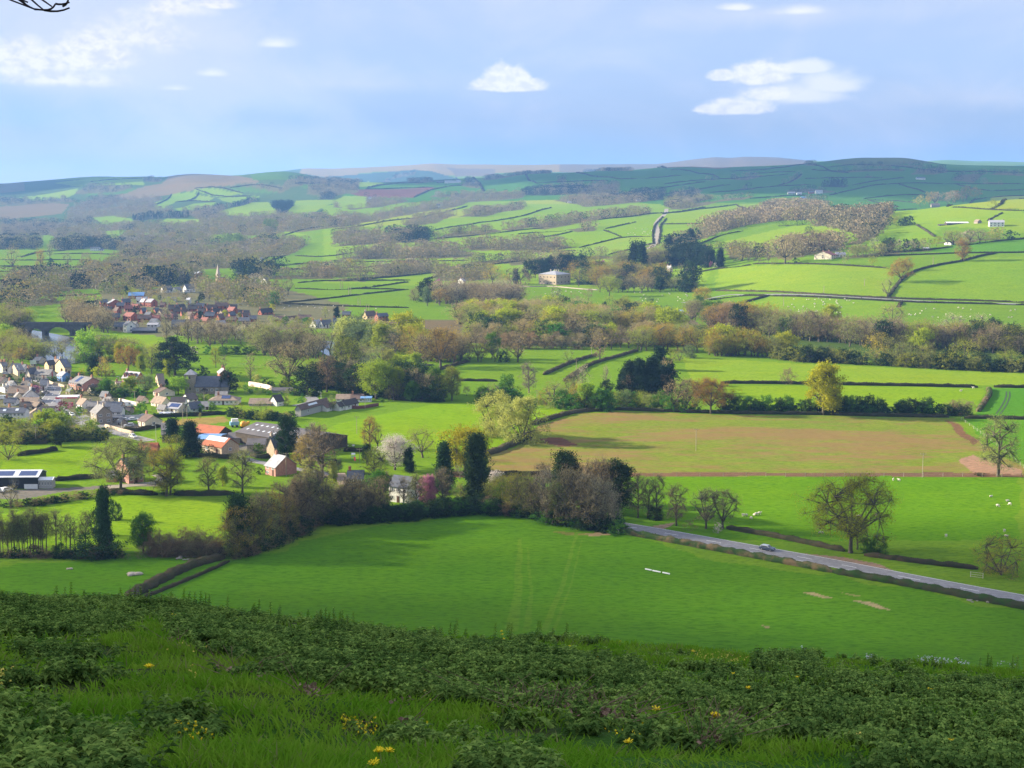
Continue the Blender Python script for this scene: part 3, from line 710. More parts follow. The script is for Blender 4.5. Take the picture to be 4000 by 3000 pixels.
def hedge(fr, pts, h=1.5, w=1.6, m='dark', label='dark clipped hedge', place=None, group='hedges between the fields'):
    P0 = [at(x, y, fr) for x, y in pts]; D = sum(p.y for p in P0) / len(P0)
    w = max(w, D * .0009); h = max(min(h, 1.7), D * .0006)
    P = worldline(fr, pts, max(1.0, D / 260), 1)
    c = P[len(P) // 2]; n = len(P)
    prof = [(-.5, -.1), (-.56, .45), (-.42, .9), (0, 1.03), (.42, .9), (.56, .45), (.5, -.1)]; k = len(prof)
    V = []
    for i, p in enumerate(P):
        t = P[min(i + 1, n - 1)] - P[max(i - 1, 0)]; t.z = 0; t.normalize(); nn = Vector((-t.y, t.x, 0))
        hh = h * (1 + .22 * math.sin(i * 1.3 + p.x * .3) * math.sin(i * .37)) ; ww = w * (1 + .15 * math.sin(i * 2.1))
        end = .25 if i in (0, n - 1) else 1
        if D > 1100 and vnoise(p.x, p.y, 23, 9) > .48: hh *= .3
        for a, b in prof:
            q = p + nn * (a * ww * end + (rs.rand() - .5) * .18 * w); V.append((q.x - c.x, q.y - c.y, p.z - c.z + b * hh * (end ** .5) + (rs.rand() - .5) * .14 * h))
    i = (np.arange(n - 1)[:, None] * k + np.arange(k - 1)[None]).ravel()
    Fc = np.stack([i, i + k, i + k + 1, i + 1], 1); V = np.array(V)
    L = sum((b - a).length for a, b in zip(P[:-1], P[1:]))
    sz = max(.16, D * .0006); m_ = int(min(9000, L * (h + w) * 1.4 / (sz * sz) * .5))
    f = rs.randint(len(Fc), size=m_); a = rs.rand(m_, 1); b = rs.rand(m_, 1)
    C = (V[Fc[f, 0]] * (1 - a) + V[Fc[f, 1]] * a) * (1 - b) + (V[Fc[f, 3]] * (1 - a) + V[Fc[f, 2]] * a) * b + rs.normal(size=(m_, 3)) * sz * .3
    V2, F2 = quads(C, sz)
    o = link('hedge', npmesh('hedge', np.concatenate([V, V2]), [Fc, F2 + len(V)]), HM[m], None, c)
    tag(o, label, 'hedge', group); HEDGES.append(o); THINGS.append((o, place)); return o
WOODM = plain('weathered_wood', (.30, .27, .22), (.2, .18, .14), 4, .9)
WOODP = plain('pale_wood', (.5, .46, .38), (.36, .33, .27), 4, .9)
def fence(fr, pts, gap, h, label, rails=2, mat=WOODM, rw=.012):
    P = resample([at(x, y, fr) for x, y in pts], gap); P = [Vector((p.x, p.y, gz(p.x, p.y))) for p in P]
    r = empty('fence', P[0], 0, label, 'fence'); THINGS.append((r, None))
    pm = MB().box(-.07, .07, -.07, .07, -.1, h).mesh('post', mat)
    for p in P: link('post', pm, mat, r, p - P[0])
    mb = MB()
    for a, b in zip(P[:-1], P[1:]):
        for q in range(rails):
            z = Vector((0, 0, h * (.92 - .4 * q))); mb.tube(a - P[0] + z, b - P[0] + z, rw, rw, 4, False)
    mb.build('rail' if rw > .03 else 'wire', mat, r)
    return r
g_near = 'hedges around the nearest fields'
hedge('N', [(855, 745), (1100, 612), (1300, 520), (1490, 478)], 1.9, 3.2, 'brown', 'thick dark hedge running from the hillside to the stream bank', group=g_near)
hedge('N', [(915, 760), (1200, 645), (1400, 560), (1525, 500)], .8, .9, 'brown', 'low straggly hedge line just right of the thick dark hedge', group=g_near)
hedge('O', [(140, 362), (500, 428), (800, 482), (1100, 540), (1240, 568)], 1.5, 2.0, 'tan', 'tan and green hedge on the near side of the main road', group=g_near)
hedge('O', [(1240, 568), (1400, 596), (1700, 650), (1900, 690), (2212, 750), (2500, 815), (3100, 935)], 1.5, 2.2, 'green', 'green hedge below the right end of the main road', group=g_near)
hedge('O', [(700, 345), (1000, 397), (1300, 462)], 1.3, 1.8, 'brown', 'hedge between the main road and the sheep field, left of the lone oak', group=g_near)
hedge('O', [(1400, 482), (1700, 522), (1980, 552)], 1.2, 1.8, 'brown', 'low brown hedge right of the lone oak beside the main road', group=g_near)
hedge('M', [(1300, 226), (1860, 232)], 1.4, 1.8, 'dark', 'dark hedge under the bottom edge of the sown brown field', group=g_near)
hedge('K', [(1280, 462), (1600, 474), (1900, 484), (2212, 492), (2900, 500), (3700, 517)], 1.5, 2.2, 'dark', 'long dark hedge along the top of the sown brown field')
hedge('L', [(1780, 524), (2300, 533)], 1.5, 2.0, 'dark', 'dark hedge between the two deep green fields at the right')
hedge('L', [(1880, 478), (1935, 400), (1968, 350), (1955, 312)], 1.6, 2.2, 'tan', 'short brown hedge climbing between the lime field and the tractor-marked crop')
hedge('L', [(30, 272), (600, 277), (1200, 288), (1880, 303)], 1.6, 2.2, 'dark', 'long straight dark hedge crossing behind the tall golden tree')
hedge('L', [(1995, 300), (2400, 306)], 1.6, 2.2, 'dark', 'dark hedge right of the gap above the tractor-marked crop')
hedge('K', [(690, 575), (860, 520), (1020, 478), (1290, 462)], 1.6, 3.0, 'brown', 'curving hedge right of the big yellow-green willow')
hedge('K', [(110, 832), (300, 800), (420, 772), (560, 715), (680, 655)], 1.6, 3.5, 'brown', 'thick hedge left of the dark ivy-clad column tree')
hedge('K', [(780, 212), (980, 122), (1165, 70)], 1.6, 2.4, 'brown', 'left one of the two hedges flanking the grassy track')
hedge('K', [(930, 262), (1010, 205), (1100, 145), (1200, 112), (1340, 75), (1460, 38)], 1.6, 2.4, 'brown', 'right one of the two hedges flanking the grassy track')
hedge('K', [(0, 185), (110, 150), (240, 115)], 1.5, 2.4, 'brown', 'short brown hedge by the riverside wood')
hedge('K', [(170, 253), (330, 256), (450, 258)], 1.3, 1.8, 'dark', 'thin dark hedge across the field left of the grassy track')
hedge('D', [(1750, 725), (2000, 735), (2320, 742)], 1.5, 2.0, 'dark', 'dark hedge along the top of the bright field right of the bungalows')
hedge('J', [(-10, 436), (500, 450), (800, 468), (1200, 489), (1700, 503), (2300, 524)], 1.4, 2.0, 'brown', 'long hedge above the narrow lane at the right')
hedge('J', [(390, 474), (800, 489), (1300, 515), (1900, 530), (2300, 541)], 1.4, 2.0, 'dark', 'long hedge below the narrow lane at the right')
hedge('J', [(-20, 575), (120, 540), (250, 505), (380, 470)], 1.8, 3.0, 'dark', 'dark hedge slanting up to meet the narrow lane')
hedge('J', [(-60, 505), (60, 486), (200, 470), (370, 472)], 1.6, 3, 'dark', 'short dark hedge along the left end of the narrow lane')
hedge('J', [(1305, 555), (1330, 517)], 1.6, 3.0, 'dark', 'stub of hedge between the two sheep pastures')
hedge('J', [(1230, 488), (1270, 430), (1310, 372), (1400, 302), (1550, 258), (1770, 222), (1900, 185), (2010, 165)], 1.8, 3.0, 'dark', 'dark hedge climbing the left side of the bright ribbed field')
hedge('J', [(260, 242), (500, 243), (800, 247), (1000, 258), (1240, 274)], 1.4, 2.2, 'dark', 'hedge along the top of the broad smooth pasture')
hedge('J', [(-150, 305), (0, 278), (150, 262), (250, 250)], 1.6, 3, 'dark', 'dark hedge right of the pink blossom above the broad smooth pasture')
hedge('J', [(1180, 184), (1500, 175), (1700, 166), (2050, 163), (2300, 158)], 1.4, 2.6, 'dark', 'hedge below the deep green crop on the right slope')
hedge('J', [(1150, 170), (1300, 158), (1530, 140), (1700, 120)], 1.4, 2.6, 'dark', 'hedge left of the small white cottage on the right slope')
hedge('J', [(1760, 112), (1950, 85), (2300, 55)], 1.4, 2.6, 'dark', 'hedge right of the small white cottage on the right slope')
hedge('R', [(1740, 328), (1860, 292), (2020, 266), (2300, 258)], 1.4, 3, 'dark', 'hedge along the crest of the right-hand hill')
hedge('R', [(1770, 332), (1900, 340), (2060, 352), (2300, 356)], 1.4, 3, 'dark', 'hedge under the striped field on the right-hand hill')
hedge('R', [(2010, 345), (2090, 303), (2150, 282), (2300, 272)], 1.4, 3, 'dark', 'hedge climbing right of the lone round oak on the right-hand hill')
hedge('R', [(1985, 416), (2030, 390), (2080, 365)], 1.4, 3, 'dark', 'short hedge climbing above the white farmhouse on the hill')
hedge('R', [(1350, 352), (1440, 349), (1550, 343)], 1.4, 3, 'brown', 'short hedge left of the striped field')
hedge('R', [(1550, 440), (1600, 472), (1660, 515)], 1.4, 3, 'brown', 'brown hedge dropping from the hill farm towards the lane')
hedge('R', [(-30, 437), (280, 432)], 1.4, 3, 'dark', 'hedge left of the pink-brown wood')
hedge('R', [(-20, 375), (150, 350), (430, 316)], 1.4, 3, 'dark', 'hedge curving above the pale pasture left of the hillside farms')
hedge('R', [(435, 314), (500, 345), (570, 366)], 1.4, 3, 'brown', 'brown hedge dropping across the pale pasture')
hedge('R', [(210, 560), (330, 505), (480, 478)], 1.4, 3, 'dark', 'hedge along the foot of the long brown wood')
g_hill = 'thin dark hedges on the far hills'
HL = [('H', [(150, 92), (400, 97), (640, 92), (850, 78), (1000, 60), (1130, 40)]), ('H', [(90, 78), (250, 66), (440, 50)]), ('H', [(470, 46), (800, 42), (1130, 38)]),
      ('H', [(630, 182), (900, 160), (1100, 142), (1280, 122), (1400, 95), (1600, 70), (1900, 38)]), ('H', [(190, 338), (400, 320), (650, 292), (850, 268), (1100, 240)]),
      ('H', [(280, 235), (500, 245), (700, 241), (900, 216), (1100, 188)]), ('H', [(190, 345), (450, 355), (700, 366), (1100, 374)]), ('H', [(730, 180), (900, 178), (1110, 175)]), ('H', [(300, 195), (450, 180), (620, 178)]), ('H', [(720, 238), (950, 240), (1100, 243)]),
      ('Q', [(-10, 662), (250, 668), (500, 665), (840, 660)]), ('Q', [(-10, 710), (200, 704), (400, 680), (520, 668)]), ('Q', [(90, 775), (300, 765), (560, 745), (760, 715), (900, 695), (1180, 662)]),
      ('Q', [(420, 550), (620, 545), (760, 555)]), ('Q', [(600, 530), (900, 505), (1100, 480), (1300, 460)]), ('Q', [(620, 475), (860, 432), (1050, 412), (1250, 365), (1350, 332)]), ('Q', [(-10, 470), (200, 445), (400, 410), (600, 385), (700, 360), (830, 325)]),
      ('Q', [(1140, 497), (1300, 485), (1440, 478)]), ('Q', [(1260, 522), (1380, 505), (1480, 480)]), ('Q', [(1680, 465), (1800, 440), (1870, 422)]), ('Q', [(1520, 582), (1650, 550), (1790, 515), (1960, 512)]), ('Q', [(1670, 472), (1780, 515)]),
      ('Q', [(1700, 625), (1850, 590), (1975, 555)]), ('Q', [(1980, 560), (1975, 490), (1990, 435), (2040, 390)]), ('Q', [(2010, 560), (2025, 490), (2020, 440), (2060, 400)]), ('Q', [(2020, 436), (2300, 434)]), ('Q', [(2010, 512), (2090, 512)]),
      ('Q', [(1640, 410), (1900, 380), (2100, 365), (2300, 330)]), ('Q', [(1170, 610), (1300, 608), (1500, 600)]), ('Q', [(560, 780), (700, 745), (790, 720)]),
      ('Q', [(210, 218), (330, 185), (560, 180)]), ('Q', [(500, 272), (600, 222), (800, 195)]), ('Q', [(200, 220), (400, 214), (640, 208)]), ('Q', [(760, 150), (900, 180), (930, 235)]), ('Q', [(1190, 130), (1220, 188), (1380, 175), (1700, 168)]), ('Q', [(1500, 118), (1700, 160), (2000, 150), (2150, 135)]), ('Q', [(920, 250), (1170, 243)]), ('Q', [(1560, 105), (1800, 98), (2060, 92)]), ('Q', [(2020, 215), (2300, 175)]),
      ('R', [(-10, 190), (200, 165), (440, 150), (760, 128)]), ('R', [(270, 242), (450, 230), (600, 205), (900, 192)]), ('R', [(-10, 250), (200, 225), (400, 190)]), ('R', [(700, 195), (800, 165), (840, 128)]), ('R', [(860, 155), (1100, 150), (1340, 150)]), ('R', [(1150, 195), (1300, 168), (1470, 150)]), ('R', [(1010, 258), (1150, 225), (1350, 190), (1500, 182), (1700, 185), (2212, 188)]), ('R', [(1220, 280), (1400, 256), (1620, 258)]),
      ('R', [(1180, 288), (1400, 290), (1550, 305)]), ('R', [(520, 278), (700, 262), (880, 258)]), ('R', [(900, 100), (1200, 108), (1480, 105)]), ('R', [(400, 110), (700, 95), (880, 62)]), ('R', [(1380, 75), (1600, 105), (1900, 110), (2212, 120)]), ('R', [(1440, 190), (1520, 215), (1600, 240)]), ('R', [(30, 100), (200, 120), (330, 150)]), ('R', [(500, 130), (640, 118), (800, 112)]), ('R', [(1000, 85), (1150, 70), (1300, 72)]), ('R', [(880, 65), (1000, 110), (1130, 120)]), ('R', [(1800, 190), (1950, 235), (2212, 225)]), ('R', [(1250, 290), (1380, 320), (1440, 330)]),
      ('P', [(-20, 592), (240, 592)]), ('P', [(130, 640), (250, 606), (400, 600)]), ('P', [(330, 620), (560, 618), (760, 625)]), ('P', [(0, 656), (200, 660), (420, 655), (600, 662)]), ('P', [(0, 700), (200, 702), (400, 704), (640, 695)]), ('P', [(-20, 728), (200, 730)]),
      ('P', [(1210, 220), (1350, 268), (1590, 262)]), ('P', [(1060, 250), (1000, 300), (940, 320)]), ('P', [(560, 175), (700, 160), (880, 155)]), ('P', [(1420, 210), (1600, 188), (1740, 215)]), ('P', [(1200, 215), (1350, 205), (1500, 245)]), ('P', [(1080, 300), (1200, 290), (1330, 300)]), ('P', [(1160, 295), (1230, 235)]), ('P', [(1820, 185), (1960, 190), (2110, 180)]),
      ('P', [(1820, 632), (2000, 640), (2240, 600)]), ('P', [(1700, 690), (1850, 680), (1960, 672)]), ('P', [(1700, 690), (1740, 720), (2000, 712), (2230, 700)]), ('P', [(1640, 670), (1760, 630)]), ('P', [(1650, 715), (1720, 690)]), ('P', [(1740, 510), (1860, 470), (2000, 450)]),
      ('A', [(410, 350), (650, 345), (860, 330)]), ('A', [(780, 410), (860, 385)]), ('A', [(0, 85), (400, 95), (760, 100)]), ('G', [(200, 255), (380, 250), (560, 250)]), ('G', [(200, 395), (400, 370), (600, 340), (680, 330)]), ('G', [(640, 690), (850, 675), (1080, 655), (1240, 650)]), ('C', [(840, 1370), (1300, 1350), (1550, 1345), (2000, 1310)]), ('C', [(340, 1580), (520, 1600), (760, 1560), (950, 1520)]), ('E', [(1420, 740), (1700, 750), (2000, 770)]), ('F', [(290, 660), (420, 700), (580, 700)]), ('E', [(380, 1175), (700, 1205), (1000, 1215)]), ('E', [(1200, 1215), (1500, 1220), (1950, 1210)]), ('F', [(1630, 600), (1780, 600), (1930, 605)]), ('D', [(350, 880), (520, 900), (660, 915)])]
for fr, pts in HL:
    y = fv(fr, *pts[0])[1]
    if y > 700: hedge(fr, pts, 1.6, 2.2, 'dark', 'dark garden or field hedge', None, 'hedges about the near village')
    elif y > 560: hedge(fr, pts, 1.3, 1.9, 'dark', 'thin dark field hedge', None, 'thin hedges on the valley floor')
    else: hedge(fr, pts, 1.5, 2.4, 'dark', 'thin dark hill hedge', None, g_hill)
fence('O', [(330, 79), (800, 80), (1300, 81), (1900, 80), (2300, 84)], 7.0, 1.5, 'long post and wire fence under the sown brown field')
fence('O', [(1940, 590), (2003, 598)], 2.4, 1.5, 'short pale rail fence beside the right end of the main road', 3, WOODP, .06)
fence('O', [(55, 355), (115, 350)], 2.2, 1.3, 'short grey rail fence at the field gateway by the road', 3, WOODM, .05)
fence('O', [(113, 345), (150, 372)], 2.8, 1.3, 'pale field gate at the corner of the near field', 4, WOODP, .05)
fence('L', [(1760, 535), (1850, 600), (1950, 670), (2212, 885)], 6, 1.3, 'post and wire fence slanting beside the deep green crop', 2, WOODP)

T = [
 ('E', 540, 1170, 600, 'wide', 'sage', .95, 'large half-bare oak with thick forked limbs in front of the pink farmhouse'),
 ('E', 1110, 1225, 560, 'oval', 'olive', 1.0, 'twin-stemmed olive-green tree right of the pink farmhouse'), ('E', 1155, 1215, 500, 'oval', 'olive', .9, 'leafy partner stem beside the twin-stemmed olive tree'),
 ('E', 1630, 1180, 410, 'oval', 'sage', .9, 'leaning half-bare tree in the hedge right of the pink farmhouse'), ('E', 2045, 1200, 510, 'oval', 'sage', .85, 'upright half-bare alder in front of the stone cottage'),
 ('E', 1800, 1105, 230, 'oval', 'lime', .8, 'slim young tree alone on the lawn below the barns'),
 ('E', 1180, 560, 270, 'cone', 'fir', 1.3, 'broad dark fir by the road left of the rusty barns'), ('E', 1400, 740, 400, 'cone', 'fir', 1.3, 'tall dark fir in front of the white and rust barn roof'),
 ('E', 1200, 760, 260, 'round', 'olive', 1.1), ('E', 870, 820, 190, 'dome', 'grey', 1.0), ('E', 950, 900, 240, 'oval', 'bud', .9), ('E', 1640, 700, 100, 'bush', 'dark', 1), ('E', 1560, 705, 60, 'bush', 'grey', 1.2),
 ('G', 1240, 1560, 740, 'column', 'ivy', .55, 'tall old trunk smothered in dark ivy by the stream'), ('G', 1150, 1330, 260, 'bush', 'ivy', .6), ('G', 1360, 1150, 220, 'bush', 'ivy', .5),
 ('G', 1690, 1540, 440, 'oval', 'green', .75, 'leafy green tree in the stream bank gap'), ('G', 1660, 1600, 120, 'bush', 'bare', 1.0, 'heap of grey brushwood at the stream edge'), ('G', 720, 290, 220, 'oval', 'ivy', 1.1, 'dark ivy-covered tree at the field corner'),
 ('G', 100, 440, 320, 'dome', 'olive', 1.0), ('G', 240, 240, 150, 'round', 'olive', 1), ('G', 20, 200, 200, 'round', 'olive', 1.2), ('G', 400, 230, 170, 'round', 'sage', 1.2), ('G', 540, 220, 200, 'round', 'olive', 1.2), ('G', 640, 200, 210, 'round', 'lime', 1.0), ('G', 860, 215, 130, 'dome', 'sage', 1.4), ('G', 1080, 190, 180, 'dome', 'olive', 1.2), ('G', 960, 210, 110, 'bush', 'brown', 1.2),
 ('G', 460, 230, 130, 'bush', 'grey', 1.2), ('G', 1180, 200, 60, 'bush', 'brown', 2.2), ('G', 130, 1010, 240, 'round', 'bare', 1.1),
 ('F', 830, 700, 560, 'oval', 'dark', .75, 'tall dark evergreen in front of the big grey barn'), ('F', 1300, 1040, 760, 'oval', 'bare', 1.15, 'tall bare ash towering over the big grey barn'), ('F', 1070, 900, 500, 'oval', 'bud', .9), ('F', 1180, 700, 480, 'oval', 'pale', .9), ('F', 1130, 1000, 280, 'oval', 'willow', .9), ('F', 1480, 1060, 300, 'oval', 'willow', .6), ('F', 1560, 900, 170, 'oval', 'grey', .9),
 ('F', 380, 640, 145, 'dome', 'green', .8), ('F', 430, 640, 140, 'dome', 'green', .8), ('F', 410, 930, 90, 'bush', 'ivy', 1), ('F', 2010, 560, 430, 'oval', 'bud', .85, 'bare bronze tree with a ball of mistletoe left of the white blossom'), ('F', 2120, 560, 300, 'round', 'bare', .9),
 ('F', 1960, 790, 270, 'oval', 'dark', .7), ('F', 2070, 1070, 480, 'oval', 'olive', 1.0), ('F', 2050, 1420, 420, 'oval', 'green', .8), ('F', 2140, 1000, 330, 'round', 'olive', .9),
 ('M', 800, 200, 180, 'round', 'white', 1.1, 'large white cherry in blossom right of the lamp-post field'), ('M', 960, 130, 160, 'round', 'sage', 1.1, 'grey-green tree right of the white cherry'), ('M', 880, 215, 130, 'cone', 'dark', .9), ('M', 1085, 330, 270, 'cone', 'ivy', .8, 'shorter dark cypress-like column behind the white house'), ('M', 1270, 400, 375, 'column', 'ivy', .78, 'tallest dark ivy column right of the white house'), ('M', 1205, 225, 245, 'round', 'gold', 1.1, 'golden oak crown behind the tallest ivy column'),
 ('M', 1345, 260, 70, 'bush', 'ivy', .5), ('M', 1375, 300, 85, 'round', 'white', 1.0, 'small white blossom right of the tallest ivy column'), ('M', 985, 420, 175, 'oval', 'rose', .85, 'pink magnolia blossom beside the white house'), ('M', 745, 420, 200, 'oval', 'bare', .8), ('M', 850, 440, 190, 'alder', 'bare', 1), ('M', 925, 450, 215, 'oval', 'sage', .7), ('K', 60, 400, 190, 'oval', 'olive', .9), ('K', -40, 400, 200, 'oval', 'bare', .9), ('K', 800, 430, 120, 'dome', 'bud', 1.0), ('K', 960, 400, 150, 'oval', 'sage', .9), ('K', 250, 120, 110, 'round', 'bare', 1), ('K', 330, 118, 120, 'round', 'olive', 1), ('K', 430, 116, 110, 'round', 'bare', 1), ('K', 500, 118, 80, 'dome', 'ivy', 1), ('M', 700, 430, 210, 'oval', 'green', .8), ('M', 1080, 420, 220, 'oval', 'bare', .8), ('M', 1180, 400, 120, 'oval', 'sage', .9), ('M', 1175, 250, 90, 'round', 'pale', 1),
 ('K', 440, 645, 280, 'dome', 'willow', .95, 'big pale yellow-green willow, its left half'), ('K', 620, 690, 300, 'dome', 'willow', 1.0, 'big pale yellow-green willow, its right half'), ('K', 720, 455, 35, 'bush', 'dark', .9), ('K', 640, 440, 50, 'bush', 'grey', 1.0), ('K', 620, 690, 60, 'bush', 'ivy', 1.2),
 ('O', 1330, 468, 360, 'wide', 'olive', .9, 'lone spreading oak beside the main road'), ('O', 1365, 450, 170, 'oval', 'olive', .9), ('O', 1475, 468, 85, 'bush', 'green', .85, 'round green bush at the foot of the lone oak'), ('O', 1410, 465, 70, 'bush', 'green', .8),
 ('O', 2095, 580, 190, 'dome', 'bud', 1.15, 'large brown rounded bush at the right edge by the road'), ('O', 445, 330, 200, 'oval', 'bare', .8, 'slender bare tree at the track by the road junction'), ('O', 595, 345, 190, 'round', 'bare', .85), ('O', 680, 345, 185, 'round', 'bare', 1.0, 'round bare tree left of the sheep'), ('O', 655, 365, 45, 'bush', 'white', .8, 'small white-flowering bush at the verge'), ('O', 520, 350, 50, 'bush', 'brown', 1.4), ('O', 350, 290, 210, 'tall', 'bare', 1), ('O', 340, 300, 60, 'bush', 'dark', 1), ('O', 250, 290, 215, 'tall', 'bare', 1), ('O', 300, 290, 190, 'tall', 'bare', 1),
 ('L', 2025, 940, 400, 'oval', 'sage', .95, 'tall pale bare tree at the right end of the sown brown field'), ('L', 768, 500, 350, 'oval', 'gold', .95, 'tall golden-leaved tree in front of the long straight hedge'), ('L', 508, 275, 105, 'bush', 'bare', .85, 'lone round grey bush in the upper lime field'), ('L', 1890, 935, 20, 'bush', 'dark', 3), ('L', 690, 945, 25, 'bush', 'brown', 2.5),
 ('K', 1985, 490, 235, 'wide', 'bud', .92, 'spreading bronze oak above the sown brown field'), ('K', 1620, 175, 150, 'cone', 'dark', 1.4, 'dark rounded yew top above the conifer clump'), ('K', 1400, 340, 210, 'cone', 'fir', 1.2), ('K', 1470, 345, 230, 'cone', 'fir', 1.1), ('K', 1560, 345, 240, 'cone', 'fir', 1.1), ('K', 1650, 300, 190, 'oval', 'pink', .9), ('K', 1690, 280, 160, 'cone', 'dark', .9), ('K', 1350, 330, 130, 'cone', 'fir', 1.0),
 ('K', 1365, 440, 115, 'dome', 'grey', 1.0, 'grey-green domed tree left of the leafy hedge row'), ('K', 1185, 105, 170, 'oval', 'pink', 1.15, 'pinkish bare tree standing between the two flanking hedges'), ('K', 960, 120, 85, 'dome', 'sage', 1.0, 'round grey-green tree at the bend of the grassy track hedge'), ('K', 675, 340, 205, 'oval', 'pale', .85, 'pale bare ash right of the dark thicket'), ('K', 595, 120, 125, 'oval', 'pink', .9, 'pinkish bare tree standing in the bright field edge'), ('K', 228, 360, 60, 'round', 'bare', 1.0), ('K', 120, 395, 225, 'oval', 'olive', .8),
 ('K', 350, 410, 100, 'dome', 'green', 1.1), ('K', 420, 410, 130, 'round', 'bare', 1), ('K', 520, 380, 150, 'dome', 'green', .9), ('K', 590, 390, 95, 'dome', 'sage', 1.1), ('K', 850, 440, 170, 'round', 'bare', 1.1), ('K', 930, 445, 130, 'round', 'sage', .9), ('K', 1040, 460, 170, 'round', 'bud', .9), ('K', 1090, 465, 180, 'oval', 'lime', .8), ('K', 1190, 465, 140, 'dome', 'green', 1.1), ('K', 1060, 330, 180, 'oval', 'pale', .8), ('K', 1230, 330, 180, 'oval', 'pale', .5), ('K', 1240, 345, 90, 'dome', 'ivy', .9), ('K', 1000, 340, 150, 'oval', 'bare', .8),
 ('K', 1480, 445, 110, 'dome', 'olive', 1.0), ('K', 1560, 450, 100, 'dome', 'sage', 1.0), ('K', 1620, 460, 120, 'dome', 'green', .8), ('K', 1720, 470, 200, 'round', 'pink', .9), ('K', 1810, 475, 220, 'round', 'pink', .85), ('K', 1790, 470, 110, 'dome', 'olive', .9), ('K', 1740, 250, 60, 'dome', 'dark', .9), ('K', 1700, 120, 90, 'dome', 'olive', 1), ('K', 1760, 110, 90, 'dome', 'sage', 1.1), ('K', 1840, 90, 85, 'dome', 'grey', 1.2),
 ('J', 1320, 375, 145, 'wide', 'bud', .9, 'bronze oak on the hedge corner of the bright ribbed field'), ('J', 1225, 485, 130, 'round', 'bare', .9, 'grey bare tree at the foot of the climbing hedge'), ('J', 1375, 290, 90, 'round', 'bud', .9), ('J', 1765, 222, 150, 'oval', 'bud', .9, 'tall bronze oak on the upper right slope'), ('J', 1118, 262, 72, 'round', 'olive', .9), ('J', 917, 248, 60, 'round', 'bare', .8), ('J', 570, 240, 42, 'bush', 'dark', .8), ('J', 410, 248, 50, 'dome', 'sage', 1), ('J', 490, 242, 190, 'wide', 'pink', .95, 'broad pinkish bare tree left of the cream farmhouse'), ('J', 185, 220, 145, 'oval', 'bare', .9), ('J', 2120, 68, 62, 'bush', 'dark', 1.1, 'dark round bush at the right edge slope'),
 ('J', 500, 775, 130, 'round', 'green', .9, 'bright green chestnut in the long riverside belt'), ('J', 490, 905, 150, 'round', 'gold', 1.15, 'golden rounded oak at the front of the riverside belt'), ('J', 1480, 865, 145, 'round', 'gold', .9, 'yellow-green tree in the right part of the riverside belt'), ('J', 1150, 960, 200, 'round', 'bud', .8), ('J', 2160, 840, 110, 'round', 'white', .8, 'white-blossoming tree at the right edge of the riverside belt'), ('J', 1260, 720, 175, 'wide', 'pink', .9, 'tall spreading bare tree rising above the riverside belt'), ('J', 820, 730, 175, 'oval', 'gold', .95), ('J', 640, 740, 150, 'round', 'pale', .95), ('J', 1700, 750, 140, 'wide', 'pale', 1), ('J', 1890, 760, 150, 'round', 'pale', 1.1), ('J', 1990, 790, 140, 'round', 'dark', .8), ('J', 2120, 800, 100, 'round', 'dark', .8), ('J', 160, 740, 180, 'round', 'dark', .8), ('J', 95, 740, 100, 'round', 'bare', 1), ('J', 800, 945, 100, 'dome', 'grey', 1.1), ('J', 900, 950, 90, 'dome', 'ivy', 1.2), ('J', 655, 950, 110, 'dome', 'ivy', 1.1), ('J', 1010, 955, 70, 'dome', 'sage', 1.1), ('J', 1330, 940, 120, 'round', 'olive', .9),
 ('R', 1840, 665, 130, 'oval', 'bud', .9), ('R', 2020, 348, 58, 'round', 'olive', .95, 'lone round oak on the crest of the right-hand hill'),
 ('I', 725, 440, 130, 'round', 'olive', .9), ('I', 800, 555, 90, 'wide', 'bare', .8), ('I', 545, 590, 150, 'round', 'bare', .8), ('I', 965, 515, 145, 'wide', 'olive', .9), ('I', 850, 410, 120, 'round', 'gold', 1.0), ('I', 1670, 645, 120, 'dome', 'green', .9, 'round green tree in front of the lane'), ('I', 1690, 580, 120, 'wide', 'bud', .9), ('I', 1765, 290, 42, 'oval', 'rose', .9, 'small pink blossom tree at the roadside'), ('I', 1800, 290, 34, 'bush', 'white', .8, 'small white-flowering bush beside the pink blossom tree'), ('I', 1405, 330, 30, 'bush', 'rose', 1), ('I', 910, 300, 60, 'round', 'rose', .8), ('I', 1415, 760, 150, 'dome', 'grey', 1.0), ('I', 1290, 620, 90, 'dome', 'grey', 1.3), ('I', 1150, 720, 110, 'round', 'dark', .9), ('I', 970, 640, 120, 'round', 'olive', .8), ('I', 1080, 640, 120, 'round', 'olive', .9), ('I', 930, 650, 80, 'oval', 'dark', .8),
 ('I', 1160, 330, 210, 'cone', 'dark', .8, 'ragged tall conifer left of a matching one in the park'), ('I', 1215, 330, 210, 'cone', 'dark', .8, 'ragged tall conifer right of its partner in the park'), ('I', 1835, 290, 130, 'cone', 'fir', .9), ('I', 1775, 270, 95, 'cone', 'fir', .9), ('I', 1735, 290, 145, 'dome', 'fir', .8), ('I', 1600, 480, 210, 'dome', 'dark', .9, 'broad dark evergreen below the hillside cottages'), ('I', 1540, 450, 170, 'round', 'bare', .8), ('I', 250, 610, 100, 'round', 'bare', 1),
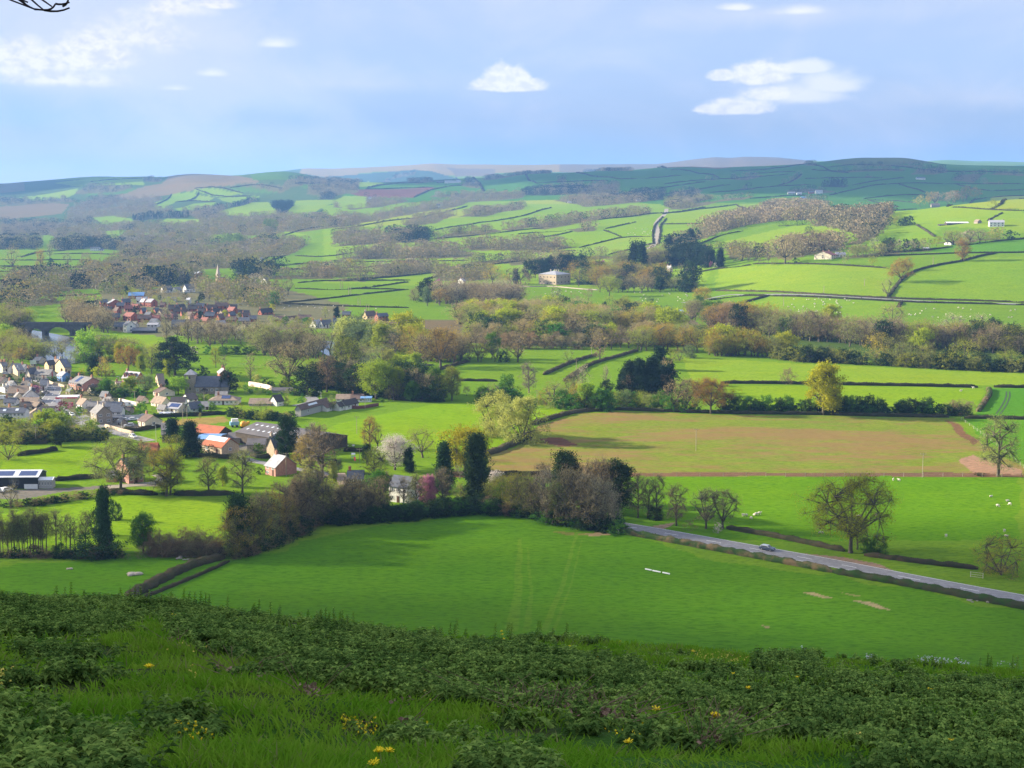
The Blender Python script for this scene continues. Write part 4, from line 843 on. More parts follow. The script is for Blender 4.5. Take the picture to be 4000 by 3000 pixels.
 ('H', 240, 935, 280, 'wide', 'pink', .9, 'great spreading bare tree rising behind the church'), ('H', 370, 1000, 180, 'dome', 'dark', 1.2, 'huge dark yew dome behind the bungalows'), ('H', 380, 660, 95, 'cedar', 'dark', 1.7, 'dark flat-topped cedar by the river'), ('H', 650, 850, 250, 'oval', 'ivy', .9), ('H', 640, 900, 290, 'round', 'olive', .8), ('H', 510, 980, 250, 'oval', 'pink', .9), ('H', 865, 1030, 250, 'round', 'lime', 1.0, 'bright lime tree behind the white bungalows'), ('H', 700, 980, 210, 'round', 'bare', .9), ('H', 660, 965, 55, 'bush', 'red', .8, 'small crimson bush behind the bungalows'), ('H', 1020, 1030, 210, 'oval', 'lime', .7), ('H', 1150, 1035, 210, 'oval', 'bare', .8), ('H', 1290, 1040, 220, 'oval', 'green', .7), ('H', 1410, 1040, 225, 'oval', 'olive', .8, 'olive-green tree at the right of the row above the bright field'), ('H', 1515, 1005, 60, 'round', 'bare', 1.0), ('H', 220, 935, 70, 'round', 'green', .7),
 ('H', 1070, 640, 200, 'round', 'gold', 1.15, 'big golden tree at the left end of the riverside wood'), ('H', 870, 640, 170, 'round', 'bud', 1.0), ('H', 900, 700, 190, 'oval', 'lime', 1.0), ('H', 1150, 680, 170, 'round', 'gold', 1.0), ('H', 1040, 860, 130, 'round', 'gold', 1.1, 'golden tree low at the river bend'), ('H', 1150, 830, 120, 'oval', 'lime', 1), ('H', 1190, 810, 230, 'oval', 'pink', .9), ('H', 1330, 800, 260, 'round', 'bud', 1.0), ('H', 1600, 760, 190, 'round', 'bare', 1.0), ('H', 1700, 740, 160, 'round', 'green', .7), ('H', 1885, 765, 190, 'round', 'pink', .9), ('H', 1810, 750, 90, 'dome', 'sage', .9), ('H', 1240, 330, 150, 'dome', 'dark', .9), ('H', 1235, 360, 130, 'oval', 'grey', .7), ('H', 1150, 320, 90, 'dome', 'bare', 1), ('H', 1310, 215, 45, 'bush', 'rose', 1), ('H', 680, 85, 58, 'wide', 'bud', .95, 'lone bronze oak in the thin far fields'), ('H', 1960, 380, 0, 'round', 'bare', 1, 'skip'),
 ('H', 130, 350, 85, 'dome', 'green', .9), ('H', 232, 280, 125, 'round', 'bare', .9), ('H', 165, 300, 130, 'round', 'bare', .9), ('H', 500, 450, 80, 'oval', 'sage', .9), ('H', 580, 460, 85, 'cone', 'dark', 1.0), ('H', 110, 400, 50, 'dome', 'gold', .9), ('H', 260, 510, 45, 'dome', 'lime', .9),
 ('B', 1390, 450, 430, 'dome', 'lime', .95, 'lime-yellow tree right of the stone bridge'), ('B', 880, 455, 290, 'round', 'olive', 1.2), ('B', 690, 445, 260, 'round', 'sage', 1.2), ('B', 1130, 500, 200, 'dome', 'olive', 1.1), ('B', 1600, 360, 300, 'round', 'bare', .9), ('B', 1650, 380, 200, 'oval', 'green', .7), ('B', 1010, 400, 300, 'round', 'bare', .85, 'bare tree in front of the river left of the lime-yellow tree'), ('B', 560, 420, 230, 'oval', 'olive', .8), ('B', 730, 430, 260, 'round', 'sage', .9), ('B', 330, 470, 200, 'round', 'bud', 1.0), ('B', 150, 430, 200, 'dome', 'olive', 1.0), ('B', 230, 330, 240, 'oval', 'lime', .5), ('B', 60, 330, 300, 'oval', 'olive', .6), ('B', 1250, 460, 170, 'round', 'bare', 1.1),
 ('B', 1510, 690, 290, 'column', 'ivy', 1.3, 'dark ivy column above the big slate-roofed house'), ('B', 1560, 740, 170, 'round', 'gold', .8), ('B', 1720, 740, 320, 'oval', 'bud', .8), ('B', 1650, 720, 330, 'oval', 'pink', .6), ('B', 1820, 700, 90, 'bush', 'red', 1.1), ('B', 1110, 1050, 180, 'dome', 'olive', 1.1), ('B', 1300, 1010, 110, 'dome', 'ivy', 1.0), ('B', 1720, 990, 220, 'round', 'green', 1.0), ('B', 1870, 1010, 170, 'round', 'sage', 1.0), ('B', 2060, 960, 200, 'round', 'lime', .8), ('B', 600, 1000, 140, 'round', 'rose', 1.0, 'pale pink cherry in blossom beside the village street'), ('B', 1010, 1290, 160, 'round', 'red', 1.1, 'copper-red tree behind the filling station canopy'), ('B', 1140, 1220, 90, 'bush', 'rose', .8), ('B', 1290, 1370, 160, 'round', 'green', .9), ('B', 1360, 1420, 160, 'bush', 'olive', .7), ('B', 1060, 1380, 190, 'dome', 'grey', .9), ('B', 650, 1520, 220, 'round', 'gold', 1.1), ('B', 800, 1500, 240, 'round', 'lime', 1.1), ('B', 950, 1560, 240, 'round', 'lime', 1.1), ('B', 1330, 690, 110, 'bush', 'bud', .8), ('B', 150, 1620, 160, 'dome', 'olive', 1.3), ('B', 400, 1640, 200, 'dome', 'sage', 1.3), ('B', 1250, 1640, 150, 'dome', 'bare', 1.3), ('B', 1520, 1640, 190, 'dome', 'green', 1.1), ('B', 730, 1700, 160, 'dome', 'olive', 1.3),
 ('C', 420, 610, 350, 'wide', 'bud', .8, 'bronze oak behind the brick dormer house'), ('C', 620, 650, 280, 'oval', 'lime', .7, 'lime-green tree left of the great cedar'), ('C', 800, 660, 380, 'oval', 'olive', .7), ('C', 1180, 690, 560, 'cedar', 'fir', 1.2, 'huge dark layered cedar above the village'), ('C', 1080, 710, 290, 'oval', 'gold', .75, 'egg-shaped golden tree in front of the great cedar'), ('C', 1230, 1000, 260, 'round', 'lime', 1.1, 'yellow-green tree hiding the church tower foot'), ('C', 470, 960, 230, 'round', 'lime', 1.0, 'yellow-green tree below the brick dormer house'), ('C', 720, 990, 280, 'round', 'grey', 1.0), ('C', 1640, 720, 160, 'dome', 'dark', 1.2, 'dark yew behind the church roof'), ('C', 2030, 960, 320, 'dome', 'dark', 1.0, 'dark yew right of the church'), ('C', 1040, 890, 130, 'cone', 'dark', .9), ('C', 650, 1320, 190, 'dome', 'green', .8), ('C', 820, 1330, 120, 'dome', 'sage', .9), ('C', 400, 1350, 90, 'bush', 'green', 1.0), ('C', 1600, 1290, 130, 'dome', 'green', .8), ('C', 1580, 1400, 100, 'oval', 'sage', .7), ('C', 1780, 1280, 140, 'round', 'green', .8), ('C', 1700, 1090, 90, 'dome', 'lime', 1),
 ('C', 1700, 350, 130, 'dome', 'green', 1.1), ('C', 1480, 340, 110, 'bush', 'white', 1), ('C', 1350, 350, 130, 'dome', 'green', 1), ('C', 1960, 370, 140, 'dome', 'green', 1.3), ('C', 1840, 560, 300, 'oval', 'olive', .7), ('C', 1960, 600, 220, 'round', 'bare', .9), ('C', 130, 480, 300, 'round', 'bare', .9), ('C', 250, 500, 320, 'oval', 'gold', .5), ('C', 620, 400, 200, 'round', 'olive', 1), ('C', 900, 380, 190, 'round', 'bare', 1), ('C', 1050, 180, 350, 'oval', 'bare', .7), ('C', 1400, 160, 330, 'oval', 'bare', .8), ('C', 1550, 170, 340, 'oval', 'bare', .9), ('C', 1750, 260, 300, 'round', 'bare', 1), ('C', 1950, 250, 300, 'round', 'bare', 1),
 ('D', 150, 640, 0, 'round', 'bare', 1, 'skip'), ('D', 290, 560, 100, 'round', 'willow', .9, 'cream-flowering tree behind the church wall'), ('D', 380, 590, 90, 'dome', 'ivy', .9), ('D', 700, 670, 70, 'dome', 'grey', 1.1), ('D', 600, 780, 90, 'dome', 'willow', .8), ('D', 1100, 840, 150, 'oval', 'sage', .9), ('D', 750, 750, 50, 'bush', 'green', 1.6), ('D', 80, 880, 130, 'dome', 'olive', 1.1), ('D', 350, 890, 150, 'dome', 'sage', 1.0), ('D', 440, 930, 110, 'dome', 'olive', 1.4), ('D', 250, 930, 80, 'bush', 'ivy', 1.5), ('D', 215, 525, 300, 'tall', 'bare', 1.0, 'slender bare tree alone before the bright meadow'), ('D', 1640, 740, 40, 'bush', 'green', 1.6),
 ('D', 100, 560, 0, 'round', 'bare', 1, 'skip'), ('N', 640, 470, 150, 'bush', 'ivy', 1.6), ('N', 1560, 480, 100, 'bush', 'olive', .6),
 ('P', 78, 718, 130, 'round', 'pink', .85), ('P', 250, 720, 120, 'oval', 'bud', .8), ('P', 310, 650, 90, 'oval', 'bare', .8), ('P', 418, 695, 75, 'round', 'bare', .9), ('P', 537, 685, 68, 'wide', 'bare', .9), ('P', 625, 640, 35, 'round', 'bare', .9), ('P', 2160, 705, 52, 'round', 'bud', .9), ('P', 1578, 680, 50, 'round', 'olive', .8), ('P', 320, 700, 50, 'dome', 'dark', .8), ('Q', 1130, 625, 90, 'round', 'bare', .8), ('Q', 290, 480, 75, 'round', 'bare', .9), ('Q', 365, 412, 40, 'round', 'bare', .9), ('Q', 660, 765, 95, 'round', 'bare', .9), ('A', 1090, 345, 80, 'oval', 'dark', .6), ('A', 1440, 745, 280, 'oval', 'pale', .5), ('A', 1350, 580, 0, 'round', 'bare', 1, 'skip'),
]
for q in T:
    if q[-1] != 'skip': tree(*q[1:6], q[0], q[6], look=q[7] if len(q) > 7 else None)
A_ = [('alder', 'bare', 4), ('oval', 'bare', 3), ('oval', 'sage', 2), ('alder', 'pink', 2)]
belt('G', [(-30, 1560), (300, 1540), (560, 1510)], 19, (300, 560), [('alder', 'bare', 4), ('alder', 'sage', 2)], 'slender bare trees along the stream', 'over the left stream bank', 8, .8)
belt('G', [(640, 1500), (1050, 1500)], 7, (260, 520), [('alder', 'bare', 3), ('alder', 'pink', 1, .8)], 'slender bare trees along the stream', 'over the left stream bank', 8)
belt('G', [(-30, 1590), (500, 1590), (1000, 1590), (1500, 1600)], 20, (80, 150), [('bush', 'brown', 2), ('bush', 'dark', 1), ('bush', 'bare', 1)], 'scrub bushes under the stream trees', None, 6, 1.3)
belt('N', [(1020, 450), (1300, 450), (1480, 455)], 11, (90, 170), [('bush', 'brown', 2), ('bush', 'bare', 2), ('bush', 'sage', 1)], 'scrub bushes under the stream trees', None, 5, 1.1)
belt('N', [(1540, 480), (1700, 430), (1900, 330), (2120, 250)], 17, (230, 380), A_ + [('oval', 'bud', 1)], 'bare stream-side trees left of the near field', None, 14, .9)
tree(1590, 460, 370, 'column', 'ivy', 'N', .9, None, None, None, 'ivy-clad bare trunk at the corner of the near field')
belt('N', [(1560, 490), (1800, 400), (2050, 280)], 10, (60, 110), [('bush', 'dark', 1), ('bush', 'brown', 1)], 'scrub bushes under the stream trees', None, 5, 1.4)
belt('M', [(150, 590), (300, 510), (450, 500), (620, 500), (740, 490)], 15, (130, 265), A_ + [('round', 'olive', 2), ('oval', 'olive', 2)], 'bare trees on the bank behind the near field', None, 10)
belt('M', [(350, 505), (700, 498), (1000, 470), (1250, 440), (1420, 445)], 15, (60, 90), [('bush', 'dark', 2), ('bush', 'ivy', 2)], 'dark thicket bushes behind the near field', None, 5, 1.5)
belt('M', [(1350, 420), (1500, 450), (1640, 480)], 8, (160, 230), [('round', 'sage', 2), ('round', 'olive', 1), ('oval', 'bare', 1), ('round', 'green', 1)], 'mixed trees right of the tallest ivy column', None, 12)
belt('M', [(1620, 495), (1800, 520), (2080, 560)], 14, (190, 310), [('oval', 'bare', 3), ('alder', 'pale', 3), ('alder', 'sage', 2)], 'bare birch and ash wood by the road', None, 14, .9)
belt('M', [(1750, 400), (1900, 420), (2110, 470)], 9, (200, 300), [('oval', 'bare', 4), ('tall', 'ivy', 1), ('oval', 'pink', 1)], 'bare birch and ash wood by the road', None, 20, .9)
belt('M', [(1640, 500), (2080, 560)], 8, (40, 70), [('bush', 'green', 1), ('bush', 'ivy', 1)], 'dark thicket bushes behind the near field', None, 4, 1.6)
belt('L', [(60, 480), (400, 480), (560, 478)], 7, (80, 115), [('dome', 'green', 1), ('dome', 'ivy', 2)], 'leafy standing hedge trees above the sown field', None, 3, .95)
belt('L', [(640, 482), (900, 490), (1220, 495)], 8, (90, 120), [('dome', 'green', 1), ('dome', 'ivy', 2)], 'leafy standing hedge trees above the sown field', None, 3, .95)
belt('L', [(1290, 495), (1560, 500)], 4, (80, 110), [('dome', 'ivy', 2), ('dome', 'sage', 1)], 'leafy standing hedge trees above the sown field', None, 3, 1.0)
belt('L', [(1650, 500), (1860, 500)], 3, (90, 115), [('dome', 'sage', 1), ('dome', 'bare', 1)], 'leafy standing hedge trees above the sown field', None, 3, 1.1)
belt('D', [(1680, 720), (1800, 730), (2000, 735), (2200, 735)], 7, (150, 220), [('oval', 'bare', 1), ('oval', 'green', 1)], 'trees in the row above the bright field', None, 6, .9)
belt('J', [(-60, 890), (100, 890), (300, 905)], 9, (140, 190), [('round', 'bud', 3), ('round', 'olive', 2), ('round', 'gold', 1)], 'trees of the riverside belt', None, 8, 1.1)
belt('J', [(350, 770), (700, 790), (1000, 830), (1300, 840)], 13, (130, 210), [('round', 'bare', 3), ('round', 'pink', 2), ('oval', 'ivy', 1), ('round', 'sage', 1)], 'trees of the riverside belt', None, 14, 1.0)
belt('J', [(1400, 840), (1700, 850), (2200, 880)], 13, (110, 190), [('round', 'bare', 3), ('round', 'pink', 2), ('oval', 'ivy', 1), ('round', 'olive', 2)], 'trees of the riverside belt', None, 14, 1.0)
belt('J', [(1250, 960), (1500, 980), (1900, 1000), (2250, 1010)], 12, (120, 190), [('round', 'sage', 3), ('round', 'pink', 2), ('dome', 'ivy', 2, .6), ('round', 'olive', 2)], 'trees of the riverside belt', None, 8, 1.1)
belt('J', [(0, 730), (250, 740), (420, 750)], 6, (110, 170), [('round', 'bare', 3), ('round', 'pink', 2)], 'trees of the riverside belt', None, 12)
belt('I', [(-60, 900), (200, 930), (500, 930), (780, 930)], 12, (90, 130), [('dome', 'bare', 3), ('dome', 'pink', 2), ('dome', 'sage', 1)], 'rounded trees at the front of the middle wood', None, 6, 1.1)
belt('I', [(820, 930), (1050, 930), (1200, 930)], 6, (130, 190), [('round', 'bare', 2), ('round', 'pink', 2)], 'trees of the middle wood', None, 8, 1.1)
belt('I', [(1180, 940), (1400, 940), (1680, 960)], 9, (140, 190), [('round', 'bud', 3), ('round', 'sage', 2), ('round', 'olive', 1)], 'trees of the middle wood', None, 8, 1.1)
belt('H', [(650, 600), (850, 640), (1050, 700)], 7, (110, 160), [('round', 'willow', 2), ('round', 'grey', 2), ('round', 'lime', 1)], 'pale green trees at the river bend', None, 14, 1.1)
belt('H', [(700, 720), (900, 770), (1000, 810)], 5, (90, 130), [('round', 'willow', 1), ('round', 'sage', 2)], 'pale green trees at the river bend', None, 10, 1.1)
belt('I', [(0, 610), (120, 620), (220, 600)], 6, (120, 170), [('round', 'pale', 2), ('round', 'bare', 3)], 'bare trees below the stone mansion', None, 10, 1.1)
belt('H', [(1300, 340), (1500, 350), (1700, 360), (1880, 330)], 12, (90, 150), [('round', 'pale', 3), ('round', 'bare', 3), ('round', 'bud', 1)], 'bare trees below the stone mansion', None, 14, 1.1)
belt('I', [(340, 600), (560, 590), (740, 570)], 7, (50, 90), [('dome', 'bare', 2), ('dome', 'ivy', 1)], 'bare trees below the stone mansion', None, 6, 1.2)
belt('I', [(330, 390), (500, 345), (650, 330), (770, 350)], 13, (110, 150), [('round', 'dark', 4), ('round', 'pink', 1)], 'dark pines around the stone mansion', None, 8, .8)
belt('I', [(40, 420), (180, 430), (360, 420)], 8, (80, 140), [('round', 'bud', 1), ('cone', 'dark', 1, 1.1), ('round', 'bare', 2)], 'trees left of the stone mansion', None, 6)
belt('I', [(790, 370), (1000, 400), (1350, 420)], 15, (100, 150), [('round', 'bud', 2), ('round', 'bare', 3), ('round', 'olive', 2), ('round', 'dark', 1)], 'park trees right of the stone mansion', None, 14, 1.0)
belt('I', [(880, 480), (1100, 490), (1370, 480)], 11, (90, 130), [('round', 'olive', 2), ('round', 'bare', 2), ('oval', 'ivy', 1)], 'park trees right of the stone mansion', None, 10, 1.0)
belt('I', [(1420, 480), (1690, 470)], 6, (80, 120), [('round', 'sage', 2), ('oval', 'ivy', 1), ('round', 'bare', 1)], 'trees below the hillside cottages', None, 6)
belt('I', [(1480, 270), (1560, 270), (1700, 275)], 9, (120, 150), [('dome', 'fir', 1), ('oval', 'fir', 1)], 'dark conifers above the hillside cottages', None, 8, 1.1)
belt('I', [(1420, 180), (1500, 130), (1620, 100)], 7, (80, 120), [('round', 'bare', 2), ('cone', 'dark', 1)], 'trees above the dark conifers', None, 8, 1.1)
belt('R', [(720, 660), (740, 620), (860, 600), (1000, 600)], 9, (90, 130), [('round', 'pink', 3), ('round', 'bare', 1)], 'bare trees around the cream farmhouse', None, 6, 1.15)
belt('R', [(1270, 605), (1450, 600), (1600, 590)], 9, (40, 80), [('round', 'bare', 3), ('dome', 'ivy', 1), ('round', 'pale', 1, 1.3)], 'hedgerow trees left of the white cottage', None, 5, 1.1)
belt('R', [(1660, 575), (1800, 560), (2050, 540)], 8, (50, 90), [('round', 'olive', 2), ('round', 'bare', 2)], 'hedgerow trees around the white cottage', None, 4, 1.1)
belt('R', [(1560, 325), (1650, 315), (1800, 300), (1925, 280)], 10, (55, 80), [('round', 'pink', 2), ('round', 'bud', 1)], 'trees along the crest of the right-hand hill', None, 4, 1.0)
belt('R', [(1380, 440), (1530, 445)], 5, (40, 60), [('round', 'olive', 1), ('dome', 'ivy', 1)], 'trees beside the hill wood', None, 4)
belt('R', [(1150, 640), (1250, 625)], 4, (50, 70), [('round', 'sage', 1)], 'hedgerow trees left of the white cottage', None, 3)
belt('A', [(0, 950), (200, 900), (330, 890)], 8, (80, 130), [('round', 'olive', 2), ('round', 'bare', 2)], 'trees on the near river bank', None, 10)
belt('A', [(0, 800), (60, 780), (150, 820), (260, 860)], 8, (120, 190), [('round', 'olive', 2), ('round', 'bare', 2), ('round', 'lime', 1)], 'trees on the near river bank', None, 15)
belt('A', [(0, 640), (80, 620), (200, 640)], 6, (100, 150), [('round', 'bare', 3), ('round', 'olive', 1)], 'trees on the left bank by the bridge', None, 15, 1.1)
belt('A', [(600, 600), (700, 620), (850, 650), (950, 660)], 9, (120, 180), [('round', 'bare', 3), ('round', 'pink', 1)], 'bare trees between the bridge and the far village', None, 22, 1.1)
belt('A', [(850, 850), (1000, 880), (1100, 900)], 7, (90, 170), [('round', 'bare', 3), ('round', 'olive', 2)], 'trees behind the near village', None, 18)
belt('A', [(1620, 740), (1900, 750), (2200, 740)], 11, (120, 190), [('round', 'bare', 4), ('oval', 'pale', 1)], 'bare trees on the river meadow', None, 22, 1.1)
belt('A', [(1700, 660), (2000, 670), (2212, 690)], 7, (80, 120), [('round', 'bare', 4), ('round', 'pale', 1)], 'bare trees on the river meadow', None, 15, 1.1)
belt('A', [(1900, 850), (2212, 850)], 6, (60, 90), [('dome', 'green', 2), ('dome', 'ivy', 1)], 'green bushes along the river meadow', None, 5, 1.2)
belt('H', [(0, 680), (200, 700), (420, 720), (560, 730)], 9, (130, 190), [('round', 'bare', 3), ('round', 'pink', 1), ('round', 'sage', 1)], 'bare trees on the river meadow', None, 20, 1.1)
belt('H', [(420, 900), (560, 940), (760, 1000), (960, 1010)], 9, (130, 200), [('round', 'bare', 2), ('oval', 'ivy', 2), ('round', 'olive', 1)], 'trees behind the bungalows', None, 20)
belt('A', [(1240, 400), (1500, 420), (1800, 380), (2100, 430)], 10, (60, 110), [('round', 'bare', 3), ('round', 'olive', 2), ('oval', 'dark', 1)], 'garden trees among the far village', None, 18, 1.1)
belt('A', [(1050, 480), (1400, 560), (1900, 560), (2150, 520)], 7, (40, 75), [('round', 'olive', 3), ('round', 'bare', 2), ('oval', 'dark', 1), ('oval', 'gold', 1)], 'garden trees among the far village', None, 18, 1.0)
belt('H', [(150, 520), (330, 500), (420, 540)], 6, (50, 80), [('round', 'olive', 2), ('round', 'green', 1), ('round', 'pale', 1)], 'garden trees among the far village', None, 12)
belt('B', [(1500, 1010), (2000, 1060)], 5, (70, 130), [('dome', 'ivy', 2), ('dome', 'green', 1)], 'garden bushes of the near village', None, 10, 1.3)
belt('C', [(0, 960), (300, 980), (700, 1080)], 6, (70, 130), [('dome', 'ivy', 1), ('dome', 'green', 1), ('dome', 'sage', 1)], 'garden bushes of the near village', None, 10, 1.2)

PB = [('round', 'pink', 4), ('dome', 'pink', 2), ('round', 'bare', 3), ('dome', 'bare', 1.5), ('round', 'bud', 3), ('round', 'olive', 3), ('dome', 'sage', 1), ('round', 'gold', 1), ('dome', 'ivy', .7), ('round', 'green', .5)]
W_ = []; 
mass('I', [(-120, 690), (200, 700), (560, 700), (740, 690)], 34, (112, 169), PB, W_, 18, 1.3)
mass('I', [(-220, 745), (100, 750), (400, 760), (900, 760)], 44, (137, 195), PB, W_, 16, 1.3)
mass('I', [(-120, 810), (300, 820), (700, 830), (1000, 815), (1300, 805), (1550, 830)], 62, (137, 214), PB, W_, 18, 1.3)
mass('I', [(-120, 870), (200, 890), (500, 895), (1100, 900), (1600, 900)], 50, (112, 182), PB, W_, 14, 1.3)
massbuild(W_, 'broad brown and bronze wood filling the middle of the valley')
W_ = []
mass('J', [(-60, 700), (200, 720), (420, 740)], 26, (125, 195), PB, W_, 16, 1.3); mass('J', [(350, 760), (700, 785), (1000, 815), (1300, 830)], 46, (112, 195), [('round', 'bare', 4), ('round', 'pink', 3), ('round', 'sage', 2), ('dome', 'ivy', 1, .8)], W_, 16, 1.25)
mass('J', [(1300, 830), (1700, 850), (2300, 890)], 50, (112, 195), [('round', 'bare', 4), ('round', 'pink', 3), ('round', 'olive', 2), ('dome', 'ivy', 1, .8)], W_, 16, 1.25)
mass('J', [(-60, 900), (200, 905), (500, 915)], 26, (87, 156), [('round', 'bud', 3), ('round', 'olive', 3), ('round', 'sage', 1)], W_, 6, 1.3)
mass('J', [(380, 920), (600, 940), (900, 955), (1250, 975), (1900, 1010), (2300, 1020)], 80, (56, 104), [('dome', 'ivy', 3), ('dome', 'olive', 2), ('dome', 'sage', 2)], W_, 5, 1.5)
massbuild(W_, 'tangled riverside woodland behind the single trees at the right')
W_ = []
mass('I', [(-100, 620), (100, 620), (230, 600)], 16, (137, 208), [('round', 'pale', 2), ('round', 'bare', 4)], W_, 14, 1.3); mass('H', [(1280, 330), (1500, 340), (1750, 340), (1900, 330)], 34, (100, 169), [('round', 'pale', 2), ('round', 'bare', 3), ('round', 'pink', 1)], W_, 22, 1.3)
mass('I', [(700, 395), (1000, 430), (1400, 440)], 66, (100, 156), [('round', 'bare', 3), ('round', 'olive', 3), ('round', 'bud', 2), ('dome', 'ivy', 1)], W_, 24, 1.3); mass('I', [(1000, 640), (1180, 680), (1300, 700)], 16, (75, 117), [('round', 'olive', 1), ('round', 'bare', 1), ('dome', 'ivy', 1)], W_, 16, 1.3)
mass('I', [(1000, 300), (1250, 300), (1420, 270)], 24, (87, 143), [('round', 'bare', 2), ('round', 'sage', 2)], W_, 14, 1.3)
mass('I', [(1600, 690), (1900, 720), (2150, 770)], 26, (87, 143), [('round', 'bare', 3), ('round', 'sage', 2), ('round', 'pale', 1)], W_, 16, 1.3)
massbuild(W_, 'soft grey-brown woods around and below the stone mansion')
W_ = []
mass('H', [(560, 600), (800, 640), (1000, 680)], 20, (112, 182), [('round', 'willow', 3), ('round', 'grey', 2), ('round', 'lime', 2), ('round', 'gold', 1)], W_, 26, 1.2)
mass('H', [(1000, 700), (1250, 760), (1500, 750)], 24, (125, 208), [('round', 'bud', 3), ('round', 'bare', 3), ('round', 'olive', 2)], W_, 22, 1.2)
mass('H', [(0, 690), (250, 720), (520, 730)], 22, (125, 221), [('round', 'bare', 4), ('round', 'sage', 2)], W_, 24, 1.2); mass('H', [(420, 930), (700, 980), (1000, 1010), (1300, 1030)], 40, (112, 221), [('round', 'bare', 3), ('round', 'olive', 2), ('dome', 'ivy', 3, .8)], W_, 18, 1.2)
mass('A', [(1500, 690), (1900, 710), (2212, 730)], 22, (90, 140), [('round', 'bare', 4), ('round', 'pale', 1), ('round', 'olive', 1)], W_, 26, 1.25)
massbuild(W_, 'mixed trees along the river meadow behind the near village')
W_ = []
mass('A', [(-20, 620), (100, 620), (230, 640)], 22, (112, 195), [('round', 'bare', 3), ('round', 'olive', 3)], W_, 30, 1.25); mass('A', [(-20, 830), (100, 850), (330, 880)], 36, (100, 182), [('round', 'olive', 4), ('round', 'bare', 2), ('round', 'lime', 1)], W_, 34, 1.25)
mass('A', [(560, 560), (750, 600), (950, 640)], 22, (125, 195), [('round', 'bare', 4), ('round', 'pink', 1)], W_, 30, 1.25); mass('A', [(700, 860), (1000, 900), (1350, 960)], 36, (100, 195), [('round', 'bare', 4), ('round', 'olive', 4), ('dome', 'ivy', 1), ('round', 'lime', 1)], W_, 26, 1.2)
massbuild(W_, 'green and bare trees on both banks around the stone bridge')
W_ = []
mass('G', [(-30, 240), (300, 240), (650, 220), (1100, 200), (1250, 205)], 60, (70, 150), [('dome', 'olive', 4), ('dome', 'sage', 3), ('dome', 'ivy', 2), ('dome', 'brown', 2)], W_, 12, 1.4)
mass('G', [(-30, 1000), (300, 990), (600, 950), (1000, 890), (1250, 850)], 40, (50, 90), [('dome', 'brown', 3), ('dome', 'ivy', 2), ('dome', 'bare', 2)], W_, 14, 1.8)
mass('G', [(1250, 850), (1700, 850), (2200, 850)], 22, (30, 60), [('dome', 'ivy', 3), ('dome', 'brown', 2)], W_, 5, 1.8)
mass('G', [(-30, 1580), (600, 1580), (1300, 1605)], 50, (35, 80), [('dome', 'brown', 3), ('dome', 'ivy', 2)], W_, 14, 1.7)
mass('N', [(1000, 455), (1250, 458), (1500, 465)], 26, (60, 110), [('dome', 'brown', 3), ('dome', 'bare', 2)], W_, 12, 1.5); mass('N', [(1550, 485), (1800, 418), (2150, 250)], 34, (35, 80), [('dome', 'brown', 3), ('dome', 'ivy', 2), ('dome', 'bare', 2)], W_, 10, 1.4)
mass('M', [(200, 510), (700, 497), (1000, 470), (1300, 440), (1600, 480), (2080, 560)], 90, (50, 95), [('dome', 'ivy', 4), ('dome', 'brown', 1), ('dome', 'green', 1)], W_, 9, 1.5)
mass('M', [(200, 440), (450, 430), (700, 440)], 22, (80, 150), [('round', 'olive', 2), ('round', 'bare', 3), ('dome', 'ivy', 1)], W_, 26, 1.2)
massbuild(W_, 'dark undergrowth of brambles and thorn along the stream and hedge bottoms', 'undergrowth', 'thicket')
W_ = []
mass('K', [(300, 400), (600, 400)], 14, (60, 110), [('dome', 'green', 2), ('dome', 'sage', 1), ('dome', 'ivy', 1)], W_, 10, 1.3); mass('K', [(820, 445), (1240, 465)], 20, (70, 120), [('dome', 'sage', 2), ('dome', 'green', 2), ('dome', 'bud', 1)], W_, 8, 1.3)
mass('K', [(1300, 430), (1700, 465), (1900, 475)], 24, (60, 110), [('dome', 'olive', 2), ('dome', 'green', 2), ('dome', 'sage', 1)], W_, 8, 1.3); mass('K', [(1340, 330), (1680, 330)], 20, (110, 190), [('cone', 'fir', 4), ('oval', 'brown', 2)], W_, 16, 1.1)
mass('L', [(40, 486), (560, 482), (1200, 497), (1560, 503), (1880, 500)], 60, (50, 85), [('dome', 'ivy', 3), ('dome', 'green', 2)], W_, 2, 1.2)
massbuild(W_, 'thick hedgerow growth above the sown brown field', 'undergrowth', 'thicket')
W_ = []
mass('B', [(0, 760), (500, 780), (900, 760)], 26, (40, 80), [('dome', 'ivy', 2), ('dome', 'green', 1)], W_, 50, 1.2); mass('B', [(1100, 760), (1500, 900), (2000, 1030)], 36, (60, 130), [('dome', 'ivy', 2), ('dome', 'green', 2), ('dome', 'olive', 2)], W_, 60, 1.2)
mass('B', [(0, 1540), (600, 1560), (1200, 1560), (1500, 1600)], 60, (90, 190), [('dome', 'olive', 3), ('dome', 'lime', 1), ('dome', 'sage', 2), ('dome', 'ivy', 1)], W_, 60, 1.2)
mass('C', [(0, 900), (400, 1000), (700, 1040)], 24, (60, 120), [('dome', 'ivy', 2), ('dome', 'green', 2)], W_, 60, 1.2); mass('C', [(850, 1370), (1500, 1340), (2000, 1320)], 24, (40, 70), [('dome', 'ivy', 3)], W_, 10, 1.6); mass('C', [(1500, 1060), (1750, 1080)], 10, (40, 80), [('dome', 'grey', 1)], W_, 20, 1.2)
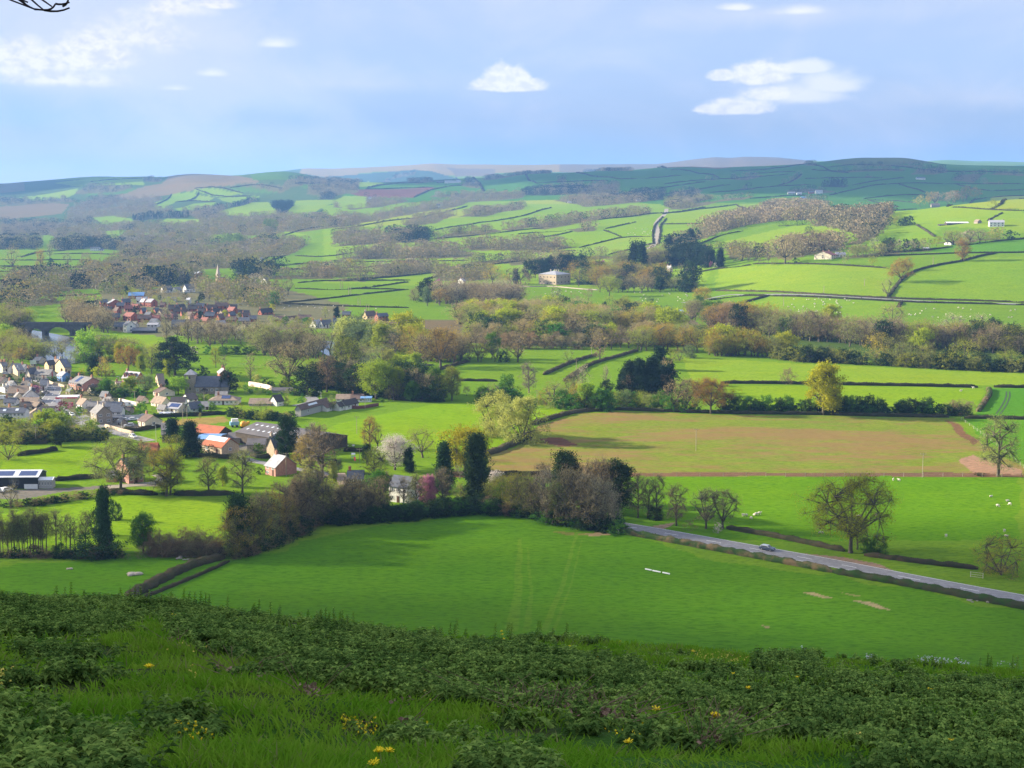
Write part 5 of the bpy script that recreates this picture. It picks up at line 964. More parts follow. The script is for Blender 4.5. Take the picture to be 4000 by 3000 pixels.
mass('D', [(0, 900), (300, 930), (560, 940), (680, 930)], 36, (60, 100), [('dome', 'olive', 2), ('dome', 'ivy', 2), ('dome', 'brown', 1)], W_, 16, 1.4); mass('D', [(150, 640), (700, 650), (900, 700)], 26, (30, 60), [('dome', 'green', 2), ('dome', 'sage', 2)], W_, 30, 1.3); mass('D', [(0, 580), (400, 590), (700, 560)], 18, (40, 80), [('dome', 'olive', 2), ('dome', 'ivy', 1)], W_, 20, 1.2)
mass('A', [(1000, 390), (1500, 400), (2100, 400)], 26, (25, 50), [('round', 'bare', 2), ('dome', 'olive', 2), ('dome', 'ivy', 1)], W_, 40, 1.2); mass('A', [(850, 520), (1500, 600), (2200, 590)], 30, (25, 50), [('round', 'bare', 2), ('dome', 'olive', 2), ('dome', 'green', 1)], W_, 30, 1.2); mass('H', [(100, 500), (500, 520), (960, 470)], 24, (30, 60), [('dome', 'olive', 2), ('dome', 'pale', 1)], W_, 26, 1.2)
mass('A', [(1100, 350), (1500, 340), (1900, 260), (2212, 290)], 36, (40, 80), [('round', 'bare', 3), ('dome', 'olive', 2)], W_, 30, 1.2)
massbuild(W_, 'garden shrubs and small trees between the village houses', 'shrubbery', 'shrubs')

KEEP = [([at(x, y, f) for x, y in p], c) for f, p, c in LAND if f == 'P' and c in (G1, G2) ] + [([at(x, y, f) for x, y in p], G1) for f, p in (('P', [(1290, 512), (1480, 488), (1490, 505), (1300, 545)]), ('P', [(640, 480), (760, 470), (780, 490), (660, 500)]), ('P', [(1640, 510), (1760, 480), (1900, 500), (1700, 530)]), ('P', [(880, 520), (1040, 515), (1020, 530), (900, 535)]), ('P', [(1100, 640), (1240, 630), (1260, 650), (1120, 660)]), ('H', [(120, 112), (330, 108), (340, 135), (120, 145)]), ('H', [(660, 115), (860, 110), (860, 135), (680, 140)]))]
def wood(fr, polys, spacing, h, fols, label, shapes=('round', 'dome')):
    """fols: list of (foliage, weight); one mesh object per foliage tone of the wood"""
    acc = {f: ([], []) for f, _ in fols}; W = np.cumsum([w for _, w in fols]); cnt = 0
    for poly in polys:
        w = [at(x, y, fr) for x, y in poly]; P = [(p.x, p.y) for p in w]
        x0, x1 = min(p[0] for p in P), max(p[0] for p in P); y0, y1 = min(p[1] for p in P), max(p[1] for p in P)
        sp = spacing; n = int(min(2600, (x1 - x0) * (y1 - y0) / (sp * sp))); paint_land([p[0] for p in P], [p[1] for p in P], (.115, .11, .05) if fols[0][0] != 'dark' else (.05, .06, .03))
        X = x0 + rs.rand(n) * (x1 - x0); Y = y0 + rs.rand(n) * (y1 - y0)
        k = pip(X, Y, P)
        for w_, _ in KEEP: k &= ~pip(X, Y, [(p.x, p.y) for p in w_])
        X, Y = X[k], Y[k]
        if not len(X): continue
        Z = terr(X, Y)
        for a, b, c in zip(X, Y, Z):
            f = fols[int(np.searchsorted(W, rs.rand() * W[-1]))][0]; hh = h * (.75 + .5 * rs.rand())
            nq = 150; kd = shapes[rs.randint(len(shapes))]
            t = rs.rand(nq) ** .8; an = rs.rand(nq) * 6.283; rr = radius(kd, t * .98) * (.55 + .5 * rs.rand(nq)) * (1.15 if kd != 'cone' else 1)
            C = np.stack([np.cos(an) * rr * 1.25, np.sin(an) * rr * 1.25, t], 1) * hh + np.array([a, b, c])
            acc[f][0].append(C); acc[f][1].append(np.full(nq, hh * .098)); cnt += 1
    tot = []
    for f, _ in fols:
        if not acc[f][0]: continue
        C = np.concatenate(acc[f][0]); s = np.concatenate(acc[f][1]) * (.6 + .8 * rs.rand(len(C)))
        tot.append((C, s, f))
    V, Fc, mi, n = [], [], [], 0
    me_m = []
    for j, (C, s, f) in enumerate(tot):
        v, q = quads(C, s); V.append(v); Fc.append(q + n); mi += [j] * len(q); n += len(v); me_m.append(WOODMAT[f])
    if not V: return
    me = npmesh('woodland', np.concatenate(V), np.concatenate(Fc))
    for m in me_m: me.materials.append(m)
    me.polygons.foreach_set('material_index', np.array(mi, np.int32)[:len(me.polygons)])
    o = link('woodland', me); tag(o, label, 'wood', None, 'stuff'); return o
WOODMAT = {k: foliage('far_' + k, c1, c2, .15, .0, .02) for k, (c1, c2) in {
    'bare': ((.25, .215, .12), (.18, .155, .09)), 'pink': ((.31, .24, .125), (.22, .175, .10)), 'olive': ((.24, .24, .06), (.18, .18, .05)), 'dark': ((.022, .04, .018), (.014, .028, .014)),
    'lime': ((.17, .24, .04), (.12, .18, .03)), 'pale': ((.33, .29, .2), (.27, .235, .16)), 'bud': ((.32, .235, .06), (.24, .18, .05))}.items()}
MIX = [('bare', 5), ('pink', 2), ('olive', 4), ('pale', .7), ('bud', 1), ('dark', .7)]
wood('P', [[(300, 500), (500, 450), (760, 440), (1200, 440), (1500, 400), (1900, 390), (2212, 380), (2212, 440), (1750, 500), (1300, 500), (760, 490), (400, 540)]], 26, 15, MIX, 'grey-brown wooded slopes rising behind the left side of the valley')
wood('P', [[(730, 580), (1000, 560), (1400, 600), (1640, 640), (1560, 700), (1100, 720), (700, 760), (640, 720), (760, 640)], [(1300, 560), (1560, 520), (1720, 520), (1900, 560), (1780, 630), (1640, 640), (1400, 600)], [(740, 500), (1300, 500), (1350, 560), (1000, 565), (740, 545)]], 20, 15, MIX, 'broad mixed wood filling the left middle of the valley')
wood('P', [[(-60, 540), (240, 540), (235, 585), (-60, 590)], [(330, 590), (370, 540), (560, 545), (740, 560), (730, 600), (560, 585), (400, 600)]], 16, 17, [('dark', 4), ('bare', 2), ('olive', 1)], 'dark mixed wood behind the white house on the far left')
wood('P', [[(450, 250), (640, 180), (760, 185), (820, 215), (700, 240)], [(0, 275), (400, 270), (470, 300), (60, 320), (0, 320)], [(885, 150), (1000, 155), (980, 175), (890, 170)], [(560, 400), (380, 420), (0, 420), (0, 450), (400, 470), (600, 450)], [(1440, 180), (1740, 200), (2000, 165), (2212, 150), (2212, 200), (1900, 190), (1740, 240), (1500, 200)]], 28, 14, [('bare', 3), ('dark', 3), ('pink', 1)], 'dark bluish woods on the far left hills')
wood('P', [[(1610, 345), (1700, 320), (1830, 320), (1820, 345), (1740, 370), (1640, 355)]], 15, 17, [('dark', 1)], 'square dark conifer plantation on the left hillside', ('cone', 'oval'))
wood('P', [[(770, 410), (900, 385), (1160, 375), (1170, 395), (960, 405), (830, 418)], [(1240, 345), (1420, 330), (1560, 285), (1600, 295), (1450, 330), (1260, 352)]], 17, 15, [('dark', 3), ('bare', 1)], 'thin strip of dark conifers on the left hillside', ('cone', 'oval'))
wood('P', [[(430, 330), (620, 290), (800, 280), (1000, 270), (940, 350), (760, 400), (560, 400), (400, 420)], [(780, 310), (930, 300), (1080, 350), (900, 380), (770, 380)], [(1200, 420), (1500, 380), (1720, 380), (1900, 390), (1750, 440), (1300, 440)]], 32, 13, [('bare', 3), ('pink', 3), ('olive', 1)], 'scattered reddish scrub wood on the left hillside')
wood('P', [[(1960, 285), (2000, 250), (2070, 240), (2060, 280), (1990, 310)], [(1560, 560), (1600, 545), (1700, 545), (1680, 570)]], 17, 15, [('dark', 2), ('bare', 1)], 'dark copses beside the ploughed hill field')
wood('P', [[(1370, 580), (1480, 580), (1500, 560), (1380, 560)], [(1635, 480), (1700, 475), (1720, 455), (1650, 455)]], 14, 20, [('lime', 1)], 'bright green poplar clumps in the left middle of the valley', ('oval',))
wood('P', [[(730, 555), (980, 555), (980, 545), (730, 542)], [(780, 585), (1000, 580), (1000, 572), (790, 570)]], 13, 12, [('pale', 2), ('dark', 1)], 'pale strip of young trees in the left valley')
wood('A', [[(0, 220), (200, 200), (500, 170), (850, 200), (1030, 270), (860, 280), (650, 290), (380, 330), (330, 370), (0, 420)], [(0, 420), (380, 370), (600, 400), (380, 430), (200, 440), (0, 480)], [(1030, 100), (1700, 130), (1720, 200), (1400, 260), (1050, 260), (850, 180), (700, 130)]], 15, 15, MIX + [('dark', 1)], 'grey-brown wood left of and behind the far village')
wood('A', [[(1200, 230), (1450, 200), (1720, 190), (1720, 250), (1500, 260), (1250, 270)], [(2020, 130), (2300, 110), (2420, 130), (2420, 170), (2150, 200), (2040, 180)]], 14, 17, [('dark', 3), ('olive', 1)], 'dark green trees around the church spire', ('cone', 'oval', 'round'))
wood('Q', [[(0, 655), (300, 590), (640, 575), (860, 610), (870, 640), (500, 650)], [(0, 575), (200, 520), (420, 500), (600, 490), (420, 550), (200, 565)], [(790, 585), (900, 560), (1300, 545), (1510, 575), (1400, 600), (900, 600)]], 15, 15, [('bare', 4), ('pink', 2), ('olive', 1)], 'long grey-brown woods lying across the middle fields')
wood('Q', [[(340, 500), (600, 495), (600, 540), (430, 550), (370, 530)], [(1130, 250), (1250, 225), (1500, 215), (1600, 230), (1500, 250), (1300, 260)], [(1760, 285), (1860, 250), (2040, 240), (2040, 285), (1900, 295)]], 15, 17, [('dark', 5), ('bare', 1)], 'dark evergreen blocks in the middle distance')
wood('Q', [[(1360, 290), (1560, 260), (1760, 260), (2040, 280), (1900, 300), (1560, 330), (1480, 310)], [(1210, 235), (1440, 200), (1760, 190), (1760, 255), (1450, 250)], [(1190, 450), (1500, 400), (1960, 350), (1960, 375), (1560, 420), (1300, 470)], [(1030, 470), (1200, 430), (1300, 440), (1100, 480)], [(780, 390), (900, 350), (1180, 320), (1180, 340), (940, 390)], [(1450, 470), (1620, 445), (1620, 475), (1520, 485)]], 22, 15, [('bare', 4), ('pink', 3), ('olive', 1), ('dark', 1)], 'brown woods along the middle-distance slopes')
wood('Q', [[(0, 440), (120, 400), (400, 340), (800, 260), (1170, 250), (1170, 275), (840, 300), (760, 330), (500, 370), (300, 410), (60, 460)], [(430, 440), (500, 400), (720, 370), (770, 380), (640, 430), (470, 450)], [(120, 350), (0, 330), (60, 300), (280, 280), (480, 290), (300, 330)]], 26, 13, [('bare', 4), ('pink', 2), ('olive', 2)], 'hedgerow woods on the slopes below the hill farm')
wood('Q', [[(700, 500), (780, 480), (1000, 465), (1040, 480), (820, 515), (620, 525)], [(260, 760), (300, 715), (620, 690), (640, 720), (360, 765)], [(-40, 790), (60, 770), (280, 770), (200, 790)], [(700, 715), (860, 665), (1180, 640), (1230, 655), (900, 690), (740, 720)], [(1430, 640), (1700, 630), (1830, 640), (1600, 655)]], 17, 12, [('bare', 3), ('olive', 2), ('dark', 1)], 'lines of trees along the middle fields')
wood('R', [[(170, 520), (280, 450), (420, 400), (560, 380), (720, 330), (860, 330), (1000, 370), (900, 410), (700, 415), (520, 440), (330, 490), (220, 530)]], 15, 19, [('pink', 4), ('bare', 2), ('olive', 1)], 'long pink-brown wood climbing the right-hand hill')
wood('R', [[(900, 445), (1000, 400), (1380, 370), (1370, 440), (1300, 500), (1160, 490), (1000, 450)], [(1110, 560), (1250, 500), (1330, 480), (1300, 510), (1180, 560)]], 15, 18, [('pink', 3), ('bare', 3), ('dark', 1)], 'rounded brown wood on the face of the right-hand hill')
wood('R', [[(630, 640), (700, 590), (860, 560), (1000, 540), (1100, 560), (1080, 600), (960, 610), (760, 660)]], 14, 16, [('pink', 3), ('bare', 3)], 'brown wood left of the cream farmhouse')
wood('R', [[(0, 590), (60, 560), (180, 540), (200, 580), (60, 620)], [(0, 690), (60, 620), (230, 620), (270, 660), (60, 700)]], 15, 18, [('dark', 4), ('bare', 2)], 'dark trees at the left foot of the right-hand hill')
wood('R', [[(690, 445), (860, 435), (870, 440), (700, 448)], [(290, 585), (430, 588), (430, 580), (290, 578)], [(500, 595), (620, 597), (620, 588), (500, 588)], [(850, 500), (900, 490), (890, 478), (850, 488)], [(420, 660), (640, 660), (640, 650), (450, 650)]], 10, 8, [('dark', 2), ('olive', 1)], 'rows of small dark trees on the right-hand hill')
wood('R', [[(960, 205), (1100, 210), (1140, 195), (1000, 190)]], 20, 20, [('dark', 1)], 'square dark plantation on the far hill', ('cone', 'oval'))
wood('R', [[(0, 265), (100, 225), (230, 225), (200, 260), (40, 290)], [(0, 345), (120, 310), (260, 295), (320, 300), (100, 345)], [(700, 200), (830, 150), (845, 130), (820, 135)], [(270, 300), (480, 285), (550, 260), (400, 275)], [(450, 225), (550, 222), (540, 212), (460, 212)], [(730, 225), (900, 215), (1060, 235), (980, 245), (780, 240)], [(770, 300), (880, 280), (1020, 290), (1000, 305), (860, 305)], [(250, 170), (370, 155), (500, 165), (600, 135), (570, 130), (300, 160)]], 34, 14, [('bare', 4), ('dark', 3), ('olive', 1)], 'dark scattered trees and copses on the shaded far hill')
wood('R', [[(1520, 130), (1560, 95), (1700, 85), (1760, 110), (1660, 130)], [(1060, 115), (1240, 95), (1480, 95), (1460, 110), (1100, 120)], [(1760, 165), (1820, 130), (1980, 120), (1900, 180)], [(1910, 185), (2000, 175), (2100, 180), (2080, 192)], [(860, 75), (940, 75), (930, 62), (880, 62)], [(1220, 150), (1280, 148), (1270, 138), (1230, 138)], [(2000, 130), (2212, 140), (2212, 125), (2050, 115)], [(1100, 75), (1500, 72), (1700, 82), (1500, 82)]], 36, 14, [('bare', 3), ('dark', 4)], 'dark scattered trees along the top of the far hill')
wood('Q', [[(460, 180), (500, 150), (620, 175), (520, 185)], [(790, 200), (830, 155), (920, 190), (900, 215), (840, 210)], [(930, 165), (1010, 130), (1070, 140), (1180, 118), (1350, 112), (1340, 122), (1180, 130), (1000, 160)], [(1380, 180), (1440, 180), (1430, 150), (1390, 155)], [(1540, 108), (1660, 92), (1860, 105), (1700, 112)], [(1060, 245), (1080, 245), (1080, 225), (1060, 225)], [(190, 285), (270, 285), (270, 265), (200, 268)], [(-30, 190), (150, 175), (380, 130), (520, 110), (500, 130), (330, 160), (60, 215), (-30, 235)]], 32, 14, [('bare', 3), ('dark', 3)], 'dark copses around the hill farm')

wood('H', [[(440, 120), (700, 100), (900, 110), (1150, 60), (1260, 60), (1280, 115), (1000, 140), (860, 145), (640, 150), (450, 160)], [(0, 110), (120, 120), (330, 120), (560, 130), (560, 165), (100, 165), (0, 170)], [(1280, 110), (1500, 100), (1700, 110), (1680, 170), (1500, 180), (1300, 180)], [(380, 110), (520, 105), (530, 150), (370, 155)]], 15, 13, MIX, 'hedgerow woods and copses between the spire and the stone mansion')
wood('A', [[(1700, 260), (2000, 250), (2300, 250), (2400, 330), (2200, 380), (1850, 380), (1720, 330)], [(1040, 260), (1300, 280), (1400, 300), (1330, 340), (1100, 340), (860, 330), (870, 300)], [(2100, 380), (2400, 380), (2420, 440), (2120, 450)], [(600, 420), (820, 420), (860, 520), (820, 600), (640, 560)], [(0, 480), (150, 470), (200, 560), (160, 610), (0, 620)]], 15, 13, MIX + [('dark', 1), ('lime', .7)], 'garden woods wrapped around the far village')
wood('P', [[(1100, 350), (1400, 340), (1600, 350), (1740, 385), (1500, 380), (1250, 420)], [(1900, 200), (2212, 200), (2212, 240), (2060, 260), (1900, 250)], [(0, 100), (0, 90), (10, 90)], [(0, 450), (200, 440), (420, 450), (340, 500), (0, 520)], [(480, 310), (620, 260), (760, 270), (700, 320), (560, 350)]], 24, 14, [('bare', 3), ('pink', 2), ('dark', 1)], 'wooded gullies on the left hills')
wood('Q', [[(600, 270), (900, 270), (1180, 265), (1180, 250), (900, 245), (620, 255)], [(0, 480), (120, 470), (330, 500), (200, 520), (0, 560)], [(1840, 640), (2050, 600), (2212, 560), (2212, 640), (2000, 680)], [(2050, 330), (2150, 300), (2212, 300), (2212, 320), (2120, 340)], [(1000, 660), (1300, 640), (1500, 650), (1400, 670), (1100, 690)]], 18, 13, MIX, 'tree lines and copses across the middle slopes')
wood('R', [[(1100, 650), (1260, 640), (1500, 615), (1650, 600), (1650, 590), (1400, 600), (1150, 630)], [(1660, 560), (1900, 545), (2060, 530), (2060, 520), (1850, 535), (1660, 550)], [(380, 590), (640, 600), (640, 640), (420, 650), (370, 620)], [(0, 290), (200, 270), (300, 280), (100, 320), (0, 330)]], 12, 11, MIX + [('dark', 1)], 'hedgerow trees along the foot of the right-hand hill')
for w_, c_ in KEEP: paint_land([p.x for p in w_], [p.y for p in w_], c_)
repaint()
WALL = {'white': plain('render_white', (.72, .70, .66), (.6, .58, .54), .6, .85), 'cream': plain('render_cream', (.66, .58, .44), (.55, .47, .36), .6, .85), 'stone': plain('rubble_stone', (.33, .28, .22), (.22, .18, .145), 2.2, .9, .3),
        'tan': plain('sandstone', (.48, .38, .26), (.36, .28, .2), 1.6, .9, .3), 'brick': plain('red_brick', (.36, .125, .08), (.27, .09, .06), 1.5, .9), 'pink': plain('pink_brick', (.47, .235, .19), (.38, .18, .15), 1.2, .9), 'grey': plain('pebbledash', (.40, .385, .36), (.32, .31, .29), 3, .9),
        'blue': plain('blue_render', (.16, .32, .62), (.13, .27, .54), .8, .8), 'pale': plain('pale_green_render', (.58, .62, .5), (.5, .54, .43), .8, .85), 'black': plain('dark_cladding', (.028, .032, .036), (.02, .023, .026), .4, .6, wave=('X', 4., .5)), 'dark': plain('dark_boards', (.075, .06, .045), (.05, .04, .03), 1, .9), 'yellow': plain('ochre_render', (.60, .46, .26), (.5, .38, .21), 1, .85), 'rose': plain('pale_pink_render', (.66, .50, .44), (.56, .42, .37), 1, .85)}
ROOF = {'slate': plain('slate_roof', (.10, .11, .135), (.07, .078, .10), .9, .6, wave=('Z', 5., .35)), 'grey': plain('grey_tile_roof', (.23, .22, .22), (.165, .16, .16), .8, .8, wave=('Z', 5., .35)), 'light': plain('pale_slate_roof', (.36, .36, .39), (.28, .28, .3), .8, .6, wave=('Z', 5., .3)), 'tan': plain('brown_tile_roof', (.30, .225, .165), (.22, .165, .125), .8, .85, wave=('Z', 5., .35)),
        'brown': plain('dark_brown_tile', (.15, .10, .085), (.11, .075, .06), .8, .85, wave=('Z', 5., .35)), 'dark': plain('near_black_tile', (.06, .05, .05), (.045, .038, .038), .8, .8, wave=('Z', 5., .35)), 'rust': plain('rusty_sheet', (.42, .12, .05), (.30, .095, .045), .5, .75, wave=('X', 3., .35)), 'blue': plain('blue_steel_sheet', (.17, .33, .60), (.15, .29, .54), .4, .5, wave=('X', 3., .2)),
        'white': plain('white_sheet', (.72, .73, .76), (.6, .61, .64), .4, .5, wave=('X', 3., .2)), 'fibre': plain('grey_sheet_roof', (.125, .115, .12), (.095, .088, .092), .3, .8, wave=('X', 3., .3)), 'green': plain('green_sheet', (.10, .14, .11), (.08, .11, .09), .5, .7), 'red': plain('red_tile_roof', (.33, .13, .10), (.24, .095, .075), .8, .85, wave=('Z', 5., .3))}
GLASS = plain('window_glass', (.03, .035, .045), (.025, .03, .035), 1, .12, 0, 0, .8)
FRAME = plain('white_frame', (.75, .75, .73), (.68, .68, .66), 1, .5)
CHIM = plain('chimney_brick', (.40, .2, .13), (.3, .15, .1), 3, .9); CHIMS = plain('chimney_stone', (.42, .36, .29), (.32, .27, .22), 3, .9); POT = plain('chimney_pot', (.42, .24, .15), (.36, .2, .13), 5, .8)
DOORM = plain('painted_door', (.10, .045, .03), (.08, .035, .025), 2, .5)
PVM = plain('solar_panel', (.02, .04, .13), (.03, .055, .17), .8, .15, 0, 0, .8, wave=('X', 1.2, .5))
LOUV = plain('rooflight', (.62, .66, .72), (.55, .6, .66), 2, .25, 0, 0, .6)
fm_, pm_ = MB(), MB()
for a in ((-.5, -.4, 0, 1), (.4, .5, 0, 1), (-.4, .4, 0, .09), (-.4, .4, .91, 1), (-.045, .045, .09, .91)): fm_.box(a[0], a[1], -.06, .04, a[2], a[3])
pm_.box(-.4, .4, -.01, .03, .09, .91)
WINF, WINP = fm_.mesh('window', FRAME), pm_.mesh('pane', GLASS)
WDARK = MB().box(-.5, .5, -.03, .05, 0, 1).mesh('window', GLASS)
DOOR = MB().box(-.5, .5, -.06, .05, 0, 1).box(-.6, .6, -.05, .04, 1.0, 1.06).mesh('door', DOORM)
def house(fr, x, y, rot, wf, wg, hw, hr, wall, roof, label, ch=1, win=(2, 3), W=None, cat='house', name='house', hip=0, gwin=1, door=1, extra=None, chm=None, group=None, roofpt=None, over=.35):
    """x, y: foot of the near corner; wf, wg: seen widths of the eaves side and the gable; hw, hr: wall and roof heights, all in frame pixels.
    rot > 0: right end farther away, gable shows at the left; rot < 0: gable shows at the right"""
    k = FR[fr][0]; c = at(x, y, fr); s = mpp(c) * k
    r = R(rot); cr, sr = math.cos(r), abs(math.sin(r))
    L = wf * s / cr; Wd = W if W else wg * s / max(sr, .12)
    L = min(max(L, 3), 70); Wd = min(max(Wd, 3), 32); hw *= s * 1.02; hr *= s
    rt = empty(name, c, r, label, cat, group); THINGS.append((rt, None)); rt['share'] = 0; del rt['share']
    x0, x1 = (0, L) if rot >= 0 else (-L, 0)
    b = -2.5; mb = MB(); e = .25
    if hip: mb.box(x0, x1, 0, Wd, b, hw)
    else:
        pts = [(0, b), (Wd, b), (Wd, hw), (Wd / 2, hw + hr - .12), (0, hw)]
        vs = [(x0, q[0], q[1]) for q in pts] + [(x1, q[0], q[1]) for q in pts]
        mb.add(vs, [(4, 3, 2, 1, 0), (5, 6, 7, 8, 9), (0, 1, 6, 5), (1, 2, 7, 6), (2, 3, 8, 7), (3, 4, 9, 8), (4, 0, 5, 9)])
    mb.build('wall', WALL[wall], rt)
    rb = MB(); t = .16; o = over; m_ = (x0 + x1) / 2; sl = hr / (Wd / 2)
    if hip:
        ins = min(Wd / 2, (x1 - x0) / 2 - .2) * hip; zt = hw + hr
        base = [(x0 - o, -o, hw), (x1 + o, -o, hw), (x1 + o, Wd + o, hw), (x0 - o, Wd + o, hw)]; top = [(x0 + ins, Wd / 2, zt), (x1 - ins, Wd / 2, zt)]
        rb.add(base + top + [(p[0], p[1], p[2] - .15) for p in base], [(0, 1, 5, 4), (2, 3, 4, 5), (1, 2, 5), (3, 0, 4), (0, 6, 7, 1), (1, 7, 8, 2), (2, 8, 9, 3), (3, 9, 6, 0), (9, 8, 7, 6)])
    else:
        for sg in (0, 1):
            y0 = -o if sg == 0 else Wd + o; z0 = hw - sl * o; y1 = Wd / 2; z1 = hw + hr
            q = [(x0 - o, y0, z0), (x1 + o, y0, z0), (x1 + o, y1, z1), (x0 - o, y1, z1)]
            if sg: q = q[::-1]
            rb.add(q + [(p[0], p[1], p[2] + t) for p in q], [(3, 2, 1, 0), (4, 5, 6, 7), (0, 1, 5, 4), (1, 2, 6, 5), (2, 3, 7, 6), (3, 0, 4, 7)])
    ro = rb.build('roof', ROOF[roof], rt)
    for i in range(ch):
        cx_ = (x0 + .6, x1 - .6, m_, x0 + (x1 - x0) * .3)[i % 4]; cz = hw + hr
        if hip: cx_ = m_ + (x1 - x0) * (-.22, .22, 0, .1)[i % 4]
        cb = MB().box(cx_ - .45, cx_ + .45, Wd / 2 - .4, Wd / 2 + .4, cz - 1.2, cz + 1.15).box(cx_ - .52, cx_ + .52, Wd / 2 - .47, Wd / 2 + .47, cz + 1.15, cz + 1.3)
        co = cb.build('chimney', WALL[chm] if chm else (CHIM if wall in ('brick', 'pink', 'white', 'cream') else CHIMS), rt)
        pb = MB()
        for q in (-.22, .22): pb.tube((cx_ + q, Wd / 2, cz + 1.28), (cx_ + q, Wd / 2, cz + 1.75), .13, .11, 6)
        pb.build('chimney_pot', POT, co)
    near = c.y < 900; rows, cols = win
    def put(px, py, pz, rz, w, h, white=True):
        f = link('window', WINF if near else WDARK, None, rt, (px, py, pz), rz, (w, 1.4, h))
        if near: link('pane', WINP, None, f)
    fl = hw / max(rows, 1)
    for a in range(rows):
        for q in range(cols):
            px = x0 + (q + .5) * (x1 - x0) / cols
            if a == 0 and door and q == cols // 2 and cols > 1: link('door', DOOR, None, rt, (px, 0, .05), 0, (.95, 1.4, min(2.05, hw * .8))); continue
            put(px, 0, a * fl + fl * .36, 0, min(1.5, (x1 - x0) / cols * .55), min(1.3, fl * .48))
    gx, grz = (x0, -math.pi / 2) if rot >= 0 else (x1, math.pi / 2)
    if gwin and Wd > 4:
        for a in range(rows):
            for q in range(gwin): put(gx, Wd * (q + .5) / gwin if gwin > 1 else Wd * .5, a * fl + fl * .36, grz, min(1.4, Wd * .25), min(1.25, fl * .48))
    def onroof(u0, u1, v0, v1, mat, nm, lift=.22):   # panel lying on the front slope: u along ridge, v up the slope, 0..1
        X0, X1 = x0 + (x1 - x0) * u0, x0 + (x1 - x0) * u1
        P = lambda X, v, l: (X, v * Wd / 2 - l * hr / math.hypot(hr, Wd / 2), hw + v * hr + l * (Wd / 2) / math.hypot(hr, Wd / 2))
        q = [P(X0, v0, lift), P(X1, v0, lift), P(X1, v1, lift), P(X0, v1, lift)]; q2 = [P(X0, v0, .05), P(X1, v0, .05), P(X1, v1, .05), P(X0, v1, .05)]
        MB().add(q2 + q, [(3, 2, 1, 0), (4, 5, 6, 7), (0, 1, 5, 4), (1, 2, 6, 5), (2, 3, 7, 6), (3, 0, 4, 7)]).build(nm, mat, ro)
    if extra: extra(rt, ro, x0, x1, Wd, hw, hr, onroof)
    return rt
def dormers(n, wallm='white', roofm='slate'):
    def f(rt, ro, x0, x1, Wd, hw, hr, onroof):
        for i in range(n):
            cx_ = x0 + (x1 - x0) * (i + .5) / n; d = MB(); w = .9; h0 = hw + hr * .1; h1 = hw + hr * .62; y0 = Wd / 2 * .12; y1 = Wd / 2 * .75
            d.prism([(cx_ - w, h0), (cx_ + w, h0), (cx_ + w, h1), (cx_, h1 + .7), (cx_ - w, h1)], y0, y1); dm = d.build('dormer', WALL[wallm], rt)
            r2 = MB()
            for s in (-1, 1):
                q = [(cx_ + s * (w + .25), y0 - .2, h1 - .15), (cx_, y0 - .2, h1 + .78), (cx_, y1, h1 + .78), (cx_ + s * (w + .25), y1, h1 - .15)]
                if s < 0: q = q[::-1]
                r2.add(q + [(p[0], p[1], p[2] + .1) for p in q], [(3, 2, 1, 0), (4, 5, 6, 7), (0, 1, 5, 4), (1, 2, 6, 5), (2, 3, 7, 6), (3, 0, 4, 7)])
            r2.build('roof', ROOF[roofm], dm); link('window', WDARK, None, dm, (cx_, y0, h0 + .25), 0, (1.1, 1, max(.5, h1 - h0 - .3)))
    return f
def panels(u0, u1, v0, v1): return lambda rt, ro, x0, x1, Wd, hw, hr, onroof: onroof(u0, u1, v0, v1, PVM, 'solar_panel')
def skylights(lst, nm='rooflight', w=.05, h=.12):
    def f(rt, ro, x0, x1, Wd, hw, hr, onroof):
        for u, v in lst: onroof(u, u + w, v, v + h, LOUV, nm)
    return f
def both(*fs):
    def f(*a):
        for g in fs: g(*a)
    return f
def topband(rt, ro, x0, x1, Wd, hw, hr, onroof): onroof(.0, .93, .52, .99, ROOF['white'], 'white_roof_sheet')
def bigdoor(u0, u1, h, mat=GLASS, nm='barn_doorway'):
    def f(rt, ro, x0, x1, Wd, hw, hr, onroof): MB().box(x0 + (x1 - x0) * u0, x0 + (x1 - x0) * u1, -.05, .3, -.3, h).build(nm, mat, rt)
    return f
def porch(u, w=2.6, d=1.6, h=2.6, m='dark'):
    def f(rt, ro, x0, x1, Wd, hw, hr, onroof):
        cx_ = x0 + (x1 - x0) * u; b = MB()
        for s in (-1, 1): b.box(cx_ + s * w / 2 - .1, cx_ + s * w / 2 + .1, -d, -d + .2, 0, h)
        b.prism([(cx_ - w / 2 - .3, h), (cx_ + w / 2 + .3, h), (cx_, h + 1.3)], -d - .2, 0); b.build('porch', WALL[m], rt)
    return f
gv = 'houses of the near village'
H_ = house
H_('B', -100, 1450, 3, 490, 0, 150, 62, 'white', 'slate', 'long white terrace with dark slate roof at the left edge', 2, (2, 8), 8, group=gv, extra=skylights([(.28, .3), (.68, .35)], 'roof_window', .1, .42))
H_('B', 450, 1400, -72, 55, 260, 62, 90, 'cream', 'tan', 'cream gabled bungalow with tan roof right of the white terrace', 0, (1, 2), group=gv)
H_('B', 320, 1235, 5, 330, 0, 40, 60, 'cream', 'dark', 'low house with long near-black roof behind the tan-roofed bungalow', 1, (1, 4), 8, group=gv)
H_('B', 640, 1290, 4, 220, 0, 30, 50, 'cream', 'dark', 'dark-roofed wing beside the cream gabled bungalow', 0, (1, 2), 7, group=gv)
H_('B', 590, 1235, -22, 170, 60, 45, 60, 'cream', 'tan', 'tan-roofed bungalow left of the filling station', 0, (1, 3), group=gv)
H_('B', 1330, 1235, -50, 150, 130, 72, 82, 'white', 'tan', 'white-gabled house with tan roof right of the filling station', 1, (2, 2), group=gv)
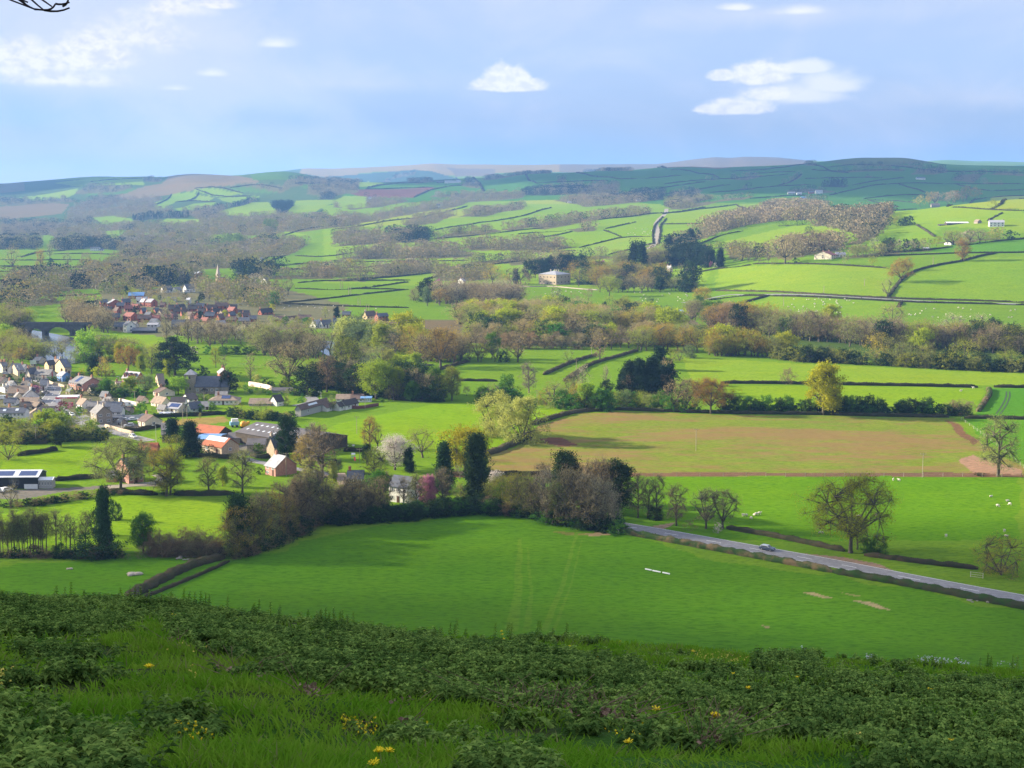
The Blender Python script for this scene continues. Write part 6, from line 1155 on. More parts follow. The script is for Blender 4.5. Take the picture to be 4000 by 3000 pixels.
H_('B', 1570, 1490, -55, 170, 212, 180, 112, 'stone', 'grey', 'tall dark stone house with two white-framed windows in its gable', 2, (2, 2), gwin=2, group=gv)
H_('B', 1785, 1440, 5, 178, 0, 60, 2, 'stone', 'slate', 'stone ground-floor block below the white extension', 0, (1, 2), 8, group=gv)
H_('B', 1783, 1405, 5, 182, 0, 120, 62, 'white', 'slate', 'white-fronted extension with slate roof right of the tall stone house', 0, (2, 2), 9, group=gv, door=0)
H_('B', 1420, 1290, 5, 280, 0, 95, 62, 'stone', 'grey', 'stone house with grey roof behind the tall stone house', 2, (2, 4), 9, group=gv)
H_('B', 1710, 1290, 5, 240, 0, 90, 60, 'stone', 'slate', 'stone house with black slate roof and a chimney at its right end', 2, (2, 3), 9, group=gv)
H_('B', 1345, 945, -42, 312, 240, 112, 90, 'pink', 'grey', 'long pinkish brick house with grey roof above the village street', 2, (2, 6), group=gv, extra=both(panels(.28, .5, .15, .9), porch(.8)))
H_('B', 1480, 990, 55, 110, 75, 72, 62, 'cream', 'brown', 'small cream gabled cottage below the pinkish brick house', 0, (1, 2), group=gv)
H_('B', 1010, 792, -45, 125, 110, 92, 60, 'blue', 'light', 'bright blue house with pale grey roof', 2, (2, 2), group=gv, chm='dark')
H_('B', 800, 772, -20, 272, 60, 92, 72, 'cream', 'grey', 'cream building with grey-brown roof and red end strip', 1, (2, 4), group=gv)
H_('B', 1050, 682, 35, 92, 285, 120, 112, 'yellow', 'slate', 'large ochre house with dark slate roof near the river', 1, (2, 4), group=gv, extra=panels(.5, .7, .4, .85))
for q in TREES[:0]: pass
H_('B', 790, 602, 40, 90, 110, 82, 62, 'yellow', 'dark', 'ochre gabled house left of the large slate-roofed one', 0, (2, 2), group=gv)
H_('B', 905, 560, -42, 95, 90, 62, 62, 'cream', 'tan', 'house with tan roof behind the ochre gabled one', 1, (2, 2), group=gv)
H_('B', 500, 542, 20, 72, 160, 32, 36, 'cream', 'green', 'low cream building with dark green roof by the river', 0, (1, 2), group=gv)
H_('B', 290, 702, 30, 85, 272, 90, 82, 'tan', 'slate', 'sandstone house with long slate roof at the village top', 0, (2, 3), group=gv, extra=skylights([(.3, .5)], 'roof_window', .06, .2))
H_('B', 485, 757, 62, 75, 62, 100, 80, 'cream', 'slate', 'narrow pale gabled house left of the cream building', 1, (2, 1), group=gv)
H_('B', 45, 652, 42, 45, 90, 112, 62, 'cream', 'grey', 'tall pale house at the left edge of the village', 2, (2, 2), group=gv)
H_('B', 122, 652, -78, 22, 150, 62, 92, 'white', 'grey', 'white-gabled house second from the left edge of the village', 1, (2, 1), group=gv)
H_('B', 0, 832, -10, 330, 60, 34, 60, 'cream', 'brown', 'long low hall with dark brown roof at the left edge', 2, (1, 6), group=gv)
H_('B', 82, 978, 42, 50, 130, 90, 14, 'white', 'grey', 'white flat-roofed house with four chimneys', 2, (2, 2), group=gv, chm='white')
H_('B', 125, 1025, 2, 320, 0, 50, 100, 'stone', 'tan', 'old stone-roofed house with a tall white chimney', 2, (1, 4), 9, group=gv, chm='white')
H_('B', 655, 935, 15, 70, 130, 82, 72, 'white', 'slate', 'white house with slate roof at the street bend', 2, (2, 3), group=gv, chm='cream')
H_('B', 390, 860, 10, 0, 180, 50, 70, 'white', 'slate', 'slate-roofed house joining the white one at the street bend', 1, (1, 2), 8, group=gv, chm='cream')
H_('B', 385, 1105, -65, 30, 220, 72, 102, 'white', 'slate', 'white-gabled house with two stacked chimneys below the cherry', 2, (2, 1), group=gv, chm='white')
H_('B', 300, 1135, 0, 300, 0, 22, 50, 'cream', 'tan', 'low tan-roofed range below the white gables', 0, (1, 4), 7, group=gv)
H_('C', 540, 835, -35, 275, 115, 82, 102, 'brick', 'light', 'brick house with pale roof and a row of dormers', 1, (1, 4), group=gv, extra=dormers(3, 'brick', 'brown'))
H_('C', 230, 885, 20, 60, 105, 62, 14, 'cream', 'brown', 'flat-topped little house left of the dormered brick house', 1, (1, 2), group=gv)
H_('C', 925, 905, 18, 75, 410, 62, 120, 'tan', 'dark', 'long church hall with near-black roof and pale gable', 0, (1, 6), group=gv)
H_('C', 1905, 790, -70, 90, 148, 130, 62, 'brick', 'light', 'red brick gabled house rising behind the church', 2, (2, 1), group=gv)
H_('C', 920, 1042, -50, 140, 212, 72, 62, 'cream', 'brown', 'cream bungalow with dark red-brown roof below the church hall', 1, (1, 2), group=gv)
H_('C', 960, 1212, -45, 232, 130, 62, 92, 'cream', 'tan', 'cream bungalow with brown roof and white right gable', 1, (1, 3), group=gv)
H_('C', 1100, 1172, 3, 232, 0, 52, 62, 'white', 'dark', 'near-black roofed wing right of the brown-roofed bungalow', 0, (1, 3), 8, group=gv)
H_('C', 1402, 1125, 30, 132, 182, 42, 72, 'white', 'dark', 'white gable with near-black roof below the church', 0, (1, 2), group=gv)
H_('C', 1230, 1312, -25, 232, 100, 82, 72, 'cream', 'light', 'cream bungalow with solar panels on its pale roof', 0, (1, 3), group=gv, extra=panels(.2, .92, .2, .85))
H_('C', 1440, 1302, 45, 150, 112, 72, 92, 'pale', 'slate', 'pale green gabled house beside the solar-panelled bungalow', 0, (1, 2), group=gv)
H_('C', 1620, 1250, 20, 60, 130, 50, 60, 'cream', 'grey', 'small grey-roofed house right of the pale green gable', 0, (1, 2), group=gv)
H_('C', 1000, 1302, -30, 132, 42, 62, 62, 'cream', 'grey', 'cream garage block left of the solar-panelled bungalow', 0, (1, 2), group=gv)
H_('C', 692, 1535, -50, 172, 232, 90, 90, 'cream', 'brown', 'cream bungalow with brown roof alone beside the road', 1, (1, 3), group=gv)
H_('C', 1722, 1168, 0, 470, 0, 72, 72, 'white', 'tan', 'long white bungalow with hipped roof and solar panels', 1, (1, 7), 9, group=gv, hip=1, extra=panels(.42, .72, .3, .85))
H_('C', 930, 1335, 0, 230, 0, 30, 14, 'white', 'white', 'low white greenhouse beside the dark hedge', 0, (1, 6), 3, 'greenhouse', 'greenhouse', group=None, door=0)
H_('D', 762, 908, 68, 232, 56, 78, 46, 'grey', 'brown', 'grey bungalow with wide patio window facing the field', 0, (1, 2), group=gv, gwin=2, extra=skylights([(.3, .3)], 'roof_window', .3, .4))
H_('D', 1045, 852, 60, 120, 120, 42, 36, 'white', 'brown', 'white garage gable right of the red car', 0, (1, 2), group=gv, gwin=0)
H_('D', 1180, 845, 60, 90, 70, 50, 40, 'white', 'dark', 'white gabled bungalow nearest the bright field', 0, (1, 2), group=gv)
H_('D', 1245, 835, 62, 115, 80, 52, 46, 'white', 'dark', 'white bungalow with near-black roof, middle of three', 0, (1, 2), group=gv)
H_('D', 1300, 748, 0, 130, 0, 32, 42, 'white', 'brown', 'brown-roofed bungalow behind the white ones', 1, (1, 3), 8, group=gv)
H_('D', 1140, 745, 0, 160, 0, 30, 40, 'white', 'tan', 'tan-roofed bungalow left of the brown-roofed one', 0, (1, 3), 8, group=gv)
H_('D', 1410, 748, 0, 112, 0, 42, 14, 'white', 'blue', 'white sunroom at the right end of the bungalows', 0, (1, 5), 4, 'sunroom', 'sunroom', door=0)
H_('D', 500, 795, 50, 66, 90, 52, 62, 'white', 'dark', 'black and white gabled house by the garden conifers', 0, (2, 1), group=gv)
H_('D', 200, 792, 0, 240, 0, 26, 46, 'tan', 'tan', 'long low tan-roofed bungalow behind the hedge', 0, (1, 5), 8, group=gv)
H_('D', 450, 648, 0, 215, 0, 22, 26, 'grey', 'fibre', 'low grey-roofed shed under the great spreading tree', 0, (1, 4), 6, 'shed', 'shed', door=0)
for x, y, ro_, wf, wg, hw, hr, wl, rf, lb in ((180, 905, -40, 110, 70, 60, 60, 'white', 'slate', 'small white house with slate roof behind the stone-roofed house'), (250, 1090, -60, 60, 110, 50, 70, 'cream', 'grey', 'cream house with grey gable left of the stacked chimneys'), (60, 1180, 5, 180, 0, 50, 60, 'white', 'slate', 'white cottage row with slate roof above the long white terrace'), (560, 1010, -30, 120, 60, 60, 60, 'cream', 'slate', 'cream house below the pink cherry'), (700, 860, 30, 50, 90, 50, 60, 'white', 'grey', 'white cottage beside the village street'), (430, 905, -35, 120, 60, 60, 60, 'white', 'dark', 'white house with near-black roof in the village middle'),
      (1130, 1010, -40, 90, 60, 60, 50, 'tan', 'slate', 'sandy house below the long pinkish brick house'), (1750, 1180, -35, 120, 80, 60, 70, 'cream', 'grey', 'cream house above the pair of slate roofs'), (1960, 1330, 0, 140, 0, 60, 50, 'stone', 'dark', 'dark-roofed outhouse right of the white extension'), (380, 640, -30, 90, 60, 60, 60, 'white', 'slate', 'white house at the top of the village left of the ochre gables'), (190, 1330, -30, 130, 70, 50, 60, 'cream', 'tan', 'tan-roofed house behind the long white terrace'), (1120, 880, 10, 100, 0, 50, 50, 'white', 'light', 'pale cottage left of the long pinkish brick house'), (640, 500, -10, 110, 40, 50, 50, 'cream', 'slate', 'slate-roofed riverside house left of the tan-roofed one')):
    H_('B', x, y, ro_, wf, wg, hw, hr, wl, rf, lb, 1, (2 if hw > 55 else 1, 3), 8 if not wg else None, group=gv)
for x, y, ro_, wf, wg, hw, hr, wl, rf, lb in ((60, 1090, -30, 120, 60, 60, 70, 'stone', 'slate', 'stone house behind the white van yard'), (640, 1150, -35, 110, 80, 50, 60, 'cream', 'brown', 'cream bungalow left of the brown-roofed one below the hall'), (1830, 1060, 5, 180, 0, 40, 50, 'cream', 'grey', 'grey-roofed cottage in front of the dark yew'), (300, 1500, -40, 90, 60, 50, 50, 'stone', 'grey', 'small stone garage beside the village road'), (1560, 1210, -20, 110, 50, 40, 50, 'white', 'dark', 'white bungalow right of the pale green gable')):
    H_('C', x, y, ro_, wf, wg, hw, hr, wl, rf, lb, 0, (1, 3), 8 if not wg else None, group=gv)
def church_bits(rt, ro, x0, x1, Wd, hw, hr, onroof):
    tw = 5.6; th = hw + hr * 1.25
    t = MB().box(x0 - tw, x0 - .01, 1.0, 1.0 + tw, -2, th).box(x0 - tw - .15, x0 + .1, .85, 1.15 + tw, th - .4, th).build('tower', WALL['stone'], rt)
    MB().add([(x0 - tw - .2, .8, th), (x0 + .15, .8, th), (x0 + .15, 1.2 + tw, th), (x0 - tw - .2, 1.2 + tw, th), (x0 - tw / 2, 1 + tw / 2, th + 2.6)], [(0, 1, 4), (1, 2, 4), (2, 3, 4), (3, 0, 4), (3, 2, 1, 0)]).build('tower_roof', ROOF['light'], t)
    for z in (hw * .5, th - 2.2): link('window', WDARK, None, t, (x0 - tw / 2, 1.0, z), 0, (.6, 1, 1.3))
    c = MB(); L = 4.5; h2 = hw * .9; r2 = hr * .75; w2 = Wd * .8
    c.add([(x1, .8, -2), (x1 + L, .8, -2), (x1 + L, .8 + w2, -2), (x1, .8 + w2, -2), (x1, .8, h2), (x1 + L, .8, h2), (x1 + L, .8 + w2, h2), (x1, .8 + w2, h2), (x1, .8 + w2 / 2, h2 + r2), (x1 + L, .8 + w2 / 2, h2 + r2)], [(0, 1, 5, 4), (1, 2, 6, 9, 5), (2, 3, 7, 6), (3, 0, 4, 8, 7)])
    cc = c.build('chancel', WALL['stone'], rt)
    q = MB()
    for s in (0, 1):
        ye = .5 if s == 0 else 1.1 + w2; g = [(x1 + .38, ye, h2 - .2), (x1 + L + .3, ye, h2 - .2), (x1 + L + .3, .8 + w2 / 2, h2 + r2), (x1 + .38, .8 + w2 / 2, h2 + r2)]
        if s: g = g[::-1]
        q.add(g + [(p[0], p[1], p[2] + .15) for p in g], [(3, 2, 1, 0), (4, 5, 6, 7), (0, 1, 5, 4), (1, 2, 6, 5), (2, 3, 7, 6), (3, 0, 4, 7)])
    q.build('roof', ROOF['slate'], cc)
H_('C', 1505, 992, 2, 382, 0, 122, 150, 'stone', 'slate', 'grey stone village church with squat tower, slate nave and porch', 0, (1, 5), 8.5, 'church', 'church', door=0, extra=both(church_bits, porch(.4, 3.0, 2.4, 2.2, 'dark')))
gf = 'farm buildings in front of the village'
H_('F', 1065, 645, -40, 1180, 545, 160, 95, 'dark', 'fibre', 'huge grey-roofed barn with two rows of small rooflights', 0, (0, 0), None, 'barn', 'barn', group=gf, gwin=0, extra=skylights([(u, v) for u in (.06, .14, .22, .30, .38, .46, .54, .62) for v in (.30, .72)], 'rooflight', .022, .10))
H_('F', 635, 685, 50, 165, 130, 150, 140, 'tan', 'slate', 'steep stone-gabled farmhouse in front of the huge grey barn', 1, (1, 2), None, 'farmhouse', 'farmhouse', gwin=0)
H_('F', 240, 615, 2, 250, 0, 108, 62, 'tan', 'fibre', 'grey-roofed stone outbuilding left of the steep stone gable', 0, (0, 0), 9, 'barn', 'barn', group=gf)
H_('E', 1740, 620, -4, 270, 0, 92, 24, 'stone', 'blue', 'stone building under a bright blue sheet roof', 0, (0, 0), 13, 'barn', 'barn', group=gf)
H_('E', 1745, 535, -30, 350, 125, 74, 72, 'dark', 'rust', 'dark barn with a wholly rust-red roof', 0, (0, 0), None, 'barn', 'barn', group=gf, gwin=0)
H_('E', 1790, 718, -38, 295, 168, 92, 92, 'tan', 'rust', 'stone barn with roof half white and half rust', 0, (1, 2), None, 'barn', 'barn', group=gf, gwin=1, extra=topband)
H_('E', 1052, 566, 14, 100, 620, 92, 66, 'yellow', 'fibre', 'long low farm range with ochre end wall and small rooflights', 0, (1, 6), None, 'barn', 'barn', group=gf, gwin=0, extra=skylights([(.12, .3), (.27, .3), (.4, .3), (.5, .4), (.6, .4)], 'rooflight', .03, .15))
H_('E', 1850, 575, 0, 430, 0, 62, 40, 'stone', 'fibre', 'low grey farm range between the blue roof and the huge barn', 0, (0, 0), 12, 'barn', 'barn', group=gf)
H_('E', 642, 1075, 40, 150, 232, 190, 100, 'pink', 'slate', 'pink brick farmhouse with dark porch behind the half-bare oak', 1, (2, 3), None, 'farmhouse', 'farmhouse', extra=porch(.55, 4, 2.2, 2.6))
H_('E', 365, 1055, 2, 120, 0, 76, 60, 'pink', 'grey', 'low pink lean-to left of the pink brick farmhouse', 0, (1, 1), 5, 'outbuilding', 'outbuilding', door=0)
H_('E', 760, 700, 2, 220, 0, 42, 72, 'brick', 'rust', 'small outbuilding with rusty red roof behind the pink farmhouse', 1, (1, 2), 6, 'outbuilding', 'outbuilding', door=0)
H_('F', 650, 965, -45, 180, 265, 130, 140, 'pink', 'light', 'stone cottage with pinkish lit front and plain grey gable', 1, (2, 2), None, 'cottage', 'cottage', gwin=0, extra=skylights([(.6, .35)], 'roof_window', .12, .3))
H_('F', 1690, 1115, 3, 220, 0, 120, 92, 'dark', 'slate', 'dark cottage with slate roof and square brick chimney', 1, (2, 2), 7, 'cottage', 'cottage', chm='brick')
H_('F', 1560, 1130, 10, 60, 150, 40, 50, 'dark', 'tan', 'low lean-to left of the dark cottage', 0, (0, 0), None, 'outbuilding', 'outbuilding')
H_('M', 872, 395, -28, 112, 62, 92, 50, 'white', 'slate', 'white house with brick end wall half hidden by bare trees', 0, (2, 3), None, 'house', 'house')
H_('G', -180, 780, 2, 620, 0, 132, 52, 'black', 'white', 'dark metal shed with white roof and solar panels at the left edge', 0, (0, 0), 10, 'shed', 'shed', extra=both(bigdoor(.46, .66, 3.9), bigdoor(.74, .995, 1.5, FRAME, 'white_door_panel'), panels(.0, .52, .15, .8), panels(.63, .95, .15, .8)))
H_('G', 452, 778, 2, 165, 0, 100, 20, 'grey', 'white', 'small glazed lean-to right of the dark metal shed', 0, (1, 5), 3.5, 'greenhouse', 'greenhouse', door=0)
H_('I', 548, 428, -40, 135, 118, 78, 26, 'tan', 'light', 'large stone mansion with many chimneys among dark pines', 4, (2, 5), None, 'mansion', 'mansion', hip=1, gwin=4)
H_('J', 825, 208, 50, 62, 105, 28, 26, 'cream', 'red', 'cream farmhouse with red-brown roof on the right slope', 2, (2, 3), None, 'farmhouse', 'farmhouse')
H_('J', 860, 195, 5, 70, 0, 20, 18, 'white', 'light', 'pale-roofed white range beside the cream farmhouse', 0, (1, 3), 7, 'outbuilding', 'outbuilding')
H_('R', 2090, 450, -15, 85, 22, 24, 14, 'white', 'light', 'white farmhouse high on the right-hand hill', 2, (2, 4), None, 'farmhouse', 'farmhouse')
H_('R', 1735, 443, 0, 135, 0, 14, 7, 'dark', 'white', 'long white-roofed cattle shed left of the white hill farmhouse', 0, (0, 0), 10, 'barn', 'barn')
H_('R', 1690, 446, 0, 330, 0, 6, 4, 'dark', 'fibre', 'low dark yard buildings at the hill farm', 0, (0, 0), 8, 'barn', 'barn')
H_('R', 1925, 432, -60, 15, 30, 12, 12, 'stone', 'tan', 'small stone barn left of the white hill farmhouse', 0, (0, 0), None, 'barn', 'barn', gwin=0)
H_('R', 1762, 565, 40, 20, 32, 12, 12, 'white', 'dark', 'small white cottage in the hedgerow on the right slope', 0, (1, 2), None, 'cottage', 'cottage')
H_('R', 1640, 332, 0, 52, 0, 12, 12, 'stone', 'tan', 'stone field barn under the trees on the right hill crest', 0, (0, 0), 7, 'barn', 'barn')
H_('R', 1590, 590, 0, 36, 0, 6, 5, 'grey', 'white', 'pale caravan in the hedge left of the small white cottage', 0, (1, 3), 2.5, 'caravan', 'caravan', door=0)
gh = 'farms on the shaded far hill'
for x, y, w, h, wl, rf, lb in ((755, 252, 45, 10, 'grey', 'light', 'pale roofed farm shed, leftmost on the shaded far hill'), (810, 254, 30, 9, 'white', 'light', 'second pale farm shed on the shaded far hill'), (885, 248, 30, 10, 'brick', 'slate', 'brick farm building in the middle of the far hill farm'), (925, 248, 45, 14, 'white', 'light', 'white two-storey farmhouse on the shaded far hill'),
                            (835, 295, 32, 18, 'white', 'blue', 'bright white-fronted barn on the shaded far hill'), (870, 298, 60, 8, 'grey', 'light', 'low pale barn right of the bright white-fronted barn'), (750, 298, 26, 6, 'grey', 'light', 'tiny grey shed left of the bright white-fronted barn'), (632, 306, 38, 8, 'white', 'light', 'long low white cottage below the far hill farms'), (685, 298, 20, 5, 'white', 'grey', 'tiny white outbuilding right of the long low white cottage'), (1548, 160, 55, 9, 'white', 'slate', 'small white house high on the shaded far hill')):
    H_('R', x, y, 2, w, 0, h, h * .6, wl, rf, lb, 0, (1, 2), 8, 'farm building', 'farm_building', group=gh)
for x, y, w, h, wl, rf, lb in ((690, 184, 100, 11, 'white', 'light', 'long white barn on the middle ridge'), (760, 174, 22, 10, 'white', 'slate', 'small white farmhouse behind the long white barn on the ridge'), (640, 182, 45, 7, 'dark', 'slate', 'dark shed left of the long white barn on the ridge'), (850, 176, 18, 12, 'white', 'slate', 'white house right of the middle ridge farm'), (640, 332, 22, 12, 'white', 'slate', 'white farmhouse in the trees below the ridge farm'),
                            (220, 282, 20, 10, 'white', 'grey', 'white house half hidden left below the ploughed hill field'), (1872, 295, 30, 11, 'white', 'slate', 'white cottage at the wood edge in the middle distance'), (1450, 305, 22, 6, 'white', 'light', 'tiny pale shed between the brown woods')):
    H_('Q', x, y, 2, w, 0, h, h * .6, wl, rf, lb, 0, (1, 2), 8, 'farm building', 'farm_building', group='scattered farms on the middle slopes')
H_('P', 556, 600, 2, 58, 0, 14, 8, 'white', 'slate', 'long white house standing before the dark wood on the far left', 1, (2, 5), 8)
H_('P', 612, 600, 2, 25, 0, 6, 6, 'white', 'slate', 'low white wing right of the long white far-left house', 0, (1, 2), 6)
H_('P', 1610, 668, 20, 8, 28, 12, 8, 'white', 'slate', 'white cottage by the lane behind the church spire', 1, (2, 2))
H_('P', 1930, 376, 0, 26, 0, 10, 6, 'cream', 'tan', 'pale farmhouse right of the square plantation', 0, (1, 2), 7)
H_('I', 1440, 332, -50, 28, 26, 30, 22, 'rose', 'light', 'pale pink cottage with white chimneys among the park trees', 2, (2, 2), None, 'cottage', 'cottage')
H_('I', 1645, 312, 50, 20, 36, 14, 16, 'yellow', 'slate', 'ochre cottage below the dark conifers', 0, (1, 2), None, 'cottage', 'cottage')
H_('I', 1600, 318, 50, 18, 30, 12, 14, 'white', 'slate', 'white cottage left of the ochre cottage', 0, (1, 2), None, 'cottage', 'cottage')
H_('I', 815, 325, 50, 18, 22, 12, 16, 'white', 'tan', 'white-gabled lodge right of the stone mansion', 0, (1, 1), None, 'cottage', 'cottage')
H_('I', 1478, 662, 0, 118, 0, 26, 10, 'white', 'blue', 'long white shed with blue roof in front of the lane', 0, (0, 0), 9, 'shed', 'shed')
H_('I', 1215, 735, 0, 100, 0, 20, 34, 'dark', 'slate', 'dark-roofed house tucked in the middle wood', 1, (1, 3), 8); H_('I', 1180, 755, 0, 150, 0, 14, 6, 'white', 'light', 'low white building under the dark-roofed house in the wood', 0, (1, 4), 5)
H_('H', 1492, 204, 40, 18, 42, 22, 18, 'white', 'light', 'white house in the trees left of the stone mansion', 1, (2, 2))
gt = 'brick houses of the far village'
H_('A', 1097, 662, -50, 46, 62, 62, 34, 'white', 'slate', 'white gabled house on the front edge of the far village', 2, (2, 1), group=gt)
H_('A', 1140, 668, 0, 200, 0, 22, 22, 'dark', 'slate', 'long slate-roofed barn right of the white gabled house', 0, (0, 0), 8, 'barn', 'barn'); H_('A', 985, 640, 5, 80, 0, 30, 34, 'stone', 'slate', 'slate-roofed cottage left of the white gabled house', 1, (1, 2), 8); H_('A', 1165, 618, -20, 90, 20, 20, 26, 'grey', 'grey', 'grey-roofed house behind the long slate-roofed barn', 0, (1, 3))
FV = [(1010, 500, -40, 40, 30, 28, 28, 'brick', 'brown'), (1080, 480, 20, 16, 60, 26, 26, 'brick', 'red'), (1290, 540, -30, 50, 26, 28, 26, 'brick', 'slate'), (1420, 560, 10, 0, 70, 26, 28, 'brick', 'red'), (1570, 520, 30, 20, 60, 26, 30, 'brick', 'brown'), (1640, 545, -40, 50, 36, 30, 28, 'tan', 'brown'), (1690, 460, 0, 0, 70, 22, 28, 'brick', 'slate'), (2010, 500, -35, 60, 36, 28, 28, 'brick', 'red'), (2100, 545, 20, 20, 60, 26, 28, 'brick', 'brown'), (2060, 590, 0, 0, 90, 28, 28, 'tan', 'slate'), (1990, 540, 40, 26, 40, 28, 28, 'brick', 'slate'), (1180, 470, -20, 60, 20, 26, 26, 'brick', 'red'), (1010, 455, 10, 0, 60, 26, 24, 'brick', 'slate'), (1340, 600, -30, 60, 34, 28, 26, 'white', 'slate'), (1640, 600, 10, 0, 80, 24, 26, 'tan', 'brown'), (1780, 590, -30, 60, 30, 28, 28, 'brick', 'red'), (870, 440, 25, 25, 55, 38, 24, 'brick', 'slate'), (945, 452, -50, 30, 90, 42, 32, 'brick', 'light'), (1060, 432, 30, 20, 60, 34, 26, 'brick', 'slate'), (1110, 372, 5, 0, 130, 30, 26, 'brick', 'blue'), (1240, 432, -45, 40, 30, 34, 26, 'brick', 'light'), (1305, 440, -35, 60, 42, 40, 26, 'brick', 'light'), (1175, 410, 5, 0, 90, 24, 30, 'white', 'light'),
      (810, 510, -20, 60, 20, 26, 26, 'brick', 'brown'), (968, 560, 30, 16, 60, 34, 28, 'brick', 'slate'), (1130, 560, -30, 80, 48, 36, 30, 'brick', 'red'), (1190, 575, 10, 0, 110, 34, 28, 'brick', 'brown'), (1310, 570, 0, 0, 60, 28, 28, 'brick', 'red'), (900, 490, 10, 0, 60, 24, 26, 'brick', 'dark'),
      (1230, 500, 55, 30, 30, 24, 26, 'brick', 'slate'), (1345, 500, 50, 34, 30, 22, 28, 'brick', 'slate'), (1395, 525, 60, 46, 26, 30, 34, 'tan', 'brown'), (1450, 480, 0, 0, 90, 20, 36, 'brick', 'dark'), (1500, 555, 50, 60, 30, 36, 30, 'tan', 'brown'), (1540, 470, 50, 30, 50, 22, 28, 'brick', 'dark'), (1500, 500, 5, 0, 100, 22, 34, 'brick', 'dark'),
      (1620, 480, 0, 0, 110, 22, 34, 'brick', 'dark'), (1700, 500, 0, 0, 60, 20, 26, 'brick', 'dark'), (1730, 550, 60, 60, 24, 34, 36, 'brick', 'dark'), (1770, 545, 0, 0, 80, 28, 30, 'brick', 'slate'), (1790, 475, 20, 14, 80, 24, 26, 'brick', 'brown'), (1860, 460, 10, 0, 100, 26, 28, 'brick', 'brown'), (1965, 470, 10, 0, 80, 24, 24, 'brick', 'dark'),
      (1850, 510, 55, 40, 60, 24, 26, 'brick', 'dark'), (1895, 570, 50, 34, 36, 36, 32, 'brick', 'brown'), (1880, 620, 50, 30, 60, 22, 36, 'white', 'light'), (1945, 575, 0, 0, 90, 22, 26, 'brick', 'brown'), (1920, 515, 55, 34, 40, 26, 24, 'tan', 'brown'), (2150, 570, 10, 0, 70, 26, 26, 'brick', 'slate'), (2060, 520, 10, 0, 90, 22, 26, 'brick', 'dark'), (1380, 445, 0, 0, 40, 20, 22, 'brick', 'brown'),
      (1480, 640, 0, 0, 110, 34, 50, 'dark', 'slate'), (1750, 625, 0, 0, 70, 14, 6, 'rose', 'tan'), (1540, 690, 0, 0, 60, 22, 8, 'yellow', 'tan'), (1600, 660, 0, 0, 60, 14, 10, 'white', 'blue'), (1270, 615, 0, 0, 90, 20, 14, 'white', 'light'), (1470, 395, 0, 0, 40, 20, 18, 'white', 'slate')]
for x, y, ro_, wg, wf, hw, hr, wl, rf in FV:
    wn = {'brick': 'red brick', 'tan': 'sandy', 'white': 'white', 'dark': 'dark', 'rose': 'pinkish', 'yellow': 'ochre'}[wl]; rn = {'slate': 'slate roof', 'light': 'pale roof', 'blue': 'blue-grey roof', 'brown': 'brown roof', 'red': 'reddish roof', 'dark': 'near-black roof', 'tan': 'tan roof'}[rf]
    H_('A', x, y, ro_, wf if ro_ >= 0 else wg, wg if ro_ >= 0 else wf, hw, hr, wl, rf, f'{wn} house with {rn}', 1 if wl == 'brick' else 0, (2 if hw > 26 else 1, 3), 8 if abs(ro_) <= 10 else None, group=gt)
for x, y, ro_, wf, wg, hw, hr, wl, rf, lb in ((1410, 318, 40, 28, 70, 26, 30, 'white', 'slate', 'white house with slate roof below the spire, left one'), (1520, 318, 50, 42, 40, 22, 24, 'white', 'grey', 'low white house below the spire, middle one'), (1612, 315, 50, 40, 60, 34, 34, 'white', 'slate', 'tall white house below the spire, right one'),
                                          (1610, 415, 0, 80, 0, 36, 14, 'white', 'white', 'pale flat warehouse behind the dark-roofed brick houses'), (1180, 318, 20, 20, 50, 20, 22, 'cream', 'slate', 'cream house left of the white ones below the spire'), (1190, 365, 30, 12, 30, 36, 10, 'brick', 'dark', 'tall narrow brick building at the top of the far village'), (2040, 265, 0, 90, 0, 16, 10, 'white', 'slate', 'low white building right of the church spire'), (625, 410, 30, 10, 55, 6, 22, 'dark', 'dark', 'dark isolated barn at the field edge left of the far village')):
    H_('A', x, y, ro_, wg, wf, hw, hr, wl, rf, lb, 0, (1, 3), 8 if not ro_ else None)
H_('A', 1720, 183, -3, 300, 0, 30, 14, 'brick', 'white', 'very long low building with white roof behind the church spire', 0, (1, 9), 16, 'school', 'large_hall')
def spire(rt, ro, x0, x1, Wd, hw, hr, onroof):
    t = MB().box(x0 - 1, x0 + 3.2, 1, 5.2, -2, 10).build('tower', WALL['tan'], rt)
    MB().add([(x0 - 1.1, .9, 10), (x0 + 3.3, .9, 10), (x0 + 3.3, 5.3, 10), (x0 - 1.1, 5.3, 10), (x0 + 1.1, 3.1, 24)], [(0, 1, 4), (1, 2, 4), (2, 3, 4), (3, 0, 4), (3, 2, 1, 0)]).build('spire', CHIMS, t)
H_('A', 1915, 244, -35, 60, 45, 22, 36, 'tan', 'red', 'church with a tall pointed stone spire at the far village', 0, (1, 3), None, 'church', 'church', door=0, extra=spire)
